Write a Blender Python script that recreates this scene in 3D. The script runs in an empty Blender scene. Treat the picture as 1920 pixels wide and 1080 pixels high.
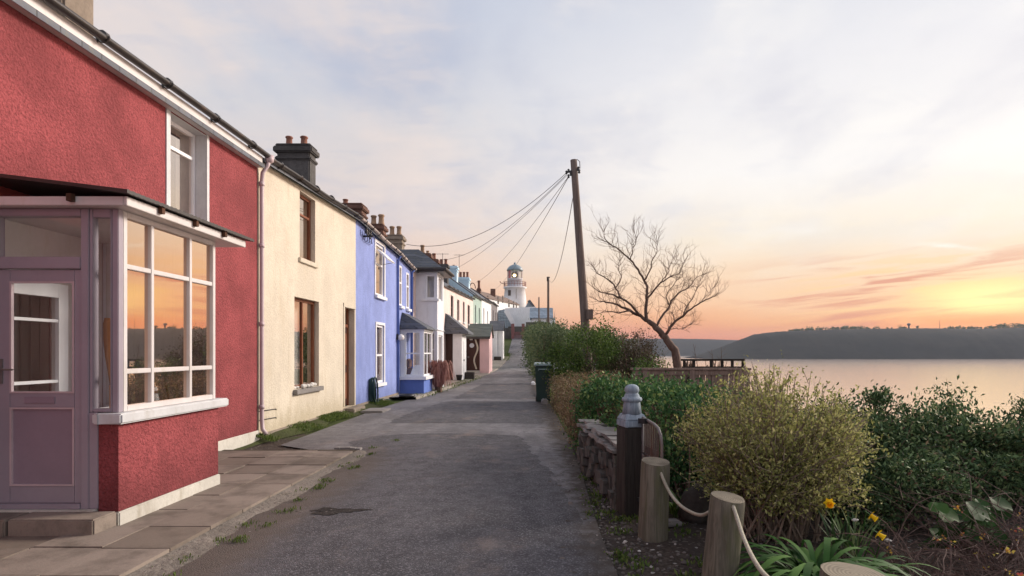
import bpy, bmesh, math, random
import numpy as np
from mathutils import Vector, Matrix
rad = math.radians
SC = bpy.context.scene
COL = SC.collection

# ------------------------------------------------------------------ camera
CX, CY, F, EYE = 1010.0, 660.0, 1100.0, 1.6        # principal point, focal length (px of a 1920 wide frame), eye height
cam = bpy.data.cameras.new('camera')
cam.sensor_width = 36.0
cam.lens = 36.0 * F / 1920.0
cam.shift_x = (960.0 - CX) / 1920.0
cam.shift_y = (CY - 540.0) / 1920.0
cam.clip_start = 0.05
cam.clip_end = 20000.0
camo = bpy.data.objects.new('camera', cam)
camo.location = (0, 0, EYE)
camo.rotation_euler = (rad(90), 0, 0)
COL.objects.link(camo)
SC.camera = camo

# ------------------------------------------------------------------ exposure, light, sky
SC.view_settings.view_transform = 'Standard'
SC.view_settings.look = 'None'
SC.view_settings.exposure = 1.0
SC.view_settings.gamma = 1.0
SC.view_settings.use_curve_mapping = False
SC.cycles.max_bounces = 8
SC.cycles.transparent_max_bounces = 24
SC.cycles.volume_bounces = 0
SC.cycles.use_denoising = True

SUN_AZ, SUN_EL = 37.0, 6.0          # the veiled disc low over the headland
LAMP_AZ, LAMP_EL = 62.0, 24.0       # middle of the bright seaward sky that lights the houses
sun = bpy.data.lights.new('sun', 'SUN')
sun.energy = 2.3
sun.angle = rad(17)
sun.color = (1.0, 0.87, 0.76)
suno = bpy.data.objects.new('sun', sun)
sdir = Vector((math.sin(rad(LAMP_AZ)) * math.cos(rad(LAMP_EL)), math.cos(rad(LAMP_AZ)) * math.cos(rad(LAMP_EL)), math.sin(rad(LAMP_EL))))
suno.rotation_euler = (-sdir).to_track_quat('-Z', 'Y').to_euler()
suno.location = (60, 80, 40)
COL.objects.link(suno)


class NT:
    """small helper around a node tree"""
    def __init__(self, tree):
        self.t = tree
        self.n = tree.nodes
        self.l = tree.links
        self.n.clear()

    def node(self, kind, **kw):
        n = self.n.new(kind)
        for k, v in kw.items():
            setattr(n, k, v)
        return n

    def put(self, sock, v):
        if isinstance(v, bpy.types.NodeSocket):
            self.l.new(v, sock)
        elif isinstance(v, (tuple, list)):
            if len(v) == 3 and len(sock.default_value) == 4:
                v = (*v, 1.0)
            sock.default_value = v
        else:
            sock.default_value = v

    def math(self, op, a, b=0.0, c=0.0, clamp=False):
        n = self.node('ShaderNodeMath', operation=op, use_clamp=clamp)
        self.put(n.inputs[0], a)
        self.put(n.inputs[1], b)
        if op in ('MULTIPLY_ADD', 'SMOOTH_MIN'):
            self.put(n.inputs[2], c)
        return n.outputs[0]

    def mapr(self, v, a, b, c=0.0, d=1.0, smooth=True):
        n = self.node('ShaderNodeMapRange', interpolation_type='SMOOTHSTEP' if smooth else 'LINEAR')
        self.put(n.inputs['Value'], v)
        n.inputs['From Min'].default_value = a
        n.inputs['From Max'].default_value = b
        n.inputs['To Min'].default_value = c
        n.inputs['To Max'].default_value = d
        return n.outputs['Result']

    def mix(self, f, a, b, blend='MIX'):
        n = self.node('ShaderNodeMix', data_type='RGBA', blend_type=blend)
        self.put(n.inputs[0], f)
        self.put(n.inputs[6], a)
        self.put(n.inputs[7], b)
        return n.outputs[2]

    def ramp(self, f, stops, interp='LINEAR'):
        n = self.node('ShaderNodeValToRGB')
        cr = n.color_ramp
        cr.interpolation = interp
        while len(cr.elements) < len(stops):
            cr.elements.new(0.5)
        for e, (p, c) in zip(cr.elements, stops):
            e.position = p
            e.color = (*c, 1.0) if len(c) == 3 else c
        self.put(n.inputs[0], f)
        return n.outputs[0]

    def noise(self, vec, scale, detail=4, rough=0.55, dist=0.0):
        n = self.node('ShaderNodeTexNoise')
        self.put(n.inputs['Vector'], vec)
        n.inputs['Scale'].default_value = scale
        n.inputs['Detail'].default_value = detail
        n.inputs['Roughness'].default_value = rough
        n.inputs['Distortion'].default_value = dist
        return n.outputs['Fac']

    def voro(self, vec, scale, feature='F1', out='Distance'):
        n = self.node('ShaderNodeTexVoronoi', feature=feature)
        self.put(n.inputs['Vector'], vec)
        n.inputs['Scale'].default_value = scale
        return n.outputs[out]

    def mapping(self, vec, scale=(1, 1, 1), rot=(0, 0, 0), loc=(0, 0, 0)):
        n = self.node('ShaderNodeMapping')
        self.put(n.inputs['Vector'], vec)
        n.inputs['Scale'].default_value = scale
        n.inputs['Rotation'].default_value = rot
        n.inputs['Location'].default_value = loc
        return n.outputs[0]


def lin(r, g, b):
    f = lambda c: (c / 255 / 12.92) if c / 255 <= 0.04045 else ((c / 255 + 0.055) / 1.055) ** 2.4
    return (f(r), f(g), f(b))


def sky(r, g, b):
    k = 1.1 * 0.5 ** SC.view_settings.exposure
    return tuple(c * k for c in lin(r, g, b))


def scl(c, k):
    return tuple(x * k for x in c)


world = bpy.data.worlds.new('World')
SC.world = world
world.use_nodes = True
w = NT(world.node_tree)
tc = w.node('ShaderNodeTexCoord')
D = tc.outputs['Generated']
sep = w.node('ShaderNodeSeparateXYZ')
w.l.new(D, sep.inputs[0])
dx, dy, dz = sep.outputs
zc = w.math('MAXIMUM', dz, 0.0)
hl = w.math('SQRT', w.math('ADD', w.math('MULTIPLY', dx, dx), w.math('MULTIPLY', dy, dy)))
ca = w.math('DIVIDE', w.math('ADD', w.math('MULTIPLY', dx, math.sin(rad(SUN_AZ))), w.math('MULTIPLY', dy, math.cos(rad(SUN_AZ)))), w.math('MAXIMUM', hl, 0.01))
# sideways angle from the sun, in sine of azimuth difference (for the streaks and the glow)
sa = w.math('DIVIDE', w.math('SUBTRACT', w.math('MULTIPLY', dx, math.cos(rad(SUN_AZ))), w.math('MULTIPLY', dy, math.sin(rad(SUN_AZ)))), w.math('MAXIMUM', hl, 0.01))
warp = w.noise(w.mapping(D, (2.0, 2.0, 6.0)), 1.6, 4)
zw = w.math('ADD', zc, w.math('MULTIPLY', w.math('SUBTRACT', warp, 0.5), 0.06))
far_ramp = w.ramp(zw, [(0.0, sky(212, 152, 140)), (0.035, sky(226, 166, 146)), (0.07, sky(238, 184, 156)), (0.12, sky(240, 201, 176)), (0.18, sky(235, 210, 196)), (0.26, sky(228, 214, 208)), (0.36, sky(214, 212, 216)), (0.48, sky(198, 204, 219)), (0.62, sky(186, 196, 216)), (1.0, sky(190, 200, 220))])
sun_ramp = w.ramp(zw, [(0.0, sky(226, 118, 84)), (0.033, sky(236, 148, 108)), (0.055, sky(246, 175, 124)), (0.08, sky(252, 200, 156)), (0.12, sky(252, 219, 184)), (0.18, sky(251, 236, 214)), (0.27, sky(253, 248, 243)), (0.42, sky(238, 236, 238)), (0.62, sky(200, 206, 220)), (1.0, sky(190, 200, 220))])
near = w.mapr(ca, 0.62, 0.985)
base = w.mix(near, far_ramp, sun_ramp)
back = w.mapr(ca, 0.3, -0.5)
base = w.mix(w.math('MULTIPLY', back, 0.8), base, w.ramp(zw, [(0.0, scl(sky(176, 172, 196), 1.5)), (0.15, scl(sky(206, 198, 208), 1.5)), (0.4, scl(sky(205, 208, 222), 1.45)), (0.8, sky(200, 208, 224)), (1.0, sky(195, 205, 224))]))
# high cloud, laid out on a plane overhead
pl = w.node('ShaderNodeCombineXYZ')
dn = w.math('ADD', zc, 0.16)
w.put(pl.inputs[0], w.math('DIVIDE', dx, dn))
w.put(pl.inputs[1], w.math('DIVIDE', dy, dn))
cl = w.noise(w.mapping(pl.outputs[0], (1.3, 0.8, 1), (0, 0, rad(35))), 1.5, 6, 0.55, 0.12)
cl2 = w.noise(w.mapping(pl.outputs[0], (1.5, 0.9, 1), (0, 0, rad(-40)), (3, 7, 0)), 1.5, 6, 0.55, 0.15)
up = w.mapr(zc, 0.08, 0.3)
cloud_l = w.math('MULTIPLY', w.mapr(cl, 0.44, 0.70), w.math('MULTIPLY', up, 0.75))
cloud_d = w.math('MULTIPLY', w.mapr(cl2, 0.42, 0.68), w.math('MULTIPLY', up, 0.6))
cloud_c = w.mix(near, sky(238, 222, 214), sky(255, 250, 244))
base = w.mix(cloud_d, base, w.mix(near, sky(178, 186, 208), sky(218, 216, 224)))
base = w.mix(cloud_l, base, cloud_c)
# finer wisps
st0 = w.noise(w.mapping(D, (9, 9, 40)), 2.0, 3)
cl3 = w.noise(w.mapping(pl.outputs[0], (1.0, 2.4, 1), (0, 0, rad(28)), (1.7, 4.1, 0)), 3.1, 7, 0.6, 0.25)
base = w.mix(w.math('MULTIPLY', w.mapr(cl3, 0.5, 0.72), w.math('MULTIPLY', w.mapr(cl, 0.38, 0.6), w.math('MULTIPLY', up, 0.6))), base, cloud_c)
base = w.mix(w.math('MULTIPLY', w.mapr(cl3, 0.46, 0.3), w.math('MULTIPLY', up, 0.3)), base, w.mix(near, sky(184, 192, 212), sky(226, 224, 230)))
# one short bright trail of ice cloud
tx = w.math('ADD', sa, 0.037)
tz = w.math('SUBTRACT', w.math('SUBTRACT', zc, 0.146), w.math('MULTIPLY', tx, -0.20))
tx2 = w.math('MULTIPLY', tx, 34.0)
tz2 = w.math('MULTIPLY', w.math('ADD', tz, w.math('MULTIPLY', w.math('SUBTRACT', st0, 0.5), 0.012)), 330.0)
tr_ = w.math('EXPONENT', w.math('MULTIPLY', w.math('ADD', w.math('MULTIPLY', tx2, tx2), w.math('MULTIPLY', tz2, tz2)), -1.0))
base = w.mix(w.math('MULTIPLY', w.math('MULTIPLY', tr_, w.math('GREATER_THAN', ca, 0.0)), 0.75), base, sky(255, 250, 238))
# low streaks near the sun
sv = w.node('ShaderNodeCombineXYZ')
w.put(sv.inputs[0], w.math('MULTIPLY', sa, 5.0))
w.put(sv.inputs[1], w.math('MULTIPLY_ADD', sa, -4.0, w.math('MULTIPLY', zc, 62.0)))
st = w.noise(sv.outputs[0], 1.0, 5, 0.55, 0.6)
low = w.math('MULTIPLY', w.mapr(zc, 0.16, 0.1), w.mapr(zc, 0.0, 0.015))
streak_d = w.math('MULTIPLY', w.mapr(st, 0.50, 0.64), w.math('MULTIPLY', low, w.mapr(ca, 0.93, 0.995, 0.0, 0.9)))
streak_l = w.math('MULTIPLY', w.mapr(st, 0.47, 0.36), w.math('MULTIPLY', low, w.mapr(ca, 0.955, 0.998, 0.0, 0.8)))
base = w.mix(streak_d, base, sky(224, 146, 118))
base = w.mix(streak_l, base, sky(255, 212, 148))
# glow round the veiled sun
gx = w.math('MULTIPLY', w.math('SUBTRACT', sa, 0.008), 12.5)
gz = w.math('MULTIPLY', w.math('SUBTRACT', zc, 0.070), 38.0)
g = w.math('EXPONENT', w.math('MULTIPLY', w.math('ADD', w.math('MULTIPLY', gx, gx), w.math('MULTIPLY', gz, gz)), -1.0))
g = w.math('MULTIPLY', g, w.math('MULTIPLY', w.math('GREATER_THAN', ca, 0.0), w.mapr(st, 0.70, 0.48, 0.5, 1.0)))
base = w.mix(w.math('MULTIPLY', g, 0.95), base, tuple(c * 1.4 for c in sky(255, 226, 148)))
gx2 = w.math('MULTIPLY', w.math('SUBTRACT', sa, 0.0), 9.0)
gz2 = w.math('MULTIPLY', w.math('SUBTRACT', zc, 0.04), 80.0)
g2 = w.math('EXPONENT', w.math('MULTIPLY', w.math('ADD', w.math('MULTIPLY', gx2, gx2), w.math('MULTIPLY', gz2, gz2)), -1.0))
g2 = w.math('MULTIPLY', g2, w.math('GREATER_THAN', ca, 0.0))
base = w.mix(w.math('MULTIPLY', g2, 0.8), base, tuple(c * 1.12 for c in sky(255, 148, 78)))
bg1 = w.node('ShaderNodeBackground')
w.put(bg1.inputs[0], base)
bg1.inputs[1].default_value = 1.0
nish = w.node('ShaderNodeTexSky', sky_type='NISHITA')
nish.sun_disc = False
nish.sun_elevation = rad(LAMP_EL)
nish.sun_rotation = rad(LAMP_AZ)
nish.air_density = 1.0
nish.dust_density = 1.5
bg2 = w.node('ShaderNodeBackground')
w.l.new(nish.outputs[0], bg2.inputs[0])
bg2.inputs[1].default_value = 0.05
addw = w.node('ShaderNodeMixShader')
addw.inputs[0].default_value = 0.10
w.l.new(bg1.outputs[0], addw.inputs[1])
w.l.new(bg2.outputs[0], addw.inputs[2])
wo = w.node('ShaderNodeOutputWorld')
w.l.new(addw.outputs[0], wo.inputs[0])


# ------------------------------------------------------------------ materials
def new_mat(name):
    m = bpy.data.materials.new(name)
    m.use_nodes = True
    return m, NT(m.node_tree)


def finish(t, color, rough=0.8, bump=None, bump_strength=0.3, bump_dist=0.01, spec=0.3, metal=0.0, **kw):
    b = t.node('ShaderNodeBsdfPrincipled')
    t.put(b.inputs['Base Color'], color)
    t.put(b.inputs['Roughness'], rough)
    b.inputs['Specular IOR Level'].default_value = spec
    b.inputs['Metallic'].default_value = metal
    for k, v in kw.items():
        t.put(b.inputs[k], v)
    if bump is not None:
        bn = t.node('ShaderNodeBump')
        bn.inputs['Strength'].default_value = bump_strength
        bn.inputs['Distance'].default_value = bump_dist
        t.put(bn.inputs['Height'], bump)
        t.l.new(bn.outputs[0], b.inputs['Normal'])
    o = t.node('ShaderNodeOutputMaterial')
    t.l.new(b.outputs[0], o.inputs[0])
    return b


def scale_c(c, k):
    return tuple(min(1.0, x * k) for x in c)


def obj_co(t):
    return t.node('ShaderNodeTexCoord').outputs['Object']


def m_paint(name, c, rough=0.5, var=0.12, grain=30.0, bump=0.08, spec=0.35, stain=None):
    """painted or plain surface: slow tone drift, fine grain, optional grime"""
    m, t = new_mat(name)
    co = obj_co(t)
    a = t.noise(co, 2.3, 5, 0.6)
    b = t.noise(co, grain, 4, 0.6)
    col = t.mix(t.mapr(a, 0.3, 0.7), scale_c(c, 1 - var), scale_c(c, 1 + var))
    col = t.mix(t.math('MULTIPLY', t.mapr(b, 0.45, 0.75), 0.35), col, scale_c(c, 1 - 2.2 * var))
    if stain:
        s = t.noise(t.mapping(co, (3, 3, 0.7)), 2.0, 6, 0.7)
        col = t.mix(t.math('MULTIPLY', t.mapr(s, 0.52, 0.72), 0.6), col, stain)
    finish(t, col, rough, b, bump, 0.01, spec)
    return m


def m_stucco(name, c, scale=48.0, strength=0.75, var=0.13, stain=None, deep=0.7, pit_mix=0.5, splash=None):
    """rough render / pebble dash"""
    m, t = new_mat(name)
    co = obj_co(t)
    f1 = t.noise(co, scale, 5, 0.62, 0.8)
    f2 = t.voro(co, scale * 0.8, 'SMOOTH_F1')
    hgt = t.math('MULTIPLY_ADD', f2, -0.6, f1)
    slow = t.noise(co, 1.1, 6, 0.62)
    mid = t.noise(t.mapping(co, (1, 1, 0.5)), 5.0, 5, 0.65)
    col = t.mix(t.mapr(slow, 0.34, 0.66), scale_c(c, 1 - var), scale_c(c, 1 + var))
    col = t.mix(t.mapr(mid, 0.46, 0.74, 0, 0.5), col, scale_c(c, 0.82))
    col = t.mix(t.mapr(f1, 0.36, 0.56, pit_mix, 0.0), col, scale_c(c, deep))  # darker colour where the fine noise is low, in the pits of the bump
    if stain:
        s = t.noise(t.mapping(co, (2.2, 2.2, 0.35)), 1.6, 7, 0.7)
        col = t.mix(t.mapr(s, 0.52, 0.76, 0, 0.7), col, stain)
    if splash:
        sz = t.node('ShaderNodeSeparateXYZ')
        t.l.new(co, sz.inputs[0])
        edge = t.math('SUBTRACT', sz.outputs[2], t.math('MULTIPLY', mid, 0.9))
        col = t.mix(t.mapr(edge, 0.25, -0.35, 0, 0.75), col, splash)
        drip = t.noise(t.mapping(co, (7, 7, 0.22)), 1.3, 5, 0.7)
        col = t.mix(t.mapr(drip, 0.56, 0.74, 0, 0.42), col, splash)
    finish(t, col, 0.88, hgt, strength, 0.022, 0.2)
    return m


def m_slate(name, c, rows=7.0):
    m, t = new_mat(name)
    co = obj_co(t)
    br = t.node('ShaderNodeTexBrick')
    sp = t.node('ShaderNodeSeparateXYZ')
    t.l.new(co, sp.inputs[0])
    cv = t.node('ShaderNodeCombineXYZ')
    t.put(cv.inputs[0], t.math('ADD', sp.outputs[1], t.math('MULTIPLY', sp.outputs[0], 0.31)))
    t.put(cv.inputs[1], t.math('MULTIPLY', sp.outputs[2], 1.6))
    t.l.new(cv.outputs[0], br.inputs['Vector'])
    br.inputs['Scale'].default_value = 3.2
    br.inputs['Brick Width'].default_value = 0.9
    br.inputs['Row Height'].default_value = 0.62
    br.inputs['Mortar Size'].default_value = 0.03
    br.inputs['Color1'].default_value = (*scale_c(c, 0.75), 1)
    br.inputs['Color2'].default_value = (*scale_c(c, 1.3), 1)
    br.inputs['Mortar'].default_value = (*scale_c(c, 0.35), 1)
    n = t.noise(co, 9.0, 5, 0.6)
    col = t.mix(t.mapr(n, 0.5, 0.72, 0, 0.4), br.outputs['Color'], (0.17, 0.16, 0.10))
    finish(t, col, 0.62, br.outputs['Fac'], -0.6, 0.02, 0.4)
    return m


def m_wood(name, c, c2, axis=2, scale=6.0, rough=0.75, stretch=0.08, green=None):
    m, t = new_mat(name)
    co = obj_co(t)
    s = [1.0, 1.0, 1.0]
    s[axis] = stretch
    v = t.mapping(co, tuple(s))
    g = t.noise(v, scale * 6, 6, 0.65, 0.6)
    g2 = t.noise(v, scale * 22, 3, 0.6)
    slow = t.noise(co, 3.0, 4, 0.6)
    col = t.mix(t.mapr(g, 0.35, 0.65), c, c2)
    col = t.mix(t.mapr(g2, 0.55, 0.72, 0, 0.55), col, scale_c(c2, 0.5))
    col = t.mix(t.mapr(slow, 0.4, 0.7, 0, 0.35), col, scale_c(c, 0.55))
    if green:
        gs = t.noise(t.mapping(co, (4, 4, 0.8)), 2.2, 5, 0.6)
        col = t.mix(t.mapr(gs, 0.48, 0.66, 0, 0.6), col, green)
    finish(t, col, rough, g, 0.35, 0.01, 0.25)
    return m


def m_leaf(name, stops, rough=0.45, trans=0.25, spec=0.4):
    rough, spec = max(rough, 0.68), min(spec, 0.22)
    """leaf colour drawn per leaf"""
    m, t = new_mat(name)
    geo = t.node('ShaderNodeNewGeometry')
    col = t.ramp(geo.outputs['Random Per Island'], stops)
    b = t.node('ShaderNodeBsdfPrincipled')
    t.put(b.inputs['Base Color'], col)
    b.inputs['Roughness'].default_value = rough
    b.inputs['Specular IOR Level'].default_value = spec
    tr = t.node('ShaderNodeBsdfTranslucent')
    t.put(tr.inputs['Color'], t.mix(0.5, col, (0.22, 0.25, 0.05), 'MULTIPLY') if False else col)
    mx = t.node('ShaderNodeMixShader')
    mx.inputs[0].default_value = trans
    t.l.new(b.outputs[0], mx.inputs[1])
    t.l.new(tr.outputs[0], mx.inputs[2])
    o = t.node('ShaderNodeOutputMaterial')
    t.l.new(mx.outputs[0], o.inputs[0])
    return m


def m_glass(name, refl=0.5, tint=(0.9, 0.92, 0.93), rough=0.012, refl_tint=(0.95, 0.95, 0.95)):
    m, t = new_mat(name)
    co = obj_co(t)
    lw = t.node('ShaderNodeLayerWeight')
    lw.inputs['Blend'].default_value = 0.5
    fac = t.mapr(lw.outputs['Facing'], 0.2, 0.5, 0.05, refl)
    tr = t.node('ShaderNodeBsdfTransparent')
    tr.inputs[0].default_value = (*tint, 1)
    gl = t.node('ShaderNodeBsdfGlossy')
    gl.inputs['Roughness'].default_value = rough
    gl.inputs['Color'].default_value = (*refl_tint, 1)
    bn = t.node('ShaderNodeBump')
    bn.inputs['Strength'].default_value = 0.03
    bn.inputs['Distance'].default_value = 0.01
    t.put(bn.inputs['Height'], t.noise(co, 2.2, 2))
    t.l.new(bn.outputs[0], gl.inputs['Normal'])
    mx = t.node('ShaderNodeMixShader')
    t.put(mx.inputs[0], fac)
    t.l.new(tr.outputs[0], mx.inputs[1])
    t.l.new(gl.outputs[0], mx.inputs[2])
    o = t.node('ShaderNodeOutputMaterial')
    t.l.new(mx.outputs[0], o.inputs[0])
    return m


M = {}
M['red'] = m_stucco('red_render', (0.305, 0.072, 0.077), 40, 1.0, 0.22, None, 0.5, 0.6, (0.17, 0.042, 0.045))
M['red_smooth'] = m_paint('red_smooth_render', (0.55, 0.12, 0.11), 0.8, 0.08, 40, 0.15, 0.2)
M['cream'] = m_stucco('cream_render', (0.61, 0.55, 0.445), 30, 0.5, 0.07, (0.52, 0.44, 0.32), 0.8, 0.3, (0.42, 0.36, 0.25))
M['blue'] = m_stucco('blue_render', (0.25, 0.31, 0.60), 26, 0.45, 0.1, (0.16, 0.21, 0.47), 0.85, 0.25, (0.14, 0.18, 0.38))
M['deep_blue'] = m_stucco('deep_blue_render', (0.12, 0.19, 0.50), 26, 0.3, 0.08, deep=0.85, pit_mix=0.25)
M['grey_wall'] = m_stucco('pale_grey_render', (0.70, 0.72, 0.76), 26, 0.3, 0.05, (0.45, 0.45, 0.45), 0.9, 0.15)
M['white_wall'] = m_stucco('white_render', (0.76, 0.77, 0.78), 24, 0.3, 0.05, (0.55, 0.55, 0.53), 0.9, 0.15)
M['pink_wall'] = m_stucco('pale_pink_render', (0.76, 0.63, 0.58), 24, 0.3, 0.05, (0.55, 0.47, 0.42), 0.9, 0.15)
M['pink2'] = m_stucco('pink_render', (0.72, 0.50, 0.50), 24, 0.3, 0.05, None, 0.9, 0.15)
M['green_wall'] = m_stucco('sage_green_render', (0.36, 0.47, 0.42), 24, 0.3, 0.05, None, 0.9, 0.15)
M['ice_blue'] = m_stucco('ice_blue_render', (0.50, 0.68, 0.78), 24, 0.3, 0.06, None, 0.9, 0.15)
M['dusk_grey'] = m_stucco('dark_grey_render', (0.20, 0.19, 0.20), 24, 0.3, 0.08)
M['plinth'] = m_stucco('plinth_concrete', (0.56, 0.54, 0.48), 20, 0.3, 0.1, (0.24, 0.20, 0.13), 0.8, 0.3)
M['dark_plinth'] = m_stucco('dark_plinth_concrete', (0.26, 0.22, 0.18), 20, 0.4, 0.15, (0.12, 0.12, 0.06), 0.7, 0.3)
M['slate'] = m_slate('roof_slate', (0.085, 0.095, 0.115))
M['slate_green'] = m_slate('mossy_slate', (0.10, 0.12, 0.11))
M['slate_pale'] = m_slate('pale_slate', (0.24, 0.30, 0.36))
M['white_paint'] = m_paint('white_paint', (0.60, 0.57, 0.56), 0.45, 0.05, 22, 0.05, 0.4, (0.50, 0.46, 0.40))
M['bright_white'] = m_paint('bright_white_frame', (0.80, 0.81, 0.83), 0.4, 0.03, 22, 0.03, 0.45)
M['grey_paint'] = m_paint('grey_sill_paint', (0.56, 0.57, 0.58), 0.6, 0.08, 22, 0.12, 0.3, (0.40, 0.38, 0.34))
M['mauve'] = m_paint('mauve_frame', (0.31, 0.272, 0.315), 0.42, 0.05, 20, 0.04, 0.45)
M['mauve_dark'] = m_paint('mauve_panel', (0.265, 0.21, 0.255), 0.4, 0.06, 20, 0.04, 0.45)
M['mauve_pipe'] = m_paint('pale_mauve_pipe', (0.50, 0.40, 0.42), 0.45, 0.08, 20, 0.05, 0.4)
M['gutter'] = m_paint('dark_gutter', (0.035, 0.03, 0.028), 0.4, 0.2, 12, 0.1, 0.5, (0.10, 0.06, 0.04))
M['gutter_pale'] = m_paint('weathered_gutter', (0.42, 0.36, 0.33), 0.6, 0.2, 6, 0.1, 0.3, (0.10, 0.07, 0.06))
M['rust'] = m_paint('rust', (0.09, 0.045, 0.028), 0.9, 0.3, 30, 0.3, 0.2)
M['brown_frame'] = m_wood('brown_timber_frame', (0.26, 0.095, 0.045), (0.16, 0.055, 0.028), 2, 5, 0.45)
M['brown_door'] = m_wood('dark_brown_door', (0.075, 0.028, 0.02), (0.045, 0.016, 0.012), 2, 5, 0.4)
M['chimney'] = m_stucco('weathered_chimney', (0.085, 0.082, 0.08), 12, 0.8, 0.25, (0.045, 0.05, 0.035), 0.6, 0.4)
M['chimney_tan'] = m_stucco('tan_chimney', (0.26, 0.215, 0.17), 14, 0.7, 0.2, (0.12, 0.11, 0.08), 0.6, 0.4)
M['brick'] = m_stucco('sooty_brick', (0.15, 0.085, 0.065), 14, 0.6, 0.2, None, 0.7, 0.3)
M['pot'] = m_paint('clay_pot', (0.25, 0.12, 0.085), 0.85, 0.2, 20, 0.2, 0.2, (0.10, 0.08, 0.07))
M['pot_buff'] = m_paint('buff_clay_pot', (0.34, 0.23, 0.15), 0.85, 0.2, 20, 0.2, 0.2, (0.16, 0.12, 0.09))
M['glass'] = m_glass('window_glass', 0.62, refl_tint=(0.98, 0.84, 0.74))  # reflection tinted warm, sunset glow put into the glass colour
M['glass_porch'] = m_glass('porch_glass', 0.80, refl_tint=(1.0, 0.74, 0.56))  # stronger warm tint paints the orange sunset into the porch reflections
M['glass_side'] = m_glass('side_glass', 0.16)
M['glass_clear'] = m_glass('clear_glass', 0.07)
M['glass_teal'] = m_glass('tinted_glass', 0.35, (0.5, 0.7, 0.72))
M['room'] = m_paint('room_plaster', (0.62, 0.58, 0.52), 0.9, 0.05)
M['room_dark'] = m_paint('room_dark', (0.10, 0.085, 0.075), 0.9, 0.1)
M['curtain'] = m_paint('net_curtain', (0.66, 0.63, 0.60), 0.95, 0.06)
M['black'] = m_paint('black_iron', (0.018, 0.018, 0.02), 0.45, 0.2, 30, 0.1, 0.5)
M['ironwork'] = m_paint('worn_iron', (0.13, 0.10, 0.085), 0.6, 0.25, 30, 0.2, 0.4, (0.15, 0.06, 0.03))
M['steel'] = m_paint('galvanised_steel', (0.15, 0.135, 0.13), 0.5, 0.15, 30, 0.1, 0.5, (0.20, 0.12, 0.08))
M['brass'] = m_paint('brass', (0.50, 0.36, 0.16), 0.35, 0.1, 30, 0.05, 0.5)
M['log'] = m_wood('weathered_log', (0.20, 0.18, 0.135), (0.11, 0.10, 0.075), 2, 5, 0.85, 0.06, (0.10, 0.105, 0.045))
M['dark_post'] = m_wood('dark_old_timber', (0.056, 0.047, 0.040), (0.027, 0.022, 0.019), 2, 6, 0.8, 0.05)
M['grey_post'] = m_wood('blue_grey_timber', (0.34, 0.40, 0.46), (0.20, 0.25, 0.30), 2, 6, 0.8, 0.1)
M['fence'] = m_wood('brown_fence', (0.26, 0.19, 0.155), (0.16, 0.115, 0.095), 2, 4, 0.85, 0.05)
M['pole'] = m_wood('pole_timber', (0.17, 0.132, 0.112), (0.11, 0.083, 0.072), 2, 3, 0.85, 0.03)
M['rail_dark'] = m_wood('dark_rail', (0.035, 0.026, 0.022), (0.02, 0.016, 0.014), 0, 4, 0.85)
M['rope'] = m_wood('pale_rope', (0.50, 0.46, 0.36), (0.32, 0.29, 0.22), 0, 14, 0.9, 1.0)
M['bark'] = m_wood('grey_bark', (0.16, 0.11, 0.088), (0.085, 0.058, 0.047), 2, 3, 0.9, 0.25)
M['twig'] = m_wood('brown_twig', (0.19, 0.12, 0.088), (0.11, 0.07, 0.052), 2, 4, 0.9, 0.2)
M['stem'] = m_wood('shrub_stem', (0.32, 0.25, 0.19), (0.19, 0.145, 0.11), 2, 4, 0.9, 0.2)
M['bramble'] = m_wood('bramble_cane', (0.17, 0.115, 0.095), (0.09, 0.055, 0.048), 2, 4, 0.85, 0.2)
M['stone'] = m_stucco('dry_stone', (0.105, 0.098, 0.09), 12, 0.9, 0.3, (0.10, 0.10, 0.055), 0.6, 0.4)
M['cap_stone'] = m_stucco('coping_stone', (0.235, 0.22, 0.21), 14, 0.6, 0.15, (0.20, 0.18, 0.12), 0.7, 0.3)
M['pale_stone'] = m_stucco('pale_stone', (0.62, 0.60, 0.56), 14, 0.4, 0.15)
M['red_fence'] = m_paint('red_painted_gate', (0.24, 0.105, 0.10), 0.7, 0.15, 20, 0.1, 0.3)
M['bin'] = m_paint('green_plastic', (0.012, 0.035, 0.03), 0.4, 0.1, 40, 0.05, 0.5)
M['bin_pale'] = m_paint('worn_green_plastic', (0.16, 0.22, 0.215), 0.45, 0.1, 40, 0.05, 0.5)
M['hose'] = m_paint('green_hose', (0.015, 0.05, 0.04), 0.4, 0.1, 40, 0.05, 0.5)
M['lamp_glass'] = m_paint('lamp_glass', (0.75, 0.72, 0.68), 0.2, 0.03)
M['oar'] = m_wood('varnished_oar', (0.52, 0.27, 0.11), (0.42, 0.20, 0.08), 2, 3, 0.4)

LEAF = {}
LEAF['yellow'] = m_leaf('young_yellow_leaf', [(0, (0.125, 0.145, 0.04)), (0.35, (0.27, 0.285, 0.09)), (0.75, (0.45, 0.44, 0.16)), (1, (0.62, 0.58, 0.27))], 0.5, 0.35)
LEAF['dark'] = m_leaf('dark_leaf', [(0, (0.020, 0.045, 0.018)), (0.5, (0.07, 0.125, 0.05)), (0.85, (0.17, 0.24, 0.10)), (0.96, (0.28, 0.32, 0.14)), (1, (0.22, 0.10, 0.08))], 0.35, 0.12, 0.5)
LEAF['euonymus'] = m_leaf('glossy_hedge_leaf', [(0, (0.027, 0.075, 0.027)), (0.6, (0.060, 0.147, 0.048)), (0.88, (0.128, 0.225, 0.068)), (1, (0.255, 0.315, 0.105))], 0.3, 0.2, 0.5)
LEAF['green'] = m_leaf('mid_green_leaf', [(0, (0.028, 0.055, 0.012)), (0.5, (0.07, 0.125, 0.024)), (1, (0.15, 0.22, 0.045))], 0.5, 0.2)
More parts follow.
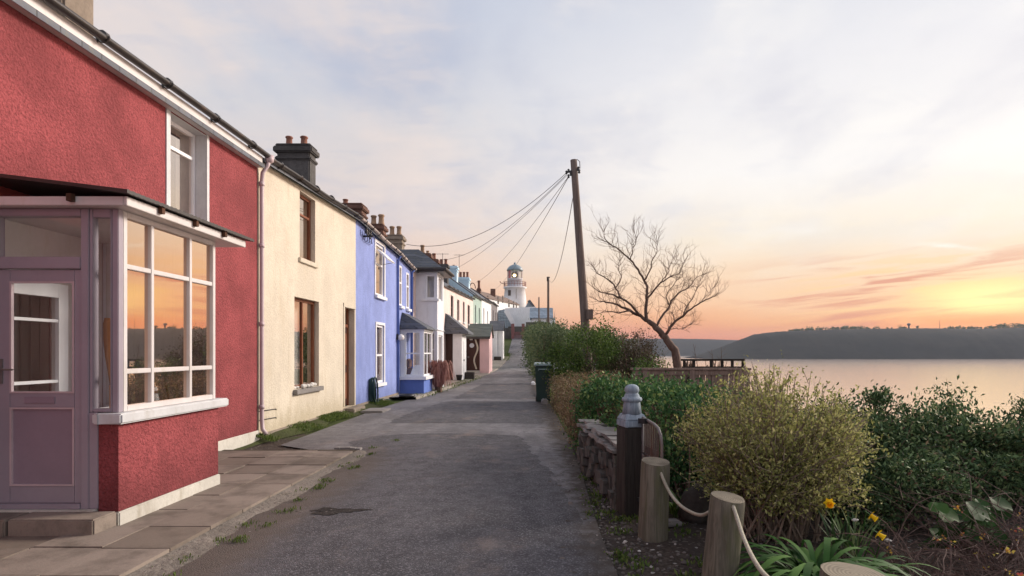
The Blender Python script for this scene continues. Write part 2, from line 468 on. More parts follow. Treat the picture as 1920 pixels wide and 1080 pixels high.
LEAF['brown'] = m_leaf('brown_hedge_leaf', [(0, (0.105, 0.078, 0.042)), (0.5, (0.188, 0.135, 0.075)), (0.85, (0.270, 0.188, 0.112)), (1, (0.165, 0.195, 0.060))], 0.7, 0.2)
LEAF['far'] = m_leaf('grey_green_leaf', [(0, (0.045, 0.075, 0.036)), (0.6, (0.098, 0.138, 0.063)), (1, (0.165, 0.195, 0.093))], 0.6, 0.25)
LEAF['twiggy'] = m_leaf('sparse_brown_leaf', [(0, (0.045, 0.034, 0.024)), (0.6, (0.085, 0.062, 0.045)), (1, (0.075, 0.09, 0.03))], 0.7, 0.15)
LEAF['grass'] = m_leaf('grass_blade', [(0, (0.05, 0.085, 0.018)), (0.6, (0.095, 0.15, 0.03)), (1, (0.17, 0.20, 0.06))], 0.5, 0.3)
LEAF['strap'] = m_leaf('strap_leaf', [(0, (0.022, 0.065, 0.014)), (0.6, (0.042, 0.115, 0.022)), (1, (0.10, 0.20, 0.045))], 0.35, 0.2, 0.5)
LEAF['phormium'] = m_leaf('red_brown_leaf', [(0, (0.16, 0.06, 0.055)), (0.5, (0.30, 0.135, 0.115)), (1, (0.46, 0.25, 0.21))], 0.5, 0.2)
LEAF['petal'] = m_leaf('yellow_petal', [(0, (0.80, 0.52, 0.01)), (1, (0.92, 0.68, 0.03))], 0.5, 0.3)
LEAF['trumpet'] = m_leaf('orange_trumpet', [(0, (0.80, 0.34, 0.005)), (1, (0.85, 0.40, 0.01))], 0.5, 0.3)
LEAF['pinkfl'] = m_leaf('pink_flower', [(0, (0.45, 0.05, 0.10)), (0.5, (0.5, 0.30, 0.05)), (1, (0.6, 0.55, 0.12))], 0.5, 0.3)
LEAF['bigleaf'] = m_leaf('broad_leaf', [(0, (0.020, 0.055, 0.012)), (1, (0.05, 0.11, 0.022))], 0.35, 0.15, 0.5)


# ------------------------------------------------------------------ mesh building
class MB:
    def __init__(self):
        self.v = []
        self.f = []
        self.arr = []        # (verts Nx3, faces Mx4) blocks

    def face(self, pts):
        k = len(self.v)
        self.v += [tuple(p) for p in pts]
        self.f.append(tuple(range(k, k + len(pts))))
        return self

    def box(self, x0, x1, y0, y1, z0, z1):
        x0, x1 = min(x0, x1), max(x0, x1)
        y0, y1 = min(y0, y1), max(y0, y1)
        k = len(self.v)
        self.v += [(x0, y0, z0), (x1, y0, z0), (x1, y1, z0), (x0, y1, z0), (x0, y0, z1), (x1, y0, z1), (x1, y1, z1), (x0, y1, z1)]
        for q in ((3, 2, 1, 0), (4, 5, 6, 7), (0, 1, 5, 4), (1, 2, 6, 5), (2, 3, 7, 6), (3, 0, 4, 7)):
            self.f.append(tuple(k + i for i in q))
        return self

    def hexa(self, p):
        """eight corners: four low, four high, both in the same turn"""
        k = len(self.v)
        self.v += [tuple(q) for q in p]
        for q in ((3, 2, 1, 0), (4, 5, 6, 7), (0, 1, 5, 4), (1, 2, 6, 5), (2, 3, 7, 6), (3, 0, 4, 7)):
            self.f.append(tuple(k + i for i in q))
        return self

    def bar(self, a, b, wid, hgt, up=(0, 0, 1)):
        a, b = Vector(a), Vector(b)
        d = (b - a).normalized()
        s = d.cross(Vector(up)).normalized() * wid / 2
        u = s.cross(d).normalized() * hgt / 2
        return self.hexa([a - s - u, a + s - u, a + s + u, a - s + u, b - s - u, b + s - u, b + s + u, b - s + u])

    def tube(self, pts, r, n=6, cap=True):
        pts = [Vector(p) for p in pts]
        rs = r if isinstance(r, (list, tuple)) else [r] * len(pts)
        k = len(self.v)
        prev = None
        for i, p in enumerate(pts):
            d = (pts[min(i + 1, len(pts) - 1)] - pts[max(i - 1, 0)])
            if d.length < 1e-9:
                d = Vector((0, 0, 1))
            d.normalize()
            if prev is None:
                ref = Vector((0, 0, 1)) if abs(d.z) < 0.9 else Vector((1, 0, 0))
                a = d.cross(ref).normalized()
            else:
                a = (prev - d * prev.dot(d))
                a = a.normalized() if a.length > 1e-6 else d.cross(Vector((0.3, 0.5, 0.8))).normalized()
            prev = a
            b = d.cross(a)
            for j in range(n):
                t = 2 * math.pi * j / n
                self.v.append(tuple(p + (a * math.cos(t) + b * math.sin(t)) * rs[i]))
        for i in range(len(pts) - 1):
            for j in range(n):
                j2 = (j + 1) % n
                self.f.append((k + i * n + j, k + i * n + j2, k + (i + 1) * n + j2, k + (i + 1) * n + j))
        if cap:
            self.f.append(tuple(k + j for j in reversed(range(n))))
            self.f.append(tuple(k + (len(pts) - 1) * n + j for j in range(n)))
        return self

    def lathe(self, x, y, prof, n=16, sx=1.0, sy=1.0):
        k = len(self.v)
        for (r, z) in prof:
            for j in range(n):
                t = 2 * math.pi * j / n
                self.v.append((x + r * math.cos(t) * sx, y + r * math.sin(t) * sy, z))
        for i in range(len(prof) - 1):
            for j in range(n):
                j2 = (j + 1) % n
                self.f.append((k + i * n + j, k + i * n + j2, k + (i + 1) * n + j2, k + (i + 1) * n + j))
        self.f.append(tuple(k + j for j in reversed(range(n))))
        self.f.append(tuple(k + (len(prof) - 1) * n + j for j in range(n)))
        return self

    def quads(self, arr):
        """arr: N x 4 x 3 separate quads"""
        self.arr.append(np.asarray(arr, dtype=np.float32).reshape(-1, 4, 3))
        return self

    def build(self, name, mat, parent=None, smooth=False, bevel=0.0, autosmooth=False):
        me = bpy.data.meshes.new(name)
        off = Vector((0, 0, 0))
        if parent is not None:
            q = parent
            while q is not None:
                off += q.location
                q = q.parent
        if self.arr:
            A = np.concatenate(self.arr).reshape(-1, 3)
            nv, nq = len(self.v), len(A) // 4
            V = np.concatenate([np.array(self.v, dtype=np.float32).reshape(-1, 3), A]) - np.array(off, dtype=np.float32)
            loops = [i for f in self.f for i in f]
            starts, tot, s = [], [], 0
            for f in self.f:
                starts.append(s)
                tot.append(len(f))
                s += len(f)
            loops = np.concatenate([np.array(loops, dtype=np.int32), np.arange(nv, nv + 4 * nq, dtype=np.int32)])
            starts = np.concatenate([np.array(starts, dtype=np.int32), s + 4 * np.arange(nq, dtype=np.int32)])
            me.vertices.add(len(V))
            me.vertices.foreach_set('co', V.ravel())
            me.loops.add(len(loops))
            me.loops.foreach_set('vertex_index', loops)
            me.polygons.add(len(starts))
            me.polygons.foreach_set('loop_start', starts)
            me.update(calc_edges=True)
        else:
            me.from_pydata([tuple(Vector(p) - off) for p in self.v], [], self.f)
        if bevel or smooth:
            pass
        me.materials.append(mat)
        if smooth:
            me.polygons.foreach_set('use_smooth', [True] * len(me.polygons))
        me.update()
        o = bpy.data.objects.new(name, me)
        COL.objects.link(o)
        if parent is not None:
            o.parent = parent
        if bevel:
            bm = bmesh.new()
            bm.from_mesh(me)
            bmesh.ops.remove_doubles(bm, verts=bm.verts, dist=1e-5)
            bmesh.ops.recalc_face_normals(bm, faces=bm.faces)
            bmesh.ops.bevel(bm, geom=[e for e in bm.edges if len(e.link_faces) == 2 and e.calc_face_angle(0) > 0.6], offset=bevel, segments=2, affect='EDGES', clamp_overlap=True)
            bm.to_mesh(me)
            bm.free()
        return o


def tag(o, label, cat, group=None, kind=None):
    if label:
        o['label'] = label
    if cat:
        o['category'] = cat
    if group:
        o['group'] = group
    if kind:
        o['kind'] = kind
    return o


def thing(name, label, cat, loc=(0, 0, 0), group=None):
    o = bpy.data.objects.new(name, None)
    o.empty_display_size = 0.2
    o.location = loc
    COL.objects.link(o)
    return tag(o, label, cat, group)


def structure(name, mb, mat, smooth=False):
    o = mb.build(name, mat, None, smooth)
    o['kind'] = 'structure'
    return o


def copy_tree(o, parent=None, offset=None):
    c = o.copy()
    COL.objects.link(c)
    c.parent = parent
    if offset is not None:
        c.location = Vector(o.location) + Vector(offset)
    for ch in list(o.children):
        copy_tree(ch, c)
    return c


def P(x, y, Y):
    """point of the photograph (1920 wide) at distance Y"""
    return Vector(((x - CX) * Y / F, Y, EYE + (CY - y) * Y / F))


def WY(x, X=-5.0):
    """distance at which the wall plane at X is seen in column x"""
    return F * X / (x - CX)


def WZ(x, y, X=-5.0):
    return EYE + (CY - y) * X / (x - CX)


# ------------------------------------------------------------------ ground, road, pavement, sea, hills
SEA = -12.0
_py = [-400, 30, 40, 47, 55, 60, 66, 72, 80, 88, 96, 120, 150]
_pz = [0, 0.0, 0.05, 0.2, 0.5, 0.8, 1.2, 1.8, 2.75, 3.7, 5.0, 6.2, 6.5]


def profile(y):
    return float(np.interp(y, _py, _pz))


def sstep(a, b, t):
    t = min(1, max(0, (t - a) / (b - a)))
    return t * t * (3 - 2 * t)


def gz(x, y):
    base = profile(y)
    edge = 5.6 if y < 12 else min(9.0, 5.6 + (y - 12) * 0.22)
    d = sstep(edge, edge + 14, x)
    e = sstep(150, 175, y)
    h = base * (1 - d) * (1 - e) + (SEA - 2.5) * max(d, e)
    return h


def gz_fine(x, y):
    h = gz(x, y)
    # garden beds on the seaward side stand and roll a little
    if 1.25 < x < 6 and 1.5 < y < 30:
        h += 0.025 * math.sin(x * 5.1 + y * 2.3) * sstep(1.25, 1.8, x)
    return h


def grid_sheet(xs, ys, fn):
    mb = MB()
    nx = len(xs)
    for y in ys:
        for x in xs:
            mb.v.append((x, y, fn(x, y)))
    for j in range(len(ys) - 1):
        for i in range(nx - 1):
            a = j * nx + i
            mb.f.append((a, a + 1, a + nx + 1, a + nx))
    return mb


def m_ground():
    m, t = new_mat('soil_and_turf')
    co = obj_co(t)
    sp = t.node('ShaderNodeSeparateXYZ')
    t.l.new(co, sp.inputs[0])
    n1 = t.noise(co, 1.7, 6, 0.65)
    n2 = t.noise(co, 26, 5, 0.7)
    v = t.voro(co, 42, 'F1', 'Color')
    n3 = t.noise(co, 140, 2, 0.5)
    soil = t.mix(t.mapr(n2, 0.3, 0.7), (0.036, 0.027, 0.022), (0.10, 0.078, 0.064))
    soil = t.mix(t.mapr(n1, 0.4, 0.65), soil, (0.062, 0.050, 0.045))
    sv = t.node('ShaderNodeSeparateColor')
    t.l.new(v, sv.inputs[0])
    soil = t.mix(t.mapr(sv.outputs[0], 0.9, 0.96, 0, 0.5), soil, (0.20, 0.175, 0.155))
    soil = t.mix(t.mapr(sv.outputs[1], 0.985, 0.995, 0, 0.6), soil, (0.6, 0.57, 0.53))
    turf = t.mix(t.mapr(n2, 0.35, 0.7), (0.035, 0.05, 0.014), (0.085, 0.105, 0.032))
    g = t.math('ADD', t.mapr(sp.outputs[1], 9.0, 13.0, 0, 0.6), t.mapr(sp.outputs[0], 5.0, 7.0, 0, 0.6))
    fac = t.mapr(t.math('ADD', g, n1), 0.78, 0.98)
    col = t.mix(fac, soil, turf)
    finish(t, col, 0.95, t.math('MULTIPLY_ADD', n3, 0.3, n2), 1.0, 0.03, 0.15)
    return m


xs = [-3400, -2000, -600, -200, -80, -40, -20, -12] + [-10 + 0.5 * i for i in range(0, 73)] + [28, 32, 40, 60, 120, 400, 1500, 3400]
ys = [-290, -200, -80, -40, -20, -10, -5] + [-4 + 0.5 * i for i in range(0, 88)] + [41 + 2 * i for i in range(0, 70)] + [185, 220, 400, 1000, 2720]
structure('ground', grid_sheet(xs, ys, lambda x, y: gz_fine(x, y) - 0.012), m_ground(), True)


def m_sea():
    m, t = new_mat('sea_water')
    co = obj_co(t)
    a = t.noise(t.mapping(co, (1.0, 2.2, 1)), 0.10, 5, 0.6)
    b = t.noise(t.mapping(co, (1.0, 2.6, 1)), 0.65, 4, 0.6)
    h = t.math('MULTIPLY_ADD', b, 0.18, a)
    bb = finish(t, (1.0, 0.78, 0.65), 0.15, h, 0.14, 1.0, 0.5, 0.85)  # sunset reflection painted in: warm, near-metallic base colour
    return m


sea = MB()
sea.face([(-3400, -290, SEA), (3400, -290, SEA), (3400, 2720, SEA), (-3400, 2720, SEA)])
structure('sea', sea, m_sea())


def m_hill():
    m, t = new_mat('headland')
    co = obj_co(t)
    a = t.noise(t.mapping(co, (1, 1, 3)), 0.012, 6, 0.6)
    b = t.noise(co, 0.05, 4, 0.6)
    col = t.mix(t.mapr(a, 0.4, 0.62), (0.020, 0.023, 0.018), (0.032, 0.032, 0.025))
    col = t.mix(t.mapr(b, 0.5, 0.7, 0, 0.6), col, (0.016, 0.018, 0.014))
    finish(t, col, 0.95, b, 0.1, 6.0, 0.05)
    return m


M['hill'] = m_hill()


def hill_strip(pts, D, depth, seed, rows=9, bump=3.0):
    """pts: (photo x, photo y of the crest) at distance D; slopes down to the sea in front and on the far side"""
    rnd = random.Random(seed)
    crest = []
    for (xa, ya), (xb, yb) in zip(pts[:-1], pts[1:]):
        n = max(2, int(abs(xb - xa) / 5))
        for i in range(n):
            t = i / n
            crest.append((xa + (xb - xa) * t, ya + (yb - ya) * t))
    crest.append(pts[-1])
    mb = MB()
    nr = rows * 2 + 1
    for (x, y) in crest:
        X = (x - CX) * D / F
        top = EYE + (CY - y) * D / F
        wob = rnd.uniform(-1, 1) * .25
        for k in range(nr):
            u = (k - rows) / rows
            s = 1 - abs(u) ** (2.6 if u < 0 else 1.5)
            z = (SEA - 3) + (top - SEA + 3) * max(0, s) + (rnd.uniform(-bump, bump) * 0.15 if 0 < k < nr - 1 else 0)
            yy = D + u * depth + wob * 6 * (1 - abs(u))
            sc = yy / D if u < 0 else 1.0
            mb.v.append((X * (1 + 0.0 * sc), yy, z))
    for i in range(len(crest) - 1):
        for k in range(nr - 1):
            a = i * nr + k
            mb.f.append((a, a + nr, a + nr + 1, a + 1))
    return mb


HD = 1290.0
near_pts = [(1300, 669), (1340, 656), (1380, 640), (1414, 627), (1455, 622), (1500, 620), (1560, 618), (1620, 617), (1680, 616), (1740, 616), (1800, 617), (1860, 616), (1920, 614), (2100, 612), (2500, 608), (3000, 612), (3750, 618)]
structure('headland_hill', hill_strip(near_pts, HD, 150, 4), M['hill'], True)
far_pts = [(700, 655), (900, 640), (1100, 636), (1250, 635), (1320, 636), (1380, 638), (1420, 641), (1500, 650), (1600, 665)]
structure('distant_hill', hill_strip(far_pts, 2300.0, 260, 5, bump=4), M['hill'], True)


# road -------------------------------------------------------------
def xr(y):
    return float(np.interp(y, [-30, 2, 5, 8, 11, 15, 22, 34, 50, 70, 86, 110], [0.75, 0.62, 0.54, 0.56, 0.55, 0.45, 0.2, -0.15, -0.7, -1.5, -1.8, -2.2]))


def xl(y):
    return float(np.interp(y, [-30, 9, 10, 16, 24, 30, 47, 60, 70, 86, 110], [-3.0, -2.95, -4.4, -4.5, -4.2, -4.0, -3.55, -3.5, -3.6, -3.9, -4.2]))


def m_asphalt(name, c, speck, dirt=True, wear=0.5):
    m, t = new_mat(name)
    co = obj_co(t)
    sp = t.node('ShaderNodeSeparateXYZ')
    t.l.new(co, sp.inputs[0])
    slow = t.noise(t.mapping(co, (1, 0.45, 1)), 0.9, 6, 0.65)
    mid = t.noise(co, 5.0, 6, 0.7)
    v = t.voro(co, 95, 'F1', 'Color')
    vd = t.voro(co, 95, 'F1', 'Distance')
    sv = t.node('ShaderNodeSeparateColor')
    t.l.new(v, sv.inputs[0])
    col = t.mix(t.mapr(slow, 0.32, 0.68), scale_c(c, 0.68), scale_c(c, 1.35))
    col = t.mix(t.mapr(mid, 0.42, 0.7, 0, 0.55), col, scale_c(c, 0.62))
    col = t.mix(t.mapr(sv.outputs[0], 0.62, 1.0, 0, speck), col, (0.36, 0.34, 0.36))
    col = t.mix(t.mapr(sv.outputs[1], 0.75, 1.0, 0, 0.5), col, (0.03, 0.03, 0.032))
    # brown grit washed across the lane and along its edges
    grit = t.noise(t.mapping(co, (0.8, 0.55, 1), (0, 0, 0.3)), 1.5, 6, 0.7)
    col = t.mix(t.mapr(grit, 0.53, 0.74, 0, wear), col, (0.22, 0.17, 0.145))
    # mud and grit carried in from the left kerb
    mud = t.math('ADD', t.mapr(sp.outputs[0], -1.55, -2.75, 0, 0.6), t.math('MULTIPLY', t.mapr(sp.outputs[1], 10.5, 8.0), t.math('MULTIPLY_ADD', mid, 0.55, t.math('MULTIPLY', slow, 0.45))))
    col = t.mix(t.math('MULTIPLY', t.mapr(mud, 0.62, 1.02), t.mapr(sp.outputs[0], -0.6, -1.6)), col, (0.098, 0.080, 0.069))
    # earth spilling from the right-hand verge
    mr = t.math('ADD', sp.outputs[0], t.math('MULTIPLY_ADD', mid, 0.75, t.math('MULTIPLY', grit, 0.55)))
    mr = t.math('ADD', mr, t.mapr(sp.outputs[1], 8.0, 26.0, 0.0, 0.75, False))
    col = t.mix(t.mapr(mr, 0.80, 1.22), col, (0.060, 0.047, 0.039))
    # two polished wheel tracks
    for cx_ in (-2.0, -0.55):
        band = t.math('ABSOLUTE', t.math('SUBTRACT', sp.outputs[0], cx_))
        col = t.mix(t.math('MULTIPLY', t.mapr(band, 0.34, 0.05, 0, 0.3), t.mapr(slow, 0.3, 0.6)), col, scale_c(c, 1.5))
    # cracks
    cr = t.node('ShaderNodeTexVoronoi', feature='DISTANCE_TO_EDGE')
    wv = t.node('ShaderNodeVectorMath', operation='ADD')
    t.put(wv.inputs[0], co)
    nn = t.node('ShaderNodeTexNoise')
    t.put(nn.inputs['Vector'], co)
    nn.inputs['Scale'].default_value = 2.0
    nn.inputs['Detail'].default_value = 5
    t.l.new(nn.outputs['Color'], wv.inputs[1])
    t.l.new(wv.outputs[0], cr.inputs['Vector'])
    cr.inputs['Scale'].default_value = 0.55
    line = t.math('MULTIPLY', t.mapr(cr.outputs['Distance'], 0.012, 0.002), t.mapr(slow, 0.5, 0.6))
    col = t.mix(t.math('MULTIPLY', line, 0.6), col, (0.03, 0.028, 0.027))
    h = t.math('MULTIPLY_ADD', vd, -0.6, t.math('MULTIPLY', mid, 0.5))
    finish(t, col, t.mapr(mid, 0.3, 0.7, 0.62, 0.86), h, 0.7, 0.012, 0.3)
    return m


M['road_old'] = m_asphalt('pale_tarmac', (0.152, 0.145, 0.151), 0.3, wear=0.4)
M['road_new'] = m_asphalt('dark_tarmac', (0.068, 0.064, 0.069), 0.38, wear=0.7)
ry = [-30, -20, -12, -8, -5, -3, -2] + [-1 + 0.5 * i for i in range(0, 190)]
mb = MB()
NX = 9
for y in ry:
    a, b = xl(y), xr(y)
    for i in range(NX):
        t = i / (NX - 1)
        mb.v.append((a + (b - a) * t, y, profile(y) + 0.012 + 0.03 * (1 - (2 * t - 1) ** 2)))
for j in range(len(ry) - 1):
    for i in range(NX - 1):
        k = j * NX + i
        mb.f.append((k, k + 1, k + NX + 1, k + NX))
structure('road', mb, M['road_old'], True)


def road_z(x, y):
    a, b = xl(y), xr(y)
    t = (x - a) / (b - a)
    return profile(y) + 0.012 + 0.03 * max(0.0, 1 - (2 * t - 1) ** 2)


def patch(name, left, right, y0, y1, lift, mat, seed, round0=0.0, round1=0.5, n=48):
    rnd = random.Random(seed)
    mb = MB()
    m = 14
    ph = [rnd.uniform(0, 6) for _ in range(6)]
    for j in range(n + 1):
        t = j / n
        y = y0 + (y1 - y0) * t
        a, b = left(y), right(y)
        jit = 0.035 * (math.sin(y * 7 + ph[0]) + math.sin(y * 17 + ph[1]))
        jit2 = 0.035 * (math.sin(y * 6 + ph[2]) + math.sin(y * 15 + ph[3]))
        ins = 0.0
        if round1 and y1 - y < round1:
            q = (round1 - (y1 - y)) / round1
            ins = round1 * (1 - math.sqrt(max(0, 1 - q * q)))
        if round0 and y - y0 < round0:
            q = (round0 - (y - y0)) / round0
            ins = max(ins, round0 * (1 - math.sqrt(max(0, 1 - q * q))))
        a += ins + jit
        b -= ins + jit2
        for i in range(m):
            x = a + (b - a) * i / (m - 1)
            yy = y + (0.03 * math.sin(x * 5 + ph[4]) if j in (0, n) else 0)
            mb.v.append((x, yy, road_z(x, y) + lift))
    for j in range(n):
        for i in range(m - 1):
            k = j * m + i
            mb.f.append((k, k + 1, k + m + 1, k + m))
    return structure(name, mb, mat, True)


interp = lambda xs_, ys_: (lambda y: float(np.interp(y, xs_, ys_)))
patch('road_patch', interp([-8, 8.6, 9.2, 10.2, 11.2], [-2.88, -2.80, -2.95, -3.3, -2.95]), interp([-8, 3.9, 6, 7.8, 9, 11.2], [0.5, 0.46, 0.36, 0.14, -0.08, -0.35]), -8, 11.2, 0.004, M['road_new'], 3, 0.0, 0.6, 90)
patch('road_patch', interp([12.6, 15, 18.5], [-3.35, -3.3, -2.95]), interp([12.6, 18.5], [0.15, 0.1]), 12.9, 18.6, 0.004, M['road_new'], 5, 0.2, 0.3)
patch('road_patch', interp([19.5, 29], [-2.9, -2.7]), interp([19.5, 29], [0.0, -0.25]), 19.6, 28.6, 0.004, M['road_new'], 6, 0.2, 0.2)
patch('road_patch', interp([30, 44], [-2.6, -2.6]), interp([30, 44], [-0.5, -1.0]), 30.5, 44, 0.004, M['road_old'], 7, 0.2, 0.2)
# the broken hole in the tarmac, a torn sheet of dark wet stone with a crumbled rim
hole, hz = MB(), []
hc = P(628, 958, 5.75)
rnd = random.Random(8)
ring0, ring1, ring2 = [], [], []
for i in range(40):
    t = 2 * math.pi * i / 40
    k = 1 + 0.30 * math.sin(3 * t + 1) + 0.18 * math.sin(7 * t) + rnd.uniform(-0.10, 0.10)
    for ring, r, dz in ((ring0, 0.55, -0.001), (ring1, 1.0, 0.0), (ring2, 1.22, -0.006)):
        x = hc.x + 0.24 * k * r * math.cos(t)
        y = hc.y + 0.115 * k * r * math.sin(t)
        ring.append((x, y, road_z(x, y) + 0.008 + dz))
hole.face(ring0)
for i in range(40):
    hole.face([ring0[i], ring1[i], ring1[(i + 1) % 40], ring0[(i + 1) % 40]])
M['pothole'] = m_stucco('pothole_rubble', (0.032, 0.027, 0.024), 30, 1.0, 0.3)
structure('road_pothole', hole, M['pothole'])

def ragged(name, inner, outer, y0, y1, lift, mat, seed, amp=0.16):
    """washed-out dirt lying over the edge of the tarmac; inner = ragged side"""
    rnd = random.Random(seed)
    ph = [rnd.uniform(0, 6) for _ in range(5)]
    mb = MB()
    n = int((y1 - y0) / 0.05)
    for j in range(n + 1):
        y = y0 + (y1 - y0) * j / n
        wob = math.sin(y * 2.3 + ph[0]) * .5 + math.sin(y * 5.9 + ph[1]) * .35 + math.sin(y * 13 + ph[2]) * .25 + math.sin(y * 31 + ph[3]) * .18 + rnd.uniform(-.22, .22)
        a, b = inner(y) + amp * wob, outer(y)
        for i in range(4):
            x = a + (b - a) * i / 3
            mb.v.append((x, y, max(road_z(x, y), profile(y)) + lift))
    for j in range(n):
        for i in range(3):
            k = j * 4 + i
            mb.f.append((k, k + 1, k + 5, k + 4))
    return structure(name, mb, mat)


M['dirt'] = m_stucco('damp_dirt', (0.075, 0.058, 0.048), 34, 1.0, 0.3, (0.045, 0.046, 0.026), 0.6, 0.5)
0 and ragged('road_verge', lambda y: xr(y) - 0.12, lambda y: xr(y) + 0.12, 1.6, 16, 0.009, M['dirt'], 3)
0 and ragged('road_verge', lambda y: -2.44, lambda y: -2.72, 1.6, 9.6, 0.009, M['dirt'], 4, 0.11)

# pavement of square slabs, with a worn edge strip --------------------
PZ = 0.075


def m_slab():
    m, t = new_mat('pavement_slab')
    co = obj_co(t)
    geo = t.node('ShaderNodeNewGeometry')
    r = geo.outputs['Random Per Island']
    n1 = t.noise(co, 2.6, 6, 0.65)
    n2 = t.noise(co, 60, 3, 0.6)
    col = t.ramp(r, [(0, (0.175, 0.142, 0.115)), (0.5, (0.225, 0.186, 0.155)), (1, (0.275, 0.228, 0.19))])
    col = t.mix(t.mapr(n1, 0.42, 0.7, 0, 0.65), col, (0.085, 0.07, 0.056))
    col = t.mix(t.mapr(n2, 0.5, 0.75, 0, 0.3), col, (0.11, 0.095, 0.08))
    finish(t, col, 0.85, n2, 0.3, 0.006, 0.25)
    return m


M['slab'] = m_slab()
M['joint'] = m_paint('mortar_joint', (0.085, 0.07, 0.055), 0.95, 0.2, 40, 0.3, 0.1)
pv = MB()
rnd = random.Random(2)
for r in range(-14, 20):
    for c in range(4):
        x1 = -2.86 - c * 0.545
        x0 = max(-4.99, x1 - 0.545)
        y0 = -1.6 + r * 0.56 + 0.02 * (c % 2)
        y1 = y0 + 0.56
        if y1 > 9.3:
            continue
        if x1 < -3.70 and y1 > 5.18 and y0 < 6.80:
            if x0 < -3.72:
                x0 = -3.70
            if x1 - x0 < 0.1:
                continue
        dz = rnd.uniform(-0.006, 0.006)
        tl = rnd.uniform(-0.004, 0.004)
        g0 = 0.006
        pv.hexa([(x0 + g0, y0 + g0, 0), (x1 - g0, y0 + g0, 0), (x1 - g0, y1 - g0, 0), (x0 + g0, y1 - g0, 0),
                 (x0 + g0, y0 + g0, PZ + dz), (x1 - g0, y0 + g0, PZ + dz + tl), (x1 - g0, y1 - g0, PZ + dz), (x0 + g0, y1 - g0, PZ + dz - tl)])
structure('pavement', pv, M['slab'])
pj = MB().box(-4.995, -2.875, -9.4, 9.27, -0.05, PZ - 0.018)
structure('pavement_bed', pj, M['joint'])
# crumbled concrete channel between slabs and tarmac
ch = MB()
rnd = random.Random(12)
yy = [-6 + 0.15 * i for i in range(0, 103)]
for y in yy:
    wv = 0.20 + 0.06 * math.sin(y * 3.1) + rnd.uniform(-0.03, 0.03)
    ch.v += [(-2.865, y, 0.046 + rnd.uniform(-0.004, 0.004)), (-2.865 + wv * 0.5, y, 0.040), (-2.865 + wv, y, 0.022 + 0.004)]
for j in range(len(yy) - 1):
    for i in range(2):
        k = j * 3 + i
        ch.f.append((k, k + 1, k + 4, k + 3))
M['channel'] = m_stucco('crumbled_concrete', (0.20, 0.175, 0.15), 24, 0.9, 0.25, (0.09, 0.08, 0.05), 0.6, 0.4)
structure('kerb_channel', ch, M['channel'])
# the end row of broken stones of the pavement
st = MB()
for i in range(5):
    x0 = -3.25 + i * 0.085
    st.box(x0, x0 + 0.07 + rnd.uniform(-0.01, 0.02), 9.31 + rnd.uniform(0, 0.04), 9.45, 0.0, 0.06 + rnd.uniform(0, 0.03))
structure('kerb_end', st, M['cap_stone'])
# far footpath in front of the terrace (concrete, level with the doorsteps)
fp = MB()
fy = [19.5 + 0.8 * i for i in range(0, 56)]
for y in fy:
    z = profile(y)
    fp.v += [(-4.99, y, z + 0.10), (xl(y) + 0.28, y, z + 0.10), (xl(y) + 0.33, y, z - 0.02)]
for j in range(len(fy) - 1):
    for i in range(2):
        k = j * 3 + i
        fp.f.append((k, k + 1, k + 4, k + 3))
M['path'] = m_stucco('concrete_path', (0.27, 0.245, 0.215), 18, 0.6, 0.18, (0.14, 0.13, 0.075), 0.7, 0.3)
structure('footpath', fp, M['path'])
# dirt bank below the cream wall
bk = MB()
by = [9.5 + 0.3 * i for i in range(0, 34)]
for y in by:
    tp_ = sstep(9.9, 11.2, y) * (1 - 0.6 * sstep(17, 19, y))
    w1 = (0.20 + 0.07 * math.sin(y * 2.2)) * (0.3 + 0.7 * tp_)
    bk.v += [(-4.948, y, 0.02 + 0.085 * tp_), (-4.948 + w1 * 0.6, y, 0.015 + (0.05 + 0.02 * math.sin(y * 5)) * tp_), (-4.948 + w1 * 1.5, y, 0.0)]
for j in range(len(by) - 1):
    for i in range(2):
        k = j * 3 + i
        bk.f.append((k, k + 1, k + 4, k + 3))
M['mossy'] = m_stucco('mossy_bank', (0.055, 0.065, 0.022), 30, 1.0, 0.3, (0.06, 0.045, 0.035), 0.6, 0.4)
structure('ground_bank', bk, M['mossy'], True)


# ------------------------------------------------------------------ building parts
def wall_sheet(mb, X, y0, y1, zb, e0, e1, openings, rev=0.16):
    """front wall in the plane x = X with real openings (ya, yb, za, zb) and their reveals"""
    eave = lambda y: e0 + (e1 - e0) * (y - y0) / (y1 - y0)
    yc = sorted({y0, y1, *[o[0] for o in openings], *[o[1] for o in openings]})
    zc = sorted({zb, *[o[2] for o in openings], *[o[3] for o in openings]})
    for a, b in zip(yc[:-1], yc[1:]):
        zz = zc + [None]
        for k in range(len(zz) - 1):
            c, d = zz[k], zz[k + 1]
            if d is not None and any(o[0] <= a + 1e-6 and o[1] >= b - 1e-6 and o[2] <= c + 1e-6 and o[3] >= d - 1e-6 for o in openings):
                continue
            mb.face([(X, a, c), (X, b, c), (X, b, eave(b) if d is None else d), (X, a, eave(a) if d is None else d)])
    for (ya, yb, za, zb2) in openings:
        x2 = X - rev
        mb.face([(X, ya, za), (X, ya, zb2), (x2, ya, zb2), (x2, ya, za)])
        mb.face([(X, yb, zb2), (X, yb, za), (x2, yb, za), (x2, yb, zb2)])
        mb.face([(X, ya, zb2), (X, yb, zb2), (x2, yb, zb2), (x2, ya, zb2)])
        mb.face([(X, yb, za), (X, ya, za), (x2, ya, za), (x2, yb, za)])


def axbox(mb, ax, u0, u1, d0, d1, z0, z1):
    """box on a facade: ax 'x' faces +x (u = y, d = x), ax 'y' faces -y (u = x, d = y)"""
    if ax == 'x':
        mb.box(d0, d1, u0, u1, z0, z1)
    else:
        mb.box(u0, u1, d0, d1, z0, z1)


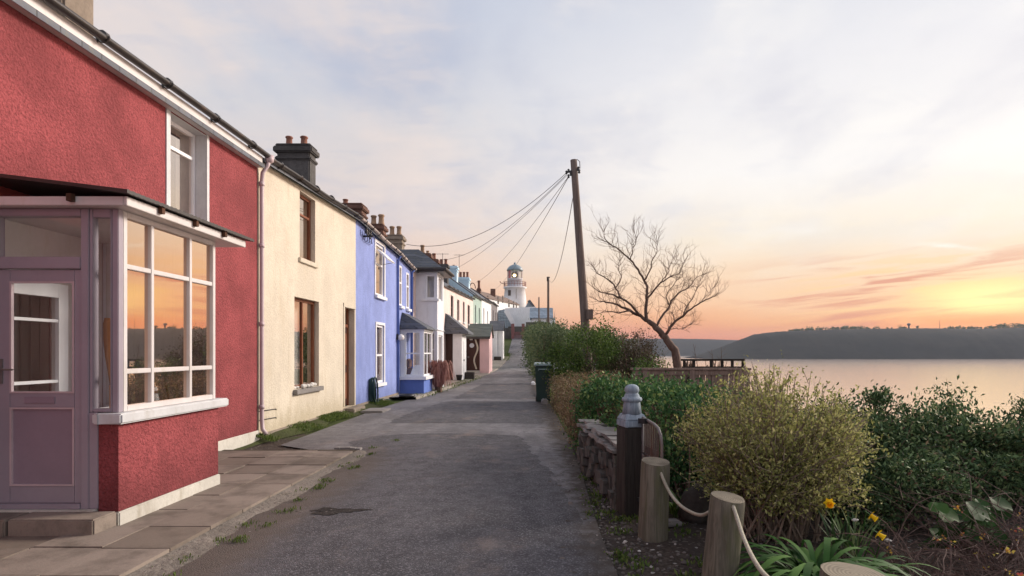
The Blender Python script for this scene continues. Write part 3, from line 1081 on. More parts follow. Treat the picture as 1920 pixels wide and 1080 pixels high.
def window(parent, ax, D0, u0, u1, z0, z1, frame, fw=0.055, mull=(), trans=(), thick=0.06, glass='glass', sill=None, curtain=None, name='window', back=None, sill_over=0.07, sill_out=0.10, rev=0.16):
    """window set with its glass plane at D0 (outer face of the frame); +outward follows the facade"""
    s = 1 if ax == 'x' else -1
    f = MB()
    a, b = D0, D0 - s * thick
    axbox(f, ax, u0, u0 + fw, a, b, z0, z1)
    axbox(f, ax, u1 - fw, u1, a, b, z0, z1)
    axbox(f, ax, u0 + fw, u1 - fw, a - s * 0.002, b, z0, z0 + fw)
    axbox(f, ax, u0 + fw, u1 - fw, a - s * 0.002, b, z1 - fw, z1)
    for m in mull:
        axbox(f, ax, m - fw * 0.42, m + fw * 0.42, a - s * 0.004, b + s * 0.004, z0 + fw, z1 - fw)
    for tz in trans:
        axbox(f, ax, u0 + fw, u1 - fw, a - s * 0.008, b + s * 0.008, tz - fw * 0.42, tz + fw * 0.42)
    o = f.build(name, M[frame], parent, bevel=0.004 if abs(D0) < 6 and u0 < 14 else 0)
    g = MB()
    dm = D0 - s * thick * 0.55
    ue = sorted([u0 + fw, *mull, u1 - fw])
    ze = sorted([z0 + fw, *trans, z1 - fw])
    for i in range(len(ue) - 1):
        for j in range(len(ze) - 1):
            axbox(g, ax, ue[i], ue[i + 1], dm, dm - s * 0.006, ze[j], ze[j + 1]) if False else None
            if ax == 'x':
                g.face([(dm, ue[i], ze[j]), (dm, ue[i + 1], ze[j]), (dm, ue[i + 1], ze[j + 1]), (dm, ue[i], ze[j + 1])])
            else:
                g.face([(ue[i], dm, ze[j]), (ue[i + 1], dm, ze[j]), (ue[i + 1], dm, ze[j + 1]), (ue[i], dm, ze[j + 1])])
    g.build('pane', M[glass], o)
    if sill:
        sb = MB()
        face = D0 + s * rev
        axbox(sb, ax, u0 - sill_over, u1 + sill_over, face + s * sill_out, D0 - s * 0.03, z0 - 0.10, z0 - 0.004)
        sb.build('sill', M[sill], o, bevel=0.008 if u0 < 14 else 0)
    if curtain:
        cb = MB()
        dd = D0 - s * 0.22
        n = 24
        for i in range(n):
            ua, ub = u0 + (u1 - u0) * i / n, u0 + (u1 - u0) * (i + 1) / n
            d1_, d2_ = dd - s * 0.02 * math.sin(i * 1.9), dd - s * 0.02 * math.sin((i + 1) * 1.9)
            if ax == 'x':
                cb.face([(d1_, ua, z0), (d2_, ub, z0), (d2_, ub, z1), (d1_, ua, z1)])
            else:
                cb.face([(ua, d1_, z0), (ub, d2_, z0), (ub, d2_, z1), (ua, d1_, z1)])
        cb.build('curtain', M[curtain], o)
    return o


RIDGE_X, BACK_X, RISE = -7.1, -9.2, 1.22


def house(name, label, cat, y0, y1, zb, e0, e1, mat, openings=(), rev=0.16, roof='slate', X=-5.0, group=None, side=None, rise=RISE, plinth=None):
    """terraced house: wall with openings, closed back and gables, slate roof"""
    r = thing(name, label, cat, (X, y0, 0), group)
    wb = MB()
    wall_sheet(wb, X, y0, y1, zb, e0, e1, list(openings), rev)
    wb.face([(BACK_X, y0, zb), (BACK_X, y1, zb), (BACK_X, y1, e1), (BACK_X, y0, e0)])
    if side is None:
        for y, e in ((y0, e0), (y1, e1)):
            wb.face([(X, y, zb), (BACK_X, y, zb), (BACK_X, y, e), (RIDGE_X, y, e + rise), (X, y, e)])
    else:
        wb.face([(X, y1, zb), (BACK_X, y1, zb), (BACK_X, y1, e1), (RIDGE_X, y1, e1 + rise), (X, y1, e1)])
        sb = MB()
        sb.face([(X - 0.001, y0, zb), (BACK_X, y0, zb), (BACK_X, y0, e0), (RIDGE_X, y0, e0 + rise), (X - 0.001, y0, e0)])
        sb.build('gable', M[side], r)
    wb.build('wall', M[mat], r)
    rb = MB()
    th = 0.07
    ov = 0.13
    k = rise / (X - RIDGE_X)
    for (xa, xb) in ((X + ov, RIDGE_X), (BACK_X - ov, RIDGE_X)):
        za0 = e0 - k * ov + 0.01
        za1 = e1 - k * ov + 0.01
        q = [(xa, y0 + .002, za0), (xa, y1 - .002, za1), (xb, y1 - .002, e1 + rise + 0.01), (xb, y0 + .002, e0 + rise + 0.01)]
        rb.hexa([*q, *[(p[0], p[1], p[2] + th) for p in q]])
    rb.build('roof', M[roof], r)
    if plinth:
        pm, pz, pt = plinth
        MB().box(X, X + pt, y0 + .002, y1 - .002, zb, pz).build('plinth', M[pm], r, bevel=0.012)
    return r


def gutter(parent, y0, y1, z0, z1, X=-5.0, r=0.062, mat='gutter', brackets=4, out=0.15):
    g = MB()
    n = max(2, int((y1 - y0) / 0.5))
    k = len(g.v)
    seg = 7
    sag = lambda t: 0.012 * math.sin(t * 9.0)
    for i in range(n + 1):
        t = i / n
        y, z = y0 + (y1 - y0) * t, z0 + (z1 - z0) * t + sag(t)
        for j in range(seg):
            a = math.pi + math.pi * j / (seg - 1)
            g.v.append((X + out + r * math.cos(a), y, z + r * math.sin(a)))
        for j in range(seg):
            a = 2 * math.pi - math.pi * j / (seg - 1)
            g.v.append((X + out + (r - 0.008) * math.cos(a), y, z + (r - 0.008) * math.sin(a)))
    m = seg * 2
    for i in range(n):
        for j in range(m):
            j2 = (j + 1) % m
            g.f.append((k + i * m + j, k + i * m + j2, k + (i + 1) * m + j2, k + (i + 1) * m + j))
    o = g.build('gutter', M[mat], parent, True)
    for i in range(brackets):
        b = MB()
        t = (i + 0.5) / brackets
        y, z = y0 + (y1 - y0) * t, z0 + (z1 - z0) * t
        b.tube([(X + out + (r + .012) * math.cos(a), y, z + (r + .012) * math.sin(a)) for a in [math.pi + math.pi * q / 8 for q in range(9)]], 0.008, 5)
        b.box(X + out - r - 0.018, X + out - r - 0.003, y - 0.012, y + 0.012, z - 0.07, z + 0.01)
        b.tube([(X + out, y - 0.03, z), (X + out, y + 0.03, z)], r + 0.003, 10)
        b.build('gutter_bracket', M['gutter'], o)
    return o


def chimney(parent, x0, x1, y0, y1, zb, zt, mat='chimney', pots=((0.33, .1, .3),), pot='pot', bands=True):
    """stack with oversailing courses; pots = (fraction along x, radius, height)"""
    c = MB()
    c.box(x0, x1, y0, y1, zb, zt)
    if bands:
        h = 0.11
        c.box(x0 - .05, x1 + .05, y0 - .05, y1 + .05, zt - 0.42, zt - 0.42 + h)
        c.box(x0 - .085, x1 + .085, y0 - .085, y1 + .085, zt - 0.2, zt - 0.03)
        c.box(x0 - .04, x1 + .04, y0 - .04, y1 + .04, zt - 0.028, zt + 0.05)
    o = c.build('chimney', M[mat], parent, bevel=0.03 if y0 < 30 else 0.0)
    for (fx, r, hh) in pots:
        p = MB()
        cx, cy, z = x0 + (x1 - x0) * fx, (y0 + y1) / 2, zt + 0.05
        p.lathe(cx, cy, [(r * 1.15, z - .02), (r * 1.1, z + .05), (r * .9, z + hh * .3), (r * .84, z + hh * .8), (r * 1.08, z + hh * .84), (r * 1.08, z + hh * .94), (r * .9, z + hh), (r * .7, z + hh), (r * .65, z + hh * .6)], 14)
        p.build('chimney_pot', M[pot], o, True)
    return o


# ------------------------------------------------------------------ red house with its porch
YR0, YR1 = -2.0, WY(483)
uw = (WY(318), WY(386.5), 3.56, 4.86)
rh = house('red_house', 'red rough-rendered house with a glazed mauve porch', 'house', YR0, YR1, 0.0, 4.90, 4.93, 'red', [uw, (5.45, 6.18, 0.2, 2.3)], rev=0.16, plinth=('plinth', 0.21, 0.035))
# smooth band where the porch roof meets the wall
MB().box(-5.0, -4.988, 3.9, 6.05, 2.95, 3.19).build('flashing', M['red_smooth'], rh)
MB().box(-5.0, -4.90, YR0, YR1 - 0.02, 4.87, 5.07).build('fascia', M['white_paint'], rh, bevel=0.006)
gutter(rh, YR0, YR1 + 0.05, 5.09, 5.11, mat='gutter', brackets=11, out=0.165, r=0.058)
chimney(rh, -7.42, -6.52, 8.05, 8.62, 5.6, 9.0, 'chimney_tan', pots=((0.3, .1, .3), (0.7, .1, .3)))
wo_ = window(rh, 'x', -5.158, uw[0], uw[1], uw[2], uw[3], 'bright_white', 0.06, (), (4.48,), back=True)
# painted surround standing proud of the render, and the lined reveal
sb = MB()
sb.box(-5.0, -4.985, uw[0] - 0.085, uw[0], 3.47, 4.868)
sb.box(-5.0, -4.985, uw[1], uw[1] + 0.06, 3.47, 4.868)
sb.box(-5.155, -4.97, uw[0] - 0.085, uw[1] + 0.06, 3.46, 3.557)
sb.box(-5.155, -5.002, uw[1] - 0.004, uw[1] - 0.0005, 3.56, 4.86)
sb.box(-5.155, -5.002, uw[0] + 0.0005, uw[0] + 0.004, 3.56, 4.86)
sb.box(-5.155, -5.002, uw[0] + 0.004, uw[1] - 0.004, 4.85, 4.858)
sb.build('surround', M['grey_paint'], wo_)
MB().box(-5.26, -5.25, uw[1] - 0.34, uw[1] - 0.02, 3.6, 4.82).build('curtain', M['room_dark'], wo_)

PX, PY0, PY1 = -3.71, 5.18, 6.79      # porch: street face, door face, far end
pw = MB()
t_ = 0.12
# low walls
pw.box(PX - t_, PX, PY0, PY1, 0.19, 0.965)
pw.box(-3.885, PX - t_, PY0, PY0 + t_, 0.19, 0.965)
pw.box(-5.0, PX - t_, PY1 - t_, PY1, 0.19, 0.965)
porch = pw.build('porch', M['red'], rh)
pl_ = MB()
pl_.box(PX - t_, PX + 0.018, PY0 - 0.015, PY1 + 0.02, 0.0, 0.188)
pl_.box(-3.9, PX - t_, PY0 - 0.015, PY0 + t_, 0.0, 0.188)
pl_.box(-5.0, PX - t_, PY1 - t_, PY1 + 0.02, 0.0, 0.188)
pl_.build('plinth', M['plinth'], porch, bevel=0.01)
sl = MB()
sl.box(PX - 0.14, PX + 0.075, PY0 - 0.07, PY1 + 0.10, 0.968, 1.062)
sl.box(-3.90, PX - 0.14, PY0 - 0.07, PY0 + 0.16, 0.968, 1.062)
sl.build('sill', M['grey_paint'], porch, bevel=0.014)
# upper far-end wall, ceiling and the lining boards
MB().box(-4.995, -3.80, PY1 - 0.07, PY1 - 0.02, 0.965, 2.86).build('end_panel', M['bright_white'], porch)
lb = MB()
for i in range(10):
    x = -4.95 + i * 0.112
    lb.box(x, x + 0.104, PY1 - 0.082, PY1 - 0.071, 1.0, 2.84)
lb.build('lining_board', M['white_paint'], porch)
MB().box(-5.0, PX - 0.02, PY0 + 0.02, PY1 - 0.02, 2.84, 2.87).build('ceiling', M['white_paint'], porch)
MB().box(-4.99, PX - t_ - .002, PY0 + 0.13, PY1 - t_ - .002, 0.0, 0.215).build('floor', M['slab'], porch)
# roof: dark corrugated sheet on a white fascia
rf = MB()
nc = 34
prof = []
for i in range(nc * 4 + 1):
    u = i / (nc * 4)
    prof.append((u, 0.0035 * math.sin(2 * math.pi * u * nc)))
ya, yb = PY0 - 0.19, PY1 + 0.43
for (u, h) in prof:
    y = ya + (yb - ya) * u
    rf.v += [(-3.50, y, 2.955 + h), (-5.0, y, 3.14 + h), (-3.50, y, 2.985 + h), (-5.0, y, 3.17 + h)]
for i in range(len(prof) - 1):
    k = i * 4
    rf.f += [(k, k + 1, k + 5, k + 4), (k + 2, k + 6, k + 7, k + 3), (k, k + 4, k + 6, k + 2)]
rf.f += [(0, 2, 3, 1), (len(rf.v) - 4, len(rf.v) - 3, len(rf.v) - 1, len(rf.v) - 2)]
rf.build('porch_roof', M['gutter'], porch)
fb = MB()
fb.box(-3.585, -3.555, PY0 - 0.115, PY1 + 0.33, 2.868, 2.945)
fb.box(-5.0, -3.587, PY0 - 0.115, PY0 - 0.085, 2.868, 2.945)
fb.box(-5.0, -3.587, PY0 - 0.084, PY1 + 0.32, 2.869, 2.878)
fb.build('fascia', M['white_paint'], porch, bevel=0.004)
for (x, y) in ((-4.02, PY0 - 0.13), (-4.75, PY0 - 0.13)):
    br = MB().box(x - 0.022, x + 0.022, y - 0.035, y + 0.012, 2.895, 2.958)
    br.build('roof_bracket', M['rust'], porch)
for y in (5.5, 6.05, 6.6):
    MB().box(-3.553, -3.515, y - 0.022, y + 0.022, 2.895, 2.955).build('roof_bracket', M['rust'], porch)
# street window: three lights by three
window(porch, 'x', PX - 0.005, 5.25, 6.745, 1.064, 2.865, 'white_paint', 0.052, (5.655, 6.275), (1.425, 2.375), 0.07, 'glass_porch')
# corner posts
MB().box(PX - 0.06, PX - 0.004, PY0 + 0.004, 5.248, 1.064, 2.866).build('corner_post', M['mauve'], porch, bevel=0.005)
# side light beside the door (glass plane of the door face)
fr = MB()
x0, x1 = -3.965, PX - 0.062
fr.box(x0, x0 + 0.028, PY0, PY0 + 0.07, 1.07, 2.865)
fr.box(x1 - 0.012, x1, PY0, PY0 + 0.07, 1.07, 2.865)
fr.box(x0 + .028, x1 - .012, PY0 + .002, PY0 + 0.07, 1.07, 1.098)
fr.box(x0 + .028, x1 - .012, PY0 + .002, PY0 + 0.07, 2.79, 2.865)
sl_ = fr.build('side_light', M['mauve'], porch, bevel=0.004)
MB().face([(x0 + .03, PY0 + 0.035, 1.10), (x1 - .014, PY0 + 0.035, 1.10), (x1 - .014, PY0 + 0.035, 2.79), (x0 + .03, PY0 + 0.035, 2.79)]).build('pane', M['glass_clear'], sl_)
# door frame: jamb post, head, transom light
df = MB()
df.box(-4.035, -3.967, PY0 - 0.012, PY0 + 0.09, 0.215, 2.866)
df.box(-3.967, -3.888, PY0 - 0.006, PY0 + 0.06, 0.215, 1.066)
df.box(-4.99, -4.79, PY0 - 0.012, PY0 + 0.09, 0.215, 2.866)
df.box(-4.79, -4.037, PY0 - 0.010, PY0 + 0.09, 2.80, 2.866)
df.box(-4.79, -4.037, PY0 - 0.016, PY0 + 0.09, 2.335, 2.44)
df.box(-4.79, -4.037, PY0 - 0.022, PY0 + 0.09, 0.215, 0.262)
df.build('door_frame', M['mauve'], porch, bevel=0.005)
MB().face([(-4.79, PY0 + 0.03, 2.44), (-4.037, PY0 + 0.03, 2.44), (-4.037, PY0 + 0.03, 2.80), (-4.79, PY0 + 0.03, 2.80)]).build('transom_pane', M['glass_clear'], porch)
MB().box(-4.99, -3.9, PY0 - 0.06, PY0 + 0.085, 0.190, 0.214).build('threshold', M['plinth'], porch, bevel=0.006)
# door leaf
dl = MB()
dx0, dx1, dz0, dz1 = -4.785, -4.042, 0.265, 2.328
gx0, gx1 = -4.675, -4.105
yd0, yd1 = PY0 + 0.008, PY0 + 0.052
dl.box(dx0, gx0, yd0, yd1, dz0, dz1)
dl.box(gx1, dx1, yd0, yd1, dz0, dz1)
dl.box(gx0, gx1, yd0 + .002, yd1, 2.225, dz1)
dl.box(gx0, gx1, yd0 + .002, yd1, 1.11, 1.235)
dl.box(gx0, gx1, yd0 + .002, yd1, dz0, 0.415)
door = dl.build('porch_door', M['mauve'], rh, bevel=0.004)
bd = MB()
for (za, zb_) in ((1.235, 2.225), (0.415, 1.11)):
    bd.box(gx0, gx0 + 0.016, yd0 - .006, yd0 + .02, za, zb_)
    bd.box(gx1 - 0.016, gx1, yd0 - .006, yd0 + .02, za, zb_)
    bd.box(gx0 + .016, gx1 - .016, yd0 - .004, yd0 + .02, za, za + .016)
    bd.box(gx0 + .016, gx1 - .016, yd0 - .004, yd0 + .02, zb_ - .016, zb_)
bd.build('bead', M['mauve_pipe'], door)
MB().box(gx0 + .016, gx1 - .016, yd0 + .014, yd0 + .03, 0.431, 1.094).build('panel', M['mauve_dark'], door)
MB().face([(gx0, yd0 + .024, 1.235), (gx1, yd0 + .024, 1.235), (gx1, yd0 + .024, 2.225), (gx0, yd0 + .024, 2.225)]).build('pane', M['glass_clear'], door)
MB().box(-4.545, -4.275, yd0 - .008, yd0 + .003, 1.145, 1.205).build('letterbox', M['mauve_dark'], door, bevel=0.004)
hd = MB()
hd.box(-4.765, -4.735, yd0 - .012, yd0, 1.32, 1.54)
hd.tube([(-4.75, yd0 - .01, 1.445), (-4.75, yd0 - .055, 1.445)], 0.010, 8)
hd.tube([(-4.75, yd0 - .052, 1.445), (-4.68, yd0 - .058, 1.447), (-4.60, yd0 - .052, 1.445)], [0.010, 0.009, 0.007], 8)
hd.build('handle', M['steel'], door)
# inner front door in the old wall, seen through the porch
idr = MB()
idr.box(-5.03, -4.955, 5.40, 5.52, 0.21, 2.30)
idr.box(-5.03, -4.955, 6.06, 6.18, 0.21, 2.30)
idr.box(-5.03, -4.957, 5.52, 6.06, 2.16, 2.30)
idr.box(-5.03, -4.957, 5.52, 6.06, 0.21, 0.75)
idr.box(-5.02, -4.962, 5.52, 6.06, 1.905, 1.935)
idr.box(-5.02, -4.962, 5.52, 6.06, 1.285, 1.315)
indoor = idr.build('inner_door', M['bright_white'], rh)
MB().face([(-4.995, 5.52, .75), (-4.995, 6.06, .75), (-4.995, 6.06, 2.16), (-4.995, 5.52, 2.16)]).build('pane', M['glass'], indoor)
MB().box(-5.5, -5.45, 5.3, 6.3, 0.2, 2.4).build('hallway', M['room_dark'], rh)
MB().box(-5.0, -4.984, PY0 + .1, 5.395, 0.2, 2.84).box(-5.0, -4.984, 6.185, PY1 - .09, 0.2, 2.84).box(-5.0, -4.986, 5.395, 6.185, 2.305, 2.84).build('porch_lining', M['white_paint'], rh)
# doorstep
ds = MB()
ds.box(-4.42, -3.70, 4.875, PY0 - 0.03, 0.05, 0.205)
ds.box(-4.995, -4.435, 4.865, PY0 - 0.03, 0.05, 0.2)
ds.build('doorstep', M['slab'], rh, bevel=0.012)

# things kept in the porch
oar = thing('oar', 'varnished wooden oar leaning upright in the narrow porch side window', 'oar', (-3.87, 5.34, 0.9))
ob = MB()
axis = [(-3.885, 5.345, 0.22), (-3.893, 5.345, 1.30)]
ob.tube(axis, 0.016, 8)
ob.build('shaft', M['oar'], oar)
bl = MB()
for i, (z, wd) in enumerate([(1.30, .016), (1.42, .03), (1.56, .052), (1.72, .062), (1.86, .06), (1.91, .045)]):
    cx = -3.893 - (z - 1.3) * 0.03
    bl.v += [(cx - wd, 5.345, z), (cx, 5.336, z), (cx + wd, 5.345, z), (cx, 5.354, z)]
for i in range(5):
    for j in range(4):
        k = i * 4
        bl.f.append((k + j, k + (j + 1) % 4, k + 4 + (j + 1) % 4, k + 4 + j))
bl.f += [(3, 2, 1, 0), (20, 21, 22, 23)]
bl.build('blade', M['oar'], oar, True)
orn = thing('lighthouse_ornament', 'small striped lighthouse ornament standing on the sill inside the porch window', 'ornament', (-3.97, 6.05, 1.075))
MB().box(-4.16, PX - 0.13, PY0 + .3, PY1 - .09, 1.045, 1.072).build('window_board', M['bright_white'], porch)
for (nm, mt, prof) in (('tower', 'bright_white', [(0.055, 1.073), (0.046, 1.13), (0.040, 1.16), (0.034, 1.2), (0.03, 1.24)]), ('stripe', 'red_fence', [(0.047, 1.115), (0.0435, 1.14)]), ('stripe', 'red_fence', [(0.039, 1.175), (0.0355, 1.2)]), ('lantern', 'steel', [(0.022, 1.24), (0.022, 1.27), (0.028, 1.272), (0.004, 1.3)])):
    MB().lathe(-3.97, 6.05, prof, 12).build(nm, M[mt], orn, True)
fr_ = thing('photo_frame', 'small dark picture frame standing beside the lighthouse ornament on the porch sill', 'picture frame', (-3.98, 6.45, 1.073))
MB().hexa([(-4.02, 6.36, 1.073), (-4.0, 6.36, 1.073), (-4.0, 6.54, 1.073), (-4.02, 6.54, 1.073), (-4.05, 6.36, 1.24), (-4.03, 6.36, 1.24), (-4.03, 6.54, 1.24), (-4.05, 6.54, 1.24)]).build('picture_frame', M['room_dark'], fr_)
sc_ = thing('sideboard', 'white sideboard standing against the lining inside the glazed porch', 'sideboard', (-4.8, 6.4, 0.215))
MB().box(-4.95, -4.45, 6.3, 6.68, 0.215, 0.86).build('cabinet', M['white_paint'], sc_, bevel=0.01)
MB().box(-4.97, -4.43, 6.28, 6.695, 0.861, 0.89).build('top', M['fence'], sc_)

# ------------------------------------------------------------------ cream house
YC0, YC1 = YR1, WY(667)
ul = (WY(562), WY(591), 3.58, 4.98)
ll = (WY(552), WY(598), 0.83, 2.74)
dr = (WY(646), YC1 - 0.10, 0.16, 2.76)
chs = house('cream_house', 'cream rendered house with brown timber windows and a recessed door', 'house', YC0, YC1, 0.0, 5.04, 5.24, 'cream', [ul, ll, dr], plinth=('dark_plinth', 0.13, 0.05))
gutter(chs, YC0 + 0.08, YC1 - 0.05, 5.09, 5.27, brackets=6, mat='gutter', out=0.16)
MB().box(-5.0, -4.965, YC0 + .1, YC1, 4.96, 5.02).build('fascia', M['brown_door'], chs) if False else None
chimney(chs, -7.42, -6.49, 16.62, 17.1, 5.8, 7.46, 'chimney', pots=((0.27, .095, .28), (0.73, .1, .28)))
chimney(chs, -7.3, -6.6, YC0 - 0.2, YC0 + 0.2, 5.6, 6.2, 'chimney', pots=()) if False else None
window(chs, 'x', -5.10, *ul, 'brown_frame', 0.06, (), (4.55,), sill='cream', rev=0.10, sill_out=0.05)
window(chs, 'x', -5.10, *ll, 'brown_frame', 0.065, ((ll[0] + ll[1]) / 2,), (), sill='cap_stone', rev=0.10, sill_out=0.09, curtain=None)
MB().box(-5.42, -5.40, ll[0] + .72, ll[1], 0.85, 2.7).build('curtain', M['curtain'], chs)
dd = MB()
dd.box(-5.20, -5.155, dr[0], dr[0] + .09, 0.16, dr[3])
dd.box(-5.20, -5.155, dr[1] - .09, dr[1], 0.16, dr[3])
dd.box(-5.20, -5.157, dr[0] + .09, dr[1] - .09, 2.26, 2.34)
dd.box(-5.20, -5.157, dr[0] + .09, dr[1] - .09, dr[3] - .06, dr[3])
dfr = dd.build('door_frame', M['brown_frame'], chs)
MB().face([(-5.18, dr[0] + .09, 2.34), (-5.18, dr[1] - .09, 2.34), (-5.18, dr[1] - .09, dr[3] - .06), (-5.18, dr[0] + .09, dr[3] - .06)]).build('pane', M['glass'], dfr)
d2 = MB().box(-5.21, -5.175, dr[0] + .092, dr[1] - .092, 0.19, 2.258).build('door', M['brown_door'], chs)
pn = MB()
for (za, zb_) in ((0.35, 1.05), (1.25, 2.1)):
    for k in range(2):
        ya = dr[0] + .17 + k * 0.30
        pn.box(-5.176, -5.168, ya, ya + 0.22, za, zb_)
pn.build('panel', M['brown_frame'], d2, bevel=0.004)
MB().tube([(-5.17, dr[0] + .16, 1.15), (-5.12, dr[0] + .16, 1.15)], 0.025, 8).build('knob', M['brass'], d2)
MB().box(-5.16, -4.72, dr[0] - .10, dr[1] + .06, 0.02, 0.15).build('doorstep', M['dark_plinth'], chs, bevel=0.02)
# raised band round the doorway
bnd = MB()
bnd.box(-5.0, -4.985, dr[0] - .09, dr[0], 0.2, dr[3] + .1)
bnd.box(-5.0, -4.983, dr[0] - .09, dr[1] + .06, dr[3], dr[3] + .1)
bnd.build('surround', M['cream'], chs)
dp = MB()
pyy = YC0 + 0.04
dp.tube([(-4.83, pyy + .04, 5.03), (-4.85, pyy + .02, 4.93), (-4.93, pyy, 4.80), (-4.945, pyy, 4.6), (-4.945, pyy, 0.42), (-4.93, pyy, 0.22), (-4.85, pyy - .03, 0.14)], 0.036, 10)
for z in (0.62, 2.1, 3.5, 4.6):
    dp.tube([(-4.945, pyy, z - .035), (-4.945, pyy, z + .035)], 0.046, 10)
dp.build('downpipe', M['mauve_pipe'], chs, True)
hp = MB().lathe(-4.83, pyy + .045, [(0.045, 4.99), (0.075, 5.02), (0.08, 5.12), (0.06, 5.12)], 10).build('pipe_hopper', M['mauve_pipe'], chs, True)

cbl = MB()
for z in (0.36, 0.52):
    cbl.tube([(-4.99, YC0 + .05, z + .02), (-4.988, YC0 + .7, z), (-4.99, YC0 + .72, z - .02)], .009, 5)
cbl.build('wall_cable', M['gutter'], chs)
rnd = random.Random(31)
for i in range(9):
    y = ll[0] + 0.12 + i * (ll[1] - ll[0] - 0.24) / 8 + rnd.uniform(-.03, .03)
    x = -5.0 + rnd.uniform(-.06, .04)
    sx, sy, sz = rnd.uniform(.035, .06), rnd.uniform(.04, .085), rnd.uniform(.03, .055)
    s_ = MB()
    prof = [(math.sin(math.pi * q / 6), -math.cos(math.pi * q / 6)) for q in range(7)]
    k = 10
    for (r, z) in prof:
        for j in range(k):
            a = 2 * math.pi * j / k
            n_ = 1 + rnd.uniform(-.1, .1)
            s_.v.append((x + r * sx * n_ * math.cos(a), y + r * sy * n_ * math.sin(a), 0.826 + sz + z * sz))
    for a in range(6):
        for j in range(k):
            s_.f.append((a * k + j, a * k + (j + 1) % k, (a + 1) * k + (j + 1) % k, (a + 1) * k + j))
    o = s_.build('beach_stone', M['pale_stone'], None, True)
    tag(o, 'pale rounded beach stone lying on the lower window sill of the cream house', 'stone', 'beach stones on the cream house sill')

# ------------------------------------------------------------------ blue house
YB0, YB1, YB2 = YC1, WY(746), WY(772)
u1 = (WY(703.5), WY(720), 3.36, 4.98)
l1 = (WY(705), WY(719.5), 0.63, 2.45)
bh = house('blue_house', 'bright blue house with white windows and one top light propped open', 'house', YB0, YB1, 0.0, 5.24, 5.03, 'blue', [u1, l1], rev=0.05, plinth=('dark_plinth', 0.16, 0.03))
gutter(bh, YB0 + .02, YB1, 5.27, 5.06, mat='gutter_pale', brackets=7, out=0.15)
wa = window(bh, 'x', -5.03, *u1, 'bright_white', 0.07, (), (4.35,), sill='bright_white', rev=0.03, sill_out=0.09, curtain='curtain')
wb_ = window(bh, 'x', -5.03, *l1, 'bright_white', 0.07, (), (1.5,), sill='bright_white', rev=0.03, sill_out=0.09, curtain='curtain')
for (u, o) in ((u1, wa), (l1, wb_)):
    s_ = MB()
    s_.box(-5.0, -4.975, u[0] - .09, u[0], u[2], u[3] + .08)
    s_.box(-5.0, -4.975, u[1], u[1] + .09, u[2], u[3] + .08)
    s_.box(-5.0, -4.973, u[0], u[1], u[3], u[3] + .08)
    s_.build('surround', M['bright_white'], o)
vent = MB()
a0, a1 = u1[0] + .05, u1[1] - .05
q0 = [(-4.965, a0, 4.74), (-4.965, a1, 4.74), (-4.66, a1, 4.44), (-4.66, a0, 4.44)]
vent.hexa([*q0, *[(p[0] + .03, p[1], p[2] + .03) for p in q0]])
vent.build('open_light', M['bright_white'], wa)
MB().tube([(-5.0, a1 - .1, 4.4), (-4.68, a1 - .1, 4.46)], 0.008, 5).build('stay', M['steel'], wa)
dp = MB()
yp = YB1 - .16
dp.tube([(-4.86, yp, 4.98), (-4.95, yp, 4.85), (-4.95, yp, 0.2)], 0.04, 8)
dp.build('downpipe', M['deep_blue'], bh, True)
MB().box(-5.0, -4.88, yp - .12, yp + .1, 0.55, 3.02).build('pipe_casing', M['deep_blue'], bh, bevel=0.01) if False else None
ib = MB()
ci = P(690, 443, WY(688, -4.9))
ib.bar((-5.0, ci.y, ci.z), (-4.72, ci.y, ci.z), 0.04, 0.05)
ib.bar((-4.86, ci.y - .25, ci.z + .06), (-4.86, ci.y + .25, ci.z - .02), 0.04, 0.04)
for k in (-.2, 0, .2):
    ib.lathe(-4.86, ci.y + k, [(0.05, ci.z + .05), (0.055, ci.z + .1), (0.03, ci.z + .12), (0.045, ci.z + .18), (0.02, ci.z + .2)], 8)
    ib.tube([(-4.86, ci.y + k, ci.z + .1), (-4.9, ci.y + k + .3, ci.z - .12), (-4.985, ci.y + k + .6, ci.z - .05)], 0.012, 5)
ib.build('cable_bracket', M['black'], bh)

lamp = thing('wall_lamp', 'round white bulkhead lamp on the blue wall beside the bay window', 'lamp', (-4.93, yp + .02, 2.12))
lm = MB()
lm.box(-5.0, -4.93, yp - .09, yp + .15, 2.03, 2.24)
lm.build('lamp_base', M['black'], lamp, bevel=0.02)
MB().lathe(-4.86, yp + .03, [(0.03, 2.0), (0.10, 2.03), (0.125, 2.1), (0.11, 2.17), (0.05, 2.22), (0.02, 2.23)], 14).build('lamp_shade', M['lamp_glass'], lamp, True)

hose = thing('garden_hose', 'dark green garden hose coiled on a wall bracket below the blue house window', 'hose', (-4.95, 17.6, 0.8))
hm = MB()
hy, hz_ = WY(697, -4.93), WZ(697, 733, -4.93)
rnd = random.Random(5)
for k in range(6):
    r_ = 0.30 + rnd.uniform(-.05, .05)
    off = rnd.uniform(-.05, .05)
    hm.tube([(-4.96 + 0.03 * k, hy + off + r_ * 0.62 * math.cos(a) + 0.10 * (1 - math.sin(a)) * 0.7, hz_ - 0.02 + r_ * 1.25 * math.sin(a)) for a in [2 * math.pi * q / 20 for q in range(21)]], 0.017, 6)
hm.tube([(-4.9, hy + .3, hz_ - .35), (-4.75, hy + .55, 0.18), (-4.6, hy + .8, 0.13), (-4.7, hy + 1.1, 0.12)], 0.017, 6)
hm.build('coil', M['hose'], hose, True)
hb = MB().box(-5.0, -4.90, hy - .10, hy + .04, hz_ - .30, hz_ + .36)
hb.build('hose_bracket', M['hose'], hose, bevel=0.03)
slb = MB().box(-4.62, -4.05, 15.2, 16.1, 0.0, 0.07)
tag(slb.build('paving_slab', M['cap_stone'], None, bevel=0.012), 'loose pale paving slab lying on the verge before the cream doorstep', 'slab')
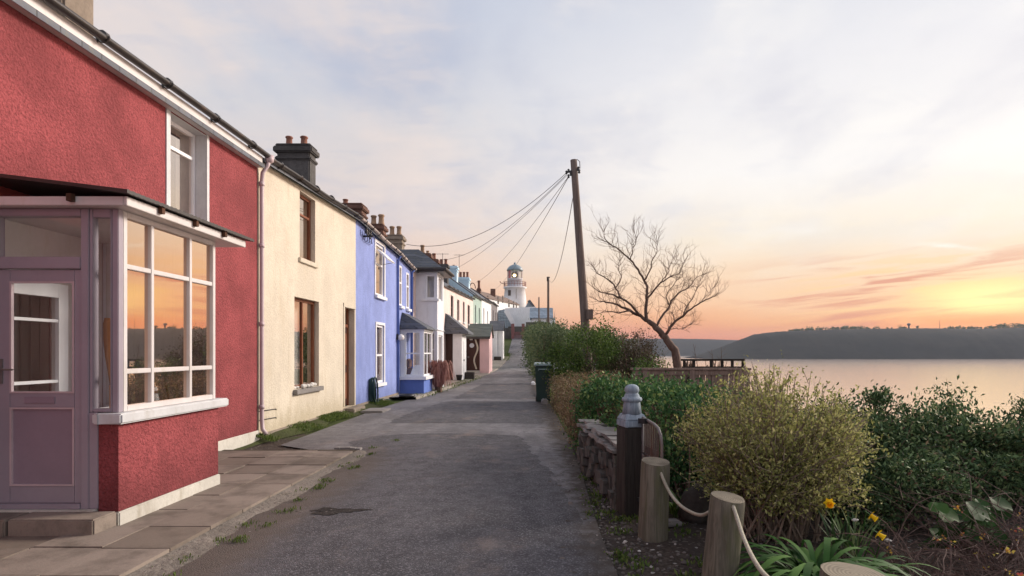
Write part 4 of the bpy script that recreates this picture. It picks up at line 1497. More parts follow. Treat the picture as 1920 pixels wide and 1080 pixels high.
bowl = thing('dog_bowl', 'low black and white bowl on the concrete beside the blue bay', 'bowl', (-4.6, 19.6, 0.1))
bc = P(763, 746, 19.6)
MB().lathe(bc.x, bc.y, [(0.24, 0.1), (0.27, 0.14), (0.25, 0.19), (0.21, 0.19), (0.19, 0.13)], 16).build('rim', M['black'], bowl, True)
MB().lathe(bc.x, bc.y, [(0.19, 0.125), (0.19, 0.15), (0.02, 0.15)], 16).build('water_dish', M['white_paint'], bowl, True)

# blue house with the bay
a_ = (WY(748.5), WY(753.5), 3.27, 4.72)
b_ = (WY(762), WY(767), 3.25, 4.62)
bh2 = house('blue_bay_house', 'bright blue house with a slate-roofed white bay window', 'house', YB1, YB2, 0.0, 5.02, 4.83, 'blue', [a_, b_], rev=0.05)
gutter(bh2, YB1 + .01, YB2, 5.05, 4.86, mat='gutter_pale', brackets=5, out=0.15)
for u in (a_, b_):
    window(bh2, 'x', -5.0, *u, 'bright_white', 0.07, (), (4.1,), sill='bright_white', rev=0.0, sill_out=0.10, curtain='curtain')
MB().tube([(-4.86, YB2 - .18, 4.8), (-4.95, YB2 - .18, 4.7), (-4.95, YB2 - .18, 0.2)], 0.045, 8).build('downpipe', M['deep_blue'], bh2, True)
chimney(bh2, -7.45, -6.62, 21.9, 22.6, 5.6, 7.12, 'brick', pots=((0.15, .1, .22),))
BX, BY0, BY1 = -4.15, 21.2, 22.9
bb_ = MB()
bb_.box(-5.0, BX, BY0, BY1, 0.0, 0.60)
bay = bb_.build('bay', M['deep_blue'], bh2)
MB().box(-5.0, BX + .10, BY0 - .10, BY1 + .05, 0.60, 0.72).build('sill', M['bright_white'], bay)
by_ = MB()
by_.box(-5.0, -4.86, BY0, BY0 + .08, 0.72, 2.36)
by_.box(BX - .09, BX, BY0, BY0 + .09, 0.72, 2.36)
by_.box(BX - .09, BX, BY1 - .09, BY1, 0.72, 2.36)
by_.box(-5.0, BX + .03, BY0 - .03, BY1 + .03, 2.36, 2.48)
by_.build('bay_frame', M['bright_white'], bay)
window(bay, 'y', BY0 + .02, -4.86, BX - .092, 0.722, 2.358, 'bright_white', 0.06, (), (1.55,), name='side_window', glass='glass_side')
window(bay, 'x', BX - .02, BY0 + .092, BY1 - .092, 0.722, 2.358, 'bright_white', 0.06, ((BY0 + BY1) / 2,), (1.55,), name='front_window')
rb = MB()
o_ = 0.14
q = [(-4.99, BY0 - o_, 2.47), (BX + o_, BY0 - o_, 2.47), (BX + o_, BY1 + o_, 2.47), (-4.99, BY1 + o_, 2.47)]
top = [(-4.99, BY0 + .22, 3.05), (-4.99, BY1 - .22, 3.05)]
rb.face([q[0], q[1], top[0]])
rb.face([q[1], q[2], top[1], top[0]])
rb.face([q[2], q[3], top[1]])
rb.face([(p[0], p[1], p[2] - .05) for p in q])
for i in range(3):
    p0, p1 = q[i], q[i + 1]
    rb.face([p0, p1, (p1[0], p1[1], p1[2] - .05), (p0[0], p0[1], p0[2] - .05)])
rb.build('bay_roof', M['slate'], bay)
cu = thing('cushion', 'pale patterned cushion propped in the blue house bay window', 'cushion', (-4.5, 21.6, 0.75))
MB().hexa([(-4.72, 21.45, .73), (-4.3, 21.45, .73), (-4.3, 21.6, .73), (-4.72, 21.6, .73), (-4.62, 21.6, 1.1), (-4.22, 21.6, 1.16), (-4.22, 21.7, 1.16), (-4.62, 21.7, 1.1)]).build('pillow', M['bright_white'], cu, bevel=0.05)
arm = thing('armchair', 'red-brown armchair standing inside the blue house bay window', 'armchair', (-4.7, 21.9, 0.6))
MB().box(-4.95, -4.35, 21.75, 22.3, 0.6, 1.0).build('seat', M['brick'], arm, bevel=0.05)
MB().box(-4.95, -4.80, 21.75, 22.3, 1.0, 1.35).build('backrest', M['brick'], arm, bevel=0.05)

# ------------------------------------------------------------------ pale grey house with two storey bay
YG1 = 31.0
gh = house('grey_house', 'pale grey house with a tall hipped-roof two storey bay', 'house', YB2, YG1, 0.0, 4.85, 5.1, 'pink_wall', [(23.25, 23.6, 3.2, 4.6)], rev=0.08)
window(gh, 'x', -5.06, 23.25, 23.6, 3.2, 4.6, 'white_paint', 0.05, (), (4.0,))
chimney(gh, -7.2, -6.70, 25.2, 25.8, 5.6, 7.06, 'brick', pots=((0.06, .12, .42), (0.72, .13, .46)), pot='pot_buff')
chimney(gh, -7.30, -6.58, 28.2, 28.8, 5.6, 7.2, 'chimney_tan', pots=((0.25, .12, .45), (0.72, .12, .45)), pot='pot_buff')
GX, GY0, GY1 = -4.13, 23.9, 25.5
g_ = MB()
t_ = 0.1
# lower storey: corner piers and apron; upper storey: walls with a side opening and a front opening
def panel_y(mb, x0, x1, y, z0, z1, ox0, ox1, oz0, oz1, th=0.12):
    mb.box(x0, ox0, y, y + th, z0, z1)
    mb.box(ox1, x1, y, y + th, z0, z1)
    mb.box(ox0, ox1, y, y + th, z0, oz0)
    mb.box(ox0, ox1, y, y + th, oz1, z1)
def panel_x(mb, x, y0, y1, z0, z1, oy0, oy1, oz0, oz1, th=0.12):
    mb.box(x - th, x, y0, oy0, z0, z1)
    mb.box(x - th, x, oy1, y1, z0, z1)
    mb.box(x - th, x, oy0, oy1, z0, oz0)
    mb.box(x - th, x, oy0, oy1, oz1, z1)
sw = (P(798, 0, GY0).x, P(816.5, 0, GY0).x, P(0, 560, GY0).z, P(0, 515, GY0).z)
sg = (P(796, 0, GY0).x, P(816.5, 0, GY0).x, 0.75, P(0, 623, GY0).z)
panel_y(g_, -5.0, GX, GY0, 2.52, 4.95, *sw)
panel_y(g_, -5.0, GX, GY0, 0.0, 2.50, *sg)
panel_x(g_, GX, GY0 + .122, GY1, 2.52, 4.95, 24.2, 25.2, sw[2], sw[3])
panel_x(g_, GX, GY0 + .122, GY1, 0.0, 2.50, 24.2, 25.2, 0.75, 2.3)
g_.box(-5.0, GX - .122, GY1 - .12, GY1 - .002, 0.0, 4.95)
gbay = g_.build('bay', M['grey_wall'], gh)
MB().box(-5.0, GX + .05, GY0 - .05, GY1 + .05, 2.50, 2.52).build('string_course', M['white_wall'], gbay)
window(gbay, 'y', GY0 + .05, *sw, 'bright_white', 0.06, (), (), glass='glass_side', sill='white_wall', rev=0.05, curtain='curtain', name='upper_window', sill_over=0.15)
window(gbay, 'y', GY0 + .05, *sg, 'bright_white', 0.06, (), (1.7,), glass='glass_side', curtain='curtain', name='lower_window')
window(gbay, 'x', GX - .05, 24.2, 25.2, sw[2], sw[3], 'bright_white', 0.06, (24.7,), (), name='upper_window')
window(gbay, 'x', GX - .05, 24.2, 25.2, 0.75, 2.3, 'bright_white', 0.06, (24.7,), (), name='lower_window')
rb = MB()
o_ = 0.30
ez = 4.97
q = [(-5.15, GY0 - o_, ez), (GX + o_, GY0 - o_, ez), (GX + o_, GY1 + o_, ez), (-5.15, GY1 + o_, ez)]
tp = [(-5.9, 24.45, 5.92), (-5.05, 24.7, 5.92), (-5.9, 25.0, 5.92)]
bq = [(-6.3, GY0 - o_, ez), q[0], q[1], q[2], (-6.3, GY1 + o_, ez)]
rb.face([(-6.3, GY0 - o_, ez + .02), q[1], tp[1], (-6.3, 24.7, 5.92)])
rb.face([q[1], q[2], tp[1]])
rb.face([q[2], (-6.3, GY1 + o_, ez + .02), (-6.3, 24.7, 5.92), tp[1]])
groof = rb.build('bay_roof', M['slate'], gbay)
fb = MB()
fb.box(-5.1, GX + o_, GY0 - o_ - .03, GY0 - o_, ez - .13, ez + .0)
fb.box(GX + o_, GX + o_ + .03, GY0 - o_ - .03, GY1 + o_, ez - .13, ez + .0)
fb.box(-5.1, GX + o_, GY0 - o_, GY1 + o_, ez - .128, ez - .11)
fb.tube([(-5.1, GY0 - o_ - .08, ez - .02), (GX + o_ + .08, GY0 - o_ - .08, ez - .02), (GX + o_ + .08, GY1 + o_, ez - .02)], 0.06, 8)
fb.build('bay_gutter', M['gutter'], gbay)

# the drooping red-brown plant in front of the grey house
ph = thing('flax_plant', 'drooping red-brown flax plant arching in front of the grey house', 'plant', (-4.1, 22.9, 0.1))
rnd = random.Random(9)
qs = []
pc = P(822, 730, 23.0)
for i in range(330):
    a = rnd.uniform(0, 2 * math.pi)
    L = rnd.uniform(0.95, 1.45)
    reach = rnd.uniform(0.15, 0.66)
    top = rnd.uniform(0.75, 1.22)
    wd = rnd.uniform(0.014, 0.03)
    ca_, sa_ = math.cos(a), math.sin(a)
    prev = None
    for s in range(8):
        t = s / 7
        rr = 0.08 + reach * (t ** 0.7)
        zz = 0.1 + top * math.sin(min(1, t * 1.15) * math.pi * 0.62) * 1.05 - (0.75 * max(0, t - 0.55) ** 1.1 * 2.0 if t > 0.55 else 0)
        zz = max(0.12, zz)
        p = np.array([pc.x + ca_ * rr, pc.y + sa_ * rr * 0.8, zz])
        n = np.array([-sa_, ca_, 0]) * wd * (1 - 0.75 * t)
        if prev is not None:
            qs.append([prev[0] - prev[1], prev[0] + prev[1], p + n, p - n])
        prev = (p, n)
m_ = MB().quads(qs)
m_.build('foliage', LEAF['phormium'], ph)
MB().lathe(pc.x, pc.y, [(0.16, 0.02), (0.14, 0.2), (0.08, 0.4)], 8).build('stem', M['twig'], ph)

# ------------------------------------------------------------------ pale pink house with the slate porch
def simple_windows(h, spots, z0, z1, frame='white_paint', rev=0.1, tr=None):
    for (ya, yb) in spots:
        window(h, 'x', -5.0 - rev + .02, ya, yb, z0, z1, frame, 0.06, (), (tr or (z0 + z1) / 2,), sill='white_wall', rev=rev - .02)


YP1, YP2 = 37.6, 44.7
sp1 = [(33.4, 34.4), (36.0, 37.0)]
p1h = house('pink_house', 'pale pink house behind the white porch with hipped slate roof', 'house', YG1, YP1, 0.0, 5.1, 5.33, 'pink_wall', [(a, b, 3.55, 4.85) for a, b in sp1], rev=0.1)
simple_windows(p1h, sp1, 3.55, 4.85, 'brown_door')
gutter(p1h, YG1, YP1, 5.14, 5.37, mat='gutter', brackets=4)
chimney(p1h, -7.4, -6.6, 35.6, 36.3, 5.8, 7.55, 'brick', pots=((0.35, .13, .55), (0.75, .1, .2)), pot='pot_buff')
WX, WY0, WY1_ = -4.10, 31.3, 33.2
wp = MB()
wp.box(-4.58, WX, WY0, WY0 + .12, 0.05, 2.66)
wp.box(WX - .12, WX, WY0 + .12, WY1_, 0.05, 2.66)
wp.box(-5.0, WX - .12, WY1_ - .12, WY1_, 0.05, 2.66)
wporch = wp.build('porch', M['white_wall'], p1h)
MB().box(-5.0, -4.582, WY0 + .25, WY0 + .32, 0.05, 2.66).build('porch_door', M['brown_door'], wporch)
MB().box(WX, WX + .02, WY0 + .5, WY0 + 1.3, 0.15, 2.2).build('door_panel', M['bright_white'], wporch)
MB().box(WX + .02, WX + .06, WY0 + .62, WY0 + .68, 1.1, 1.2).build('handle', M['black'], wporch)
rb = MB()
o_ = 0.28
q = [(-5.0, WY0 - o_, 2.66), (WX + o_ + .1, WY0 - o_, 2.66), (WX + o_ + .1, WY1_ + o_, 2.66), (-5.0, WY1_ + o_, 2.66)]
tp = [(-4.995, WY0 + .1, 3.68), (-4.995, WY1_ - .3, 3.68)]
rb.face([q[0], q[1], tp[0]])
rb.face([q[1], q[2], tp[1], tp[0]])
rb.face([q[2], q[3], tp[1]])
rb.face([(p[0], p[1], p[2] - .09) for p in q])
for i in range(3):
    p0, p1 = q[i], q[i + 1]
    rb.face([p0, p1, (p1[0], p1[1], p1[2] - .09), (p0[0], p0[1], p0[2] - .09)])
rb.build('porch_roof', M['slate'], wporch)

pt = thing('potted_shrub', 'small dark green shrub in a pot at the white porch corner', 'potted plant', (-3.95, 31.0, 0.1))
pcx = P(861, 708, 31.0)
MB().lathe(pcx.x, pcx.y, [(0.12, 0.1), (0.17, 0.36), (0.18, 0.4), (0.14, 0.4)], 12).build('pot', M['black'], pt, True)
bx = thing('planter_box', 'dark timber planter box standing beside the white porch', 'planter', (-3.5, 32.5, 0.1))
bxp = P(879, 705, 32.5)
b_o = MB()
for (xa, xb, ya, yb) in ((-.3, .3, -.2, -.16), (-.3, .3, .16, .2), (-.3, -.26, -.16, .16), (.26, .3, -.16, .16)):
    b_o.box(bxp.x + xa, bxp.x + xb, bxp.y + ya, bxp.y + yb, 0.08, 0.48)
b_o.build('box', M['dark_post'], bx)
MB().box(bxp.x - .26, bxp.x + .26, bxp.y - .16, bxp.y + .16, 0.1, 0.44).build('soil', M['mossy'], bx)

# ------------------------------------------------------------------ pink house with the brown patterned door
sp2 = [(38.7, 39.6), (41.3, 42.6)]
p2h = house('pink_porch_house', 'pale pink house whose porch has a brown door with a cream wave', 'house', YP1, YP2, 0.0, 5.33, 5.60, 'pink_wall', [(a, b, 3.58, 4.95) for a, b in sp2], rev=0.1)
simple_windows(p2h, sp2, 3.58, 4.95, 'brown_door')
gutter(p2h, YP1, YP2, 5.37, 5.64, mat='gutter', brackets=4)
chimney(p2h, -7.3, -6.75, 39.1, 39.7, 5.8, 7.75, 'brick', pots=((0.5, .13, .42),))
chimney(p2h, -7.35, -6.7, 43.0, 43.7, 5.8, 8.0, 'chimney', pots=((0.25, .12, .4), (0.75, .12, .42)))
KX, KY0, KY1 = -3.42, 40.4, 43.2
kp = MB()
kdx = P(899.5, 0, KY0).x
kp.box(kdx, KX, KY0, KY0 + .14, 0.0, 2.70)
kp.box(-5.0, kdx, KY0, KY0 + .14, 2.56, 2.70)
kp.box(KX - .14, KX, KY0 + .14, KY1, 0.0, 2.70)
kp.box(-5.0, KX - .14, KY1 - .14, KY1, 0.0, 2.70)
kp.face([(KX, KY0 + .0, 2.70), (KX, KY1, 2.70), (KX, (KY0 + KY1) / 2, 3.52)])
kporch = kp.build('porch', M['pink2'], p2h)
kd = MB().box(-4.99, kdx - .002, KY0 + .05, KY0 + .10, 0.33, 2.56).build('porch_door', M['brown_door'], p2h)
MB().box(-5.0, kdx, KY0 - .3, KY0 + .1, 0.0, 0.32).build('doorstep', M['plinth'], p2h)
wv = MB()
pts = []
for i in range(25):
    t = i / 24
    z = 0.42 + 2.05 * t
    x = kdx - .22 + 0.10 * math.sin(t * 8.2 + 2.2) - .1 * (1 - t)
    pts.append((x, z))
for (xa, za), (xb, zb_) in zip(pts[:-1], pts[1:]):
    wv.hexa([(xa - .055, KY0 + .03, za), (xa + .055, KY0 + .03, za), (xa + .055, KY0 + .048, za), (xa - .055, KY0 + .048, za), (xb - .055, KY0 + .03, zb_), (xb + .055, KY0 + .03, zb_), (xb + .055, KY0 + .048, zb_), (xb - .055, KY0 + .048, zb_)])
wv.build('wave_pattern', M['cream'], kd)
MB().tube([(kdx - .55, KY0 + .03, 2.05), (kdx - .55, KY0 + .048, 2.05)], 0.16, 20).build('round_window', M['grey_wall'], kd)
MB().tube([(-4.85, KY0 - .02, 1.25), (-4.85, KY0 + .05, 1.25)], 0.07, 10).build('handle', M['steel'], kd)
ym = (KY0 + KY1) / 2
rb = MB()
for (ya, yb) in ((KY0 - .22, ym), (KY1 + .22, ym)):
    qq = [(-5.0, ya, 2.62), (KX + .12, ya, 2.62), (KX + .12, yb, 3.56), (-5.0, yb, 3.56)]
    rb.hexa([*qq, *[(p[0], p[1], p[2] + .06) for p in qq]])
rb.build('porch_roof', M['slate_green'], kporch)
MB().box(-5.0, KX + .1, KY0 - .26, KY0 - .2, 2.50, 2.63).build('porch_gutter', M['gutter'], kporch)
MB().box(-4.75, -4.55, KY0 + .0, KY0 + .05, 2.42, 2.52).build('porch_light', M['lamp_glass'], kporch)

# ------------------------------------------------------------------ upper end of the terrace
sp3 = [(46.0, 46.9), (49.0, 49.9)]
g3 = house('green_house', 'sage green house with ice blue gable rising above the pink roofs', 'house', YP2, 51.4, 0.0, 5.95, 6.15, 'green_wall', [(a, b, 3.9, 5.3) for a, b in sp3], rev=0.1, side='ice_blue', rise=1.5)
simple_windows(g3, sp3, 3.9, 5.3)
gutter(g3, YP2, 51.4, 5.99, 6.19, brackets=3)
chimney(g3, -7.25, -6.65, 47.6, 48.4, 6.6, 8.55, 'ice_blue', pots=((0.5, .1, .12),))
sp4 = [(53.0, 54.0), (57.0, 58.0)]
w4 = house('white_house', 'white house near the top of the terrace with three clay pots', 'house', 51.4, 61.8, 0.2, 6.25, 6.7, 'white_wall', [(a, b, 4.2, 5.6) for a, b in sp4], rev=0.1, side='ice_blue', rise=1.5)
simple_windows(w4, sp4, 4.2, 5.6)
gutter(w4, 51.4, 61.8, 6.29, 6.74, brackets=3)
chimney(w4, -7.5, -6.5, 54.5, 55.5, 6.6, 8.5, 'ice_blue', pots=((0.18, .12, .55), (0.5, .12, .55), (0.82, .12, .55)))
VX, VY0, VY1 = -3.62, 59.0, 61.4
vz = 0.75
vp = MB()
vp.box(-5.0, VX - .6, VY0, VY0 + .14, vz, 3.75)
vp.box(-5.0, VX - .002, VY1 - .14, VY1, vz, 3.75)
vp.box(VX - .602, VX - .002, VY0 + .5, VY0 + .6, vz, 3.75)
vp.box(VX - .742, VX - .602, VY0 + .14, VY0 + .6, vz, 3.75)
vp.box(VX - .14, VX - .004, VY0 + .6, VY1 - .14, vz, 3.75)
vporch = vp.build('porch', M['white_wall'], w4)
MB().box(VX - .14, VX, VY0, VY0 + .14, vz, 3.75).build('pillar', M['white_wall'], vporch)
rb = MB()
ym = (VY0 + VY1) / 2
for (ya, yb) in ((VY0 - .25, ym), (VY1 + .25, ym)):
    qq = [(-5.0, ya, 3.72), (VX + .1, ya, 3.72), (VX + .1, yb, 4.72), (-5.0, yb, 4.72)]
    rb.hexa([*qq, *[(p[0], p[1], p[2] + .07) for p in qq]])
rb.build('porch_roof', M['slate'], vporch)
sp5 = [(64.0, 65.0), (68.0, 69.0)]
d5 = house('end_house', 'dark grey house closing the upper end of the terrace', 'house', 61.8, 71.0, 0.6, 6.9, 7.1, 'dusk_grey', [(a, b, 4.9, 6.2) for a, b in sp5], rev=0.1, rise=1.4)
simple_windows(d5, sp5, 4.9, 6.2)
gutter(d5, 61.8, 71.0, 6.94, 7.14, brackets=3)
chimney(d5, -7.2, -6.85, 68.7, 69.3, 7.4, 9.0, 'brick', pots=((0.5, .16, .95),))
cw = MB()
c0 = P(886, 541, 66.0)
cw.tube([(c0.x + 0.33 * math.cos(a) - .0, 66.0, c0.z + 0.62 * math.sin(a)) for a in [math.pi * q / 10 for q in range(11)]], 0.05, 6)
cw.build('roof_cowl', M['brick'], d5)
pt2 = thing('low_planter', 'dark low planter with a small bush beside the topmost white porch', 'planter', (-3.4, 58.2, 0.75))
pq = P(933, 669, 58.3)
MB().box(pq.x - .35, pq.x + .35, pq.y - .3, pq.y + .3, profile(58.3), profile(58.3) + .45).build('box', M['dark_post'], pt2, bevel=0.03)

# ------------------------------------------------------------------ aerials on the chimneys
for (x, yt, yb, Y, lab) in ((861, 477, 505, 50.0, 'thin television aerial on the ice blue chimney'), (790, 0, 0, 0, None), (830, 475, 490, 43.3, 'thin television aerial above the dark pair of chimney pots')):
    if lab is None:
        continue
    a0, a1 = P(x, yb, Y), P(x, yt, Y)
    ae = thing('tv_aerial', lab, 'aerial', tuple(a0), 'television aerials')
    MB().tube([a0 - Vector((0, 0, 0.6)), a1], 0.022, 5).build('mast', M['steel'], ae)
    hb = MB().tube([a1 + Vector((-.45, 0, -.05)), a1 + Vector((.45, 0, -.05))], 0.014, 4)
    for k in range(5):
        hb.tube([a1 + Vector((-.4 + .2 * k, -.2, -.05)), a1 + Vector((-.4 + .2 * k, .2, -.05))], 0.01, 4)
    hb.build('boom', M['steel'], ae)

# ------------------------------------------------------------------ lighthouse station at the end of the street
lx, ly = P(965.5, 0, 120).x, 120.0
lh = thing('lighthouse', 'white lighthouse with a lit red-paned lantern under a blue-grey dome', 'lighthouse', (lx, ly, 6.0))
zz = lambda y: P(0, y, 120).z
MB().lathe(lx, ly, [(2.42, 6.0), (2.3, zz(560)), (2.08, zz(542)), (2.35, zz(541)), (2.35, zz(538.5))], 28).build('tower', M['white_wall'], lh, True)
rl = MB()
for k in range(24):
    a = 2 * math.pi * k / 24
    rl.tube([(lx + 2.25 * math.cos(a), ly + 2.25 * math.sin(a), zz(538.5)), (lx + 2.25 * math.cos(a), ly + 2.25 * math.sin(a), zz(529))], 0.035, 4)
for yv in (529, 533.5):
    rl.tube([(lx + 2.25 * math.cos(2 * math.pi * k / 32), ly + 2.25 * math.sin(2 * math.pi * k / 32), zz(yv)) for k in range(33)], 0.045, 5)
rl.build('gallery_rail', M['red_fence'], lh)
MB().lathe(lx, ly, [(1.55, zz(538.5)), (1.55, zz(524)), (1.62, zz(523.8)), (1.62, zz(523))], 24).build('lantern_base', M['grey_wall'], lh, True)
m, t = new_mat('red_lantern_glass')
finish(t, (0.42, 0.12, 0.11), 0.15, spec=0.5)
M['lantern_red'] = m
lg = MB()
lgc = MB()
for k in range(12):
    a0, a1 = 2 * math.pi * k / 12, 2 * math.pi * (k + 1) / 12
    q = [(lx + 1.48 * math.cos(a0), ly + 1.48 * math.sin(a0), zz(523)), (lx + 1.48 * math.cos(a1), ly + 1.48 * math.sin(a1), zz(523)), (lx + 1.48 * math.cos(a1), ly + 1.48 * math.sin(a1), zz(508)), (lx + 1.48 * math.cos(a0), ly + 1.48 * math.sin(a0), zz(508))]
    (lg if k in (6, 7, 0) else lgc).face(q)
lg.build('red_pane', M['lantern_red'], lh)
lgc.build('clear_pane', M['glass_clear'], lh)
ln = MB()
for k in range(12):
    a = 2 * math.pi * k / 12
    ln.tube([(lx + 1.5 * math.cos(a), ly + 1.5 * math.sin(a), zz(523)), (lx + 1.5 * math.cos(a), ly + 1.5 * math.sin(a), zz(508))], 0.05, 5)
ln.build('lantern_bar', M['white_paint'], lh)
M['dome'] = m_paint('blue_grey_dome', (0.20, 0.27, 0.31), 0.45, 0.1, 4, 0.1, 0.5)
MB().lathe(lx, ly, [(1.68, zz(508)), (1.68, zz(506)), (1.5, zz(503)), (1.15, zz(499.5)), (0.6, zz(496.8)), (0.22, zz(495.8)), (0.26, zz(494.4)), (0.2, zz(492.6)), (0.03, zz(491.6))], 24).build('dome', M['dome'], lh, True)
MB().lathe(lx, ly, [(0.5, zz(523)), (0.5, zz(520)), (0.8, zz(518)), (0.75, zz(512)), (0.4, zz(510))], 14).build('lens', M['room_dark'], lh, True)
m, t = new_mat('lit_lamp')
e = t.node('ShaderNodeEmission')
e.inputs[0].default_value = (1.0, 0.75, 0.32, 1)
e.inputs[1].default_value = 6.0
o = t.node('ShaderNodeOutputMaterial')
t.l.new(e.outputs[0], o.inputs[0])
M['lit'] = m
lpz = zz(517.5)
MB().lathe(lx - .05, ly - 0.95, [(0.02, lpz - .3), (0.24, lpz - .2), (0.3, lpz), (0.24, lpz + .2), (0.02, lpz + .3)], 12).build('lamp', M['lit'], lh, True)
wv_ = P(955, 549, 117.8)
MB().box(wv_.x - .28, wv_.x + .28, 117.85, 118.1, wv_.z - .55, wv_.z + .55).build('window', M['room_dark'], lh)
MB().tube([P(968, 560, 117.6), P(968, 541, 117.6)], 0.05, 5).build('downpipe', M['steel'], lh)
MB().bar((lx - 2.2, ly - .5, zz(533)), (lx - 2.9, ly - .8, zz(531)), .1, .1).bar((lx - 2.9, ly - .8, zz(531)), (lx - 3.0, ly - .8, zz(528)), .12, .12).build('gallery_arm', M['red_fence'], lh)

kc = thing('keepers_cottage', 'long white cottage with a low grey roof below the lighthouse', 'cottage', (-8, 95, 5))
A, B = P(904, 557, 86), P(973, 572, 116)
dv = (B - A).normalized()
nv = Vector((dv.y, -dv.x, 0)).normalized()
def cpt(s, off, z):
    p = A + (B - A) * s
    return Vector((p.x - nv.x * off, p.y - nv.y * off, z if z is not None else p.z))
cb = MB()
zA, zB = A.z, B.z
cb.face([cpt(0, 0, 3.0), cpt(1, 0, 3.0), cpt(1, 0, zB), cpt(0, 0, zA)])
cb.face([cpt(0, 0, 3.0), cpt(0, 5, 3.0), cpt(0, 5, zA), cpt(0, 2.5, zA + 1.3), cpt(0, 0, zA)])
cb.face([cpt(1, 0, 3.0), cpt(1, 5, 3.0), cpt(1, 5, zB), cpt(1, 2.5, zB + 1.3), cpt(1, 0, zB)])
cb.face([cpt(0, 5, 3.0), cpt(1, 5, 3.0), cpt(1, 5, zB), cpt(0, 5, zA)])
cb.build('wall', M['white_wall'], kc)
cr = MB()
for (o0) in (-0.2, 5.2):
    q = [cpt(-.01, o0, zA - .05), cpt(1.01, o0, zB - .05), cpt(1.01, 2.5, zB + 1.35), cpt(-.01, 2.5, zA + 1.35)]
    cr.hexa([*q, *[p + Vector((0, 0, .12)) for p in q]])
cr.build('roof', M['fence'], kc)
for (x, y) in ((915, 562), (934, 563), (942, 561), (954, 569), (963, 571), (968, 573)):
    s = None
    best = 1e9
    for k in range(101):
        p = cpt(k / 100, 0, 0)
        e_ = abs(CX + F * p.x / p.y - x)
        if e_ < best:
            best, s = e_, k / 100
    p = cpt(s, -.02, 0)
    z = EYE + (CY - y) * p.y / F
    wb2 = MB()
    d = dv * 0.45
    wb2.hexa([p - d + Vector((0, 0, z - .6)), p + d + Vector((0, 0, z - .6)), p + d + nv * .06 + Vector((0, 0, z - .6)), p - d + nv * .06 + Vector((0, 0, z - .6)), p - d + Vector((0, 0, z + .6)), p + d + Vector((0, 0, z + .6)), p + d + nv * .06 + Vector((0, 0, z + .6)), p - d + nv * .06 + Vector((0, 0, z + .6))])
    wb2.build('window', M['room_dark'], kc)
cpp = P(924.5, 552, 100)
MB().box(cpp.x - .4, cpp.x + .4, 99.5, 100.3, cpp.z - 1.5, P(0, 542, 100).z).build('chimney', M['brick'], kc)

# the white compound below the tower: stepped parapet, yard wall, low sheds
def slab_px(pts, Y, th):
    """upright slab: outline in the photograph at distance Y, given real thickness"""
    a = [P(x, y, Y) for x, y in pts]
    mb = MB()
    b = [p + Vector((0, th, 0)) for p in a]
    mb.face(a)
    mb.face(list(reversed(b)))
    for i in range(len(a)):
        j = (i + 1) % len(a)
        mb.face([a[i], b[i], b[j], a[j]])
    return mb


cw_ = slab_px([(934, 650), (934, 584), (948, 578), (1004, 575), (1004, 640), (975, 650)], 98, 0.5)
tag(cw_.build('yard_wall', M['white_wall'], None), 'tall whitewashed yard wall in front of the lighthouse', 'wall')
sp_ = slab_px([(945, 584), (953, 581), (971.5, 617), (971, 624), (966, 622)], 92, 0.5)
tag(sp_.build('stair_parapet', M['white_wall'], None), 'sloping white stair parapet below the lighthouse', 'parapet')
st_ = slab_px([(934, 582), (945, 580), (964, 620), (964, 640), (934, 640)], 94, 4.0)
tag(st_.build('lean_to', M['slate_pale'], None), 'grey sloping lean-to roof left of the white parapet', 'outhouse')
gb = thing('gabled_store', 'small pale gabled store just right of the lighthouse tower', 'outhouse', tuple(P(994, 600, 108)))
slab_px([(984, 620), (984, 577), (991, 565), (998, 568), (1004, 577), (1004, 620)], 108, 3.0).build('wall', M['slate_pale'], gb)
slab_px([(989, 564), (994, 562), (1005, 577), (1003, 579)], 107.8, 3.4).build('roof', M['slate'], gb)
sh = thing('stone_shed', 'low shed with slate roof standing above the hedge near the lighthouse', 'shed', tuple(P(1015, 600, 92)))
a0, a1 = P(993, 596, 90), P(1029, 596, 90)
b0, b1 = P(1003, 579, 93), P(1036, 579, 93)
shb = MB()
x0, x1 = a0.x, P(1041, 0, 90).x
sz = P(0, 596, 90).z
rz = P(0, 579, 92.5).z
shb.box(x0 + .3, x1, 90.1, 95, 2.0, sz)
shb.face([(x1, 90.1, sz), (x1, 95, sz), (x1, 92.5, rz)])
shb.face([(x0 + .3, 90.1, sz), (x0 + .3, 95, sz), (x0 + .3, 92.5, rz)])
shb.build('wall', M['white_wall'], sh)
shr = MB()
for (ya, yb) in ((89.8, 92.5), (95.2, 92.5)):
    q = [(x0, ya, sz - .1), (x1 - .3, ya, sz - .1), (x1 - .3, yb, rz + .05), (x0, yb, rz + .05)]
    shr.hexa([*q, *[(p[0], p[1], p[2] + .1) for p in q]])
shr.build('roof', M['slate_pale'], sh)
gw = thing('stone_end_wall', 'brown stone wall with a red gate closing the top of the road', 'wall', tuple(P(965, 640, 87)))
gwb = MB()
z0 = profile(87) - .3
xa, xb = P(943, 0, 87).x, P(990, 0, 87).x
gwb.box(xa - 3, P(958, 0, 87).x, 87, 87.5, z0, P(0, 615, 87).z)
gwb.box(P(986, 0, 87).x, xb + 3, 87, 87.5, z0, P(0, 604, 87).z)
gwb.box(P(960, 0, 91).x - .6, P(986, 0, 91).x + .6, 91, 91.5, z0, P(0, 612, 91).z)
gwb.build('wall', M['stone'], gw)
pg = MB()
for x in (961.5, 981):
    p = P(x, 640, 86.8)
    pg.box(p.x - .22, p.x + .22, 86.6, 87.0, z0, P(0, 607, 86.8).z)
pg.build('gate_post', M['red_fence'], gw)
gt = MB()
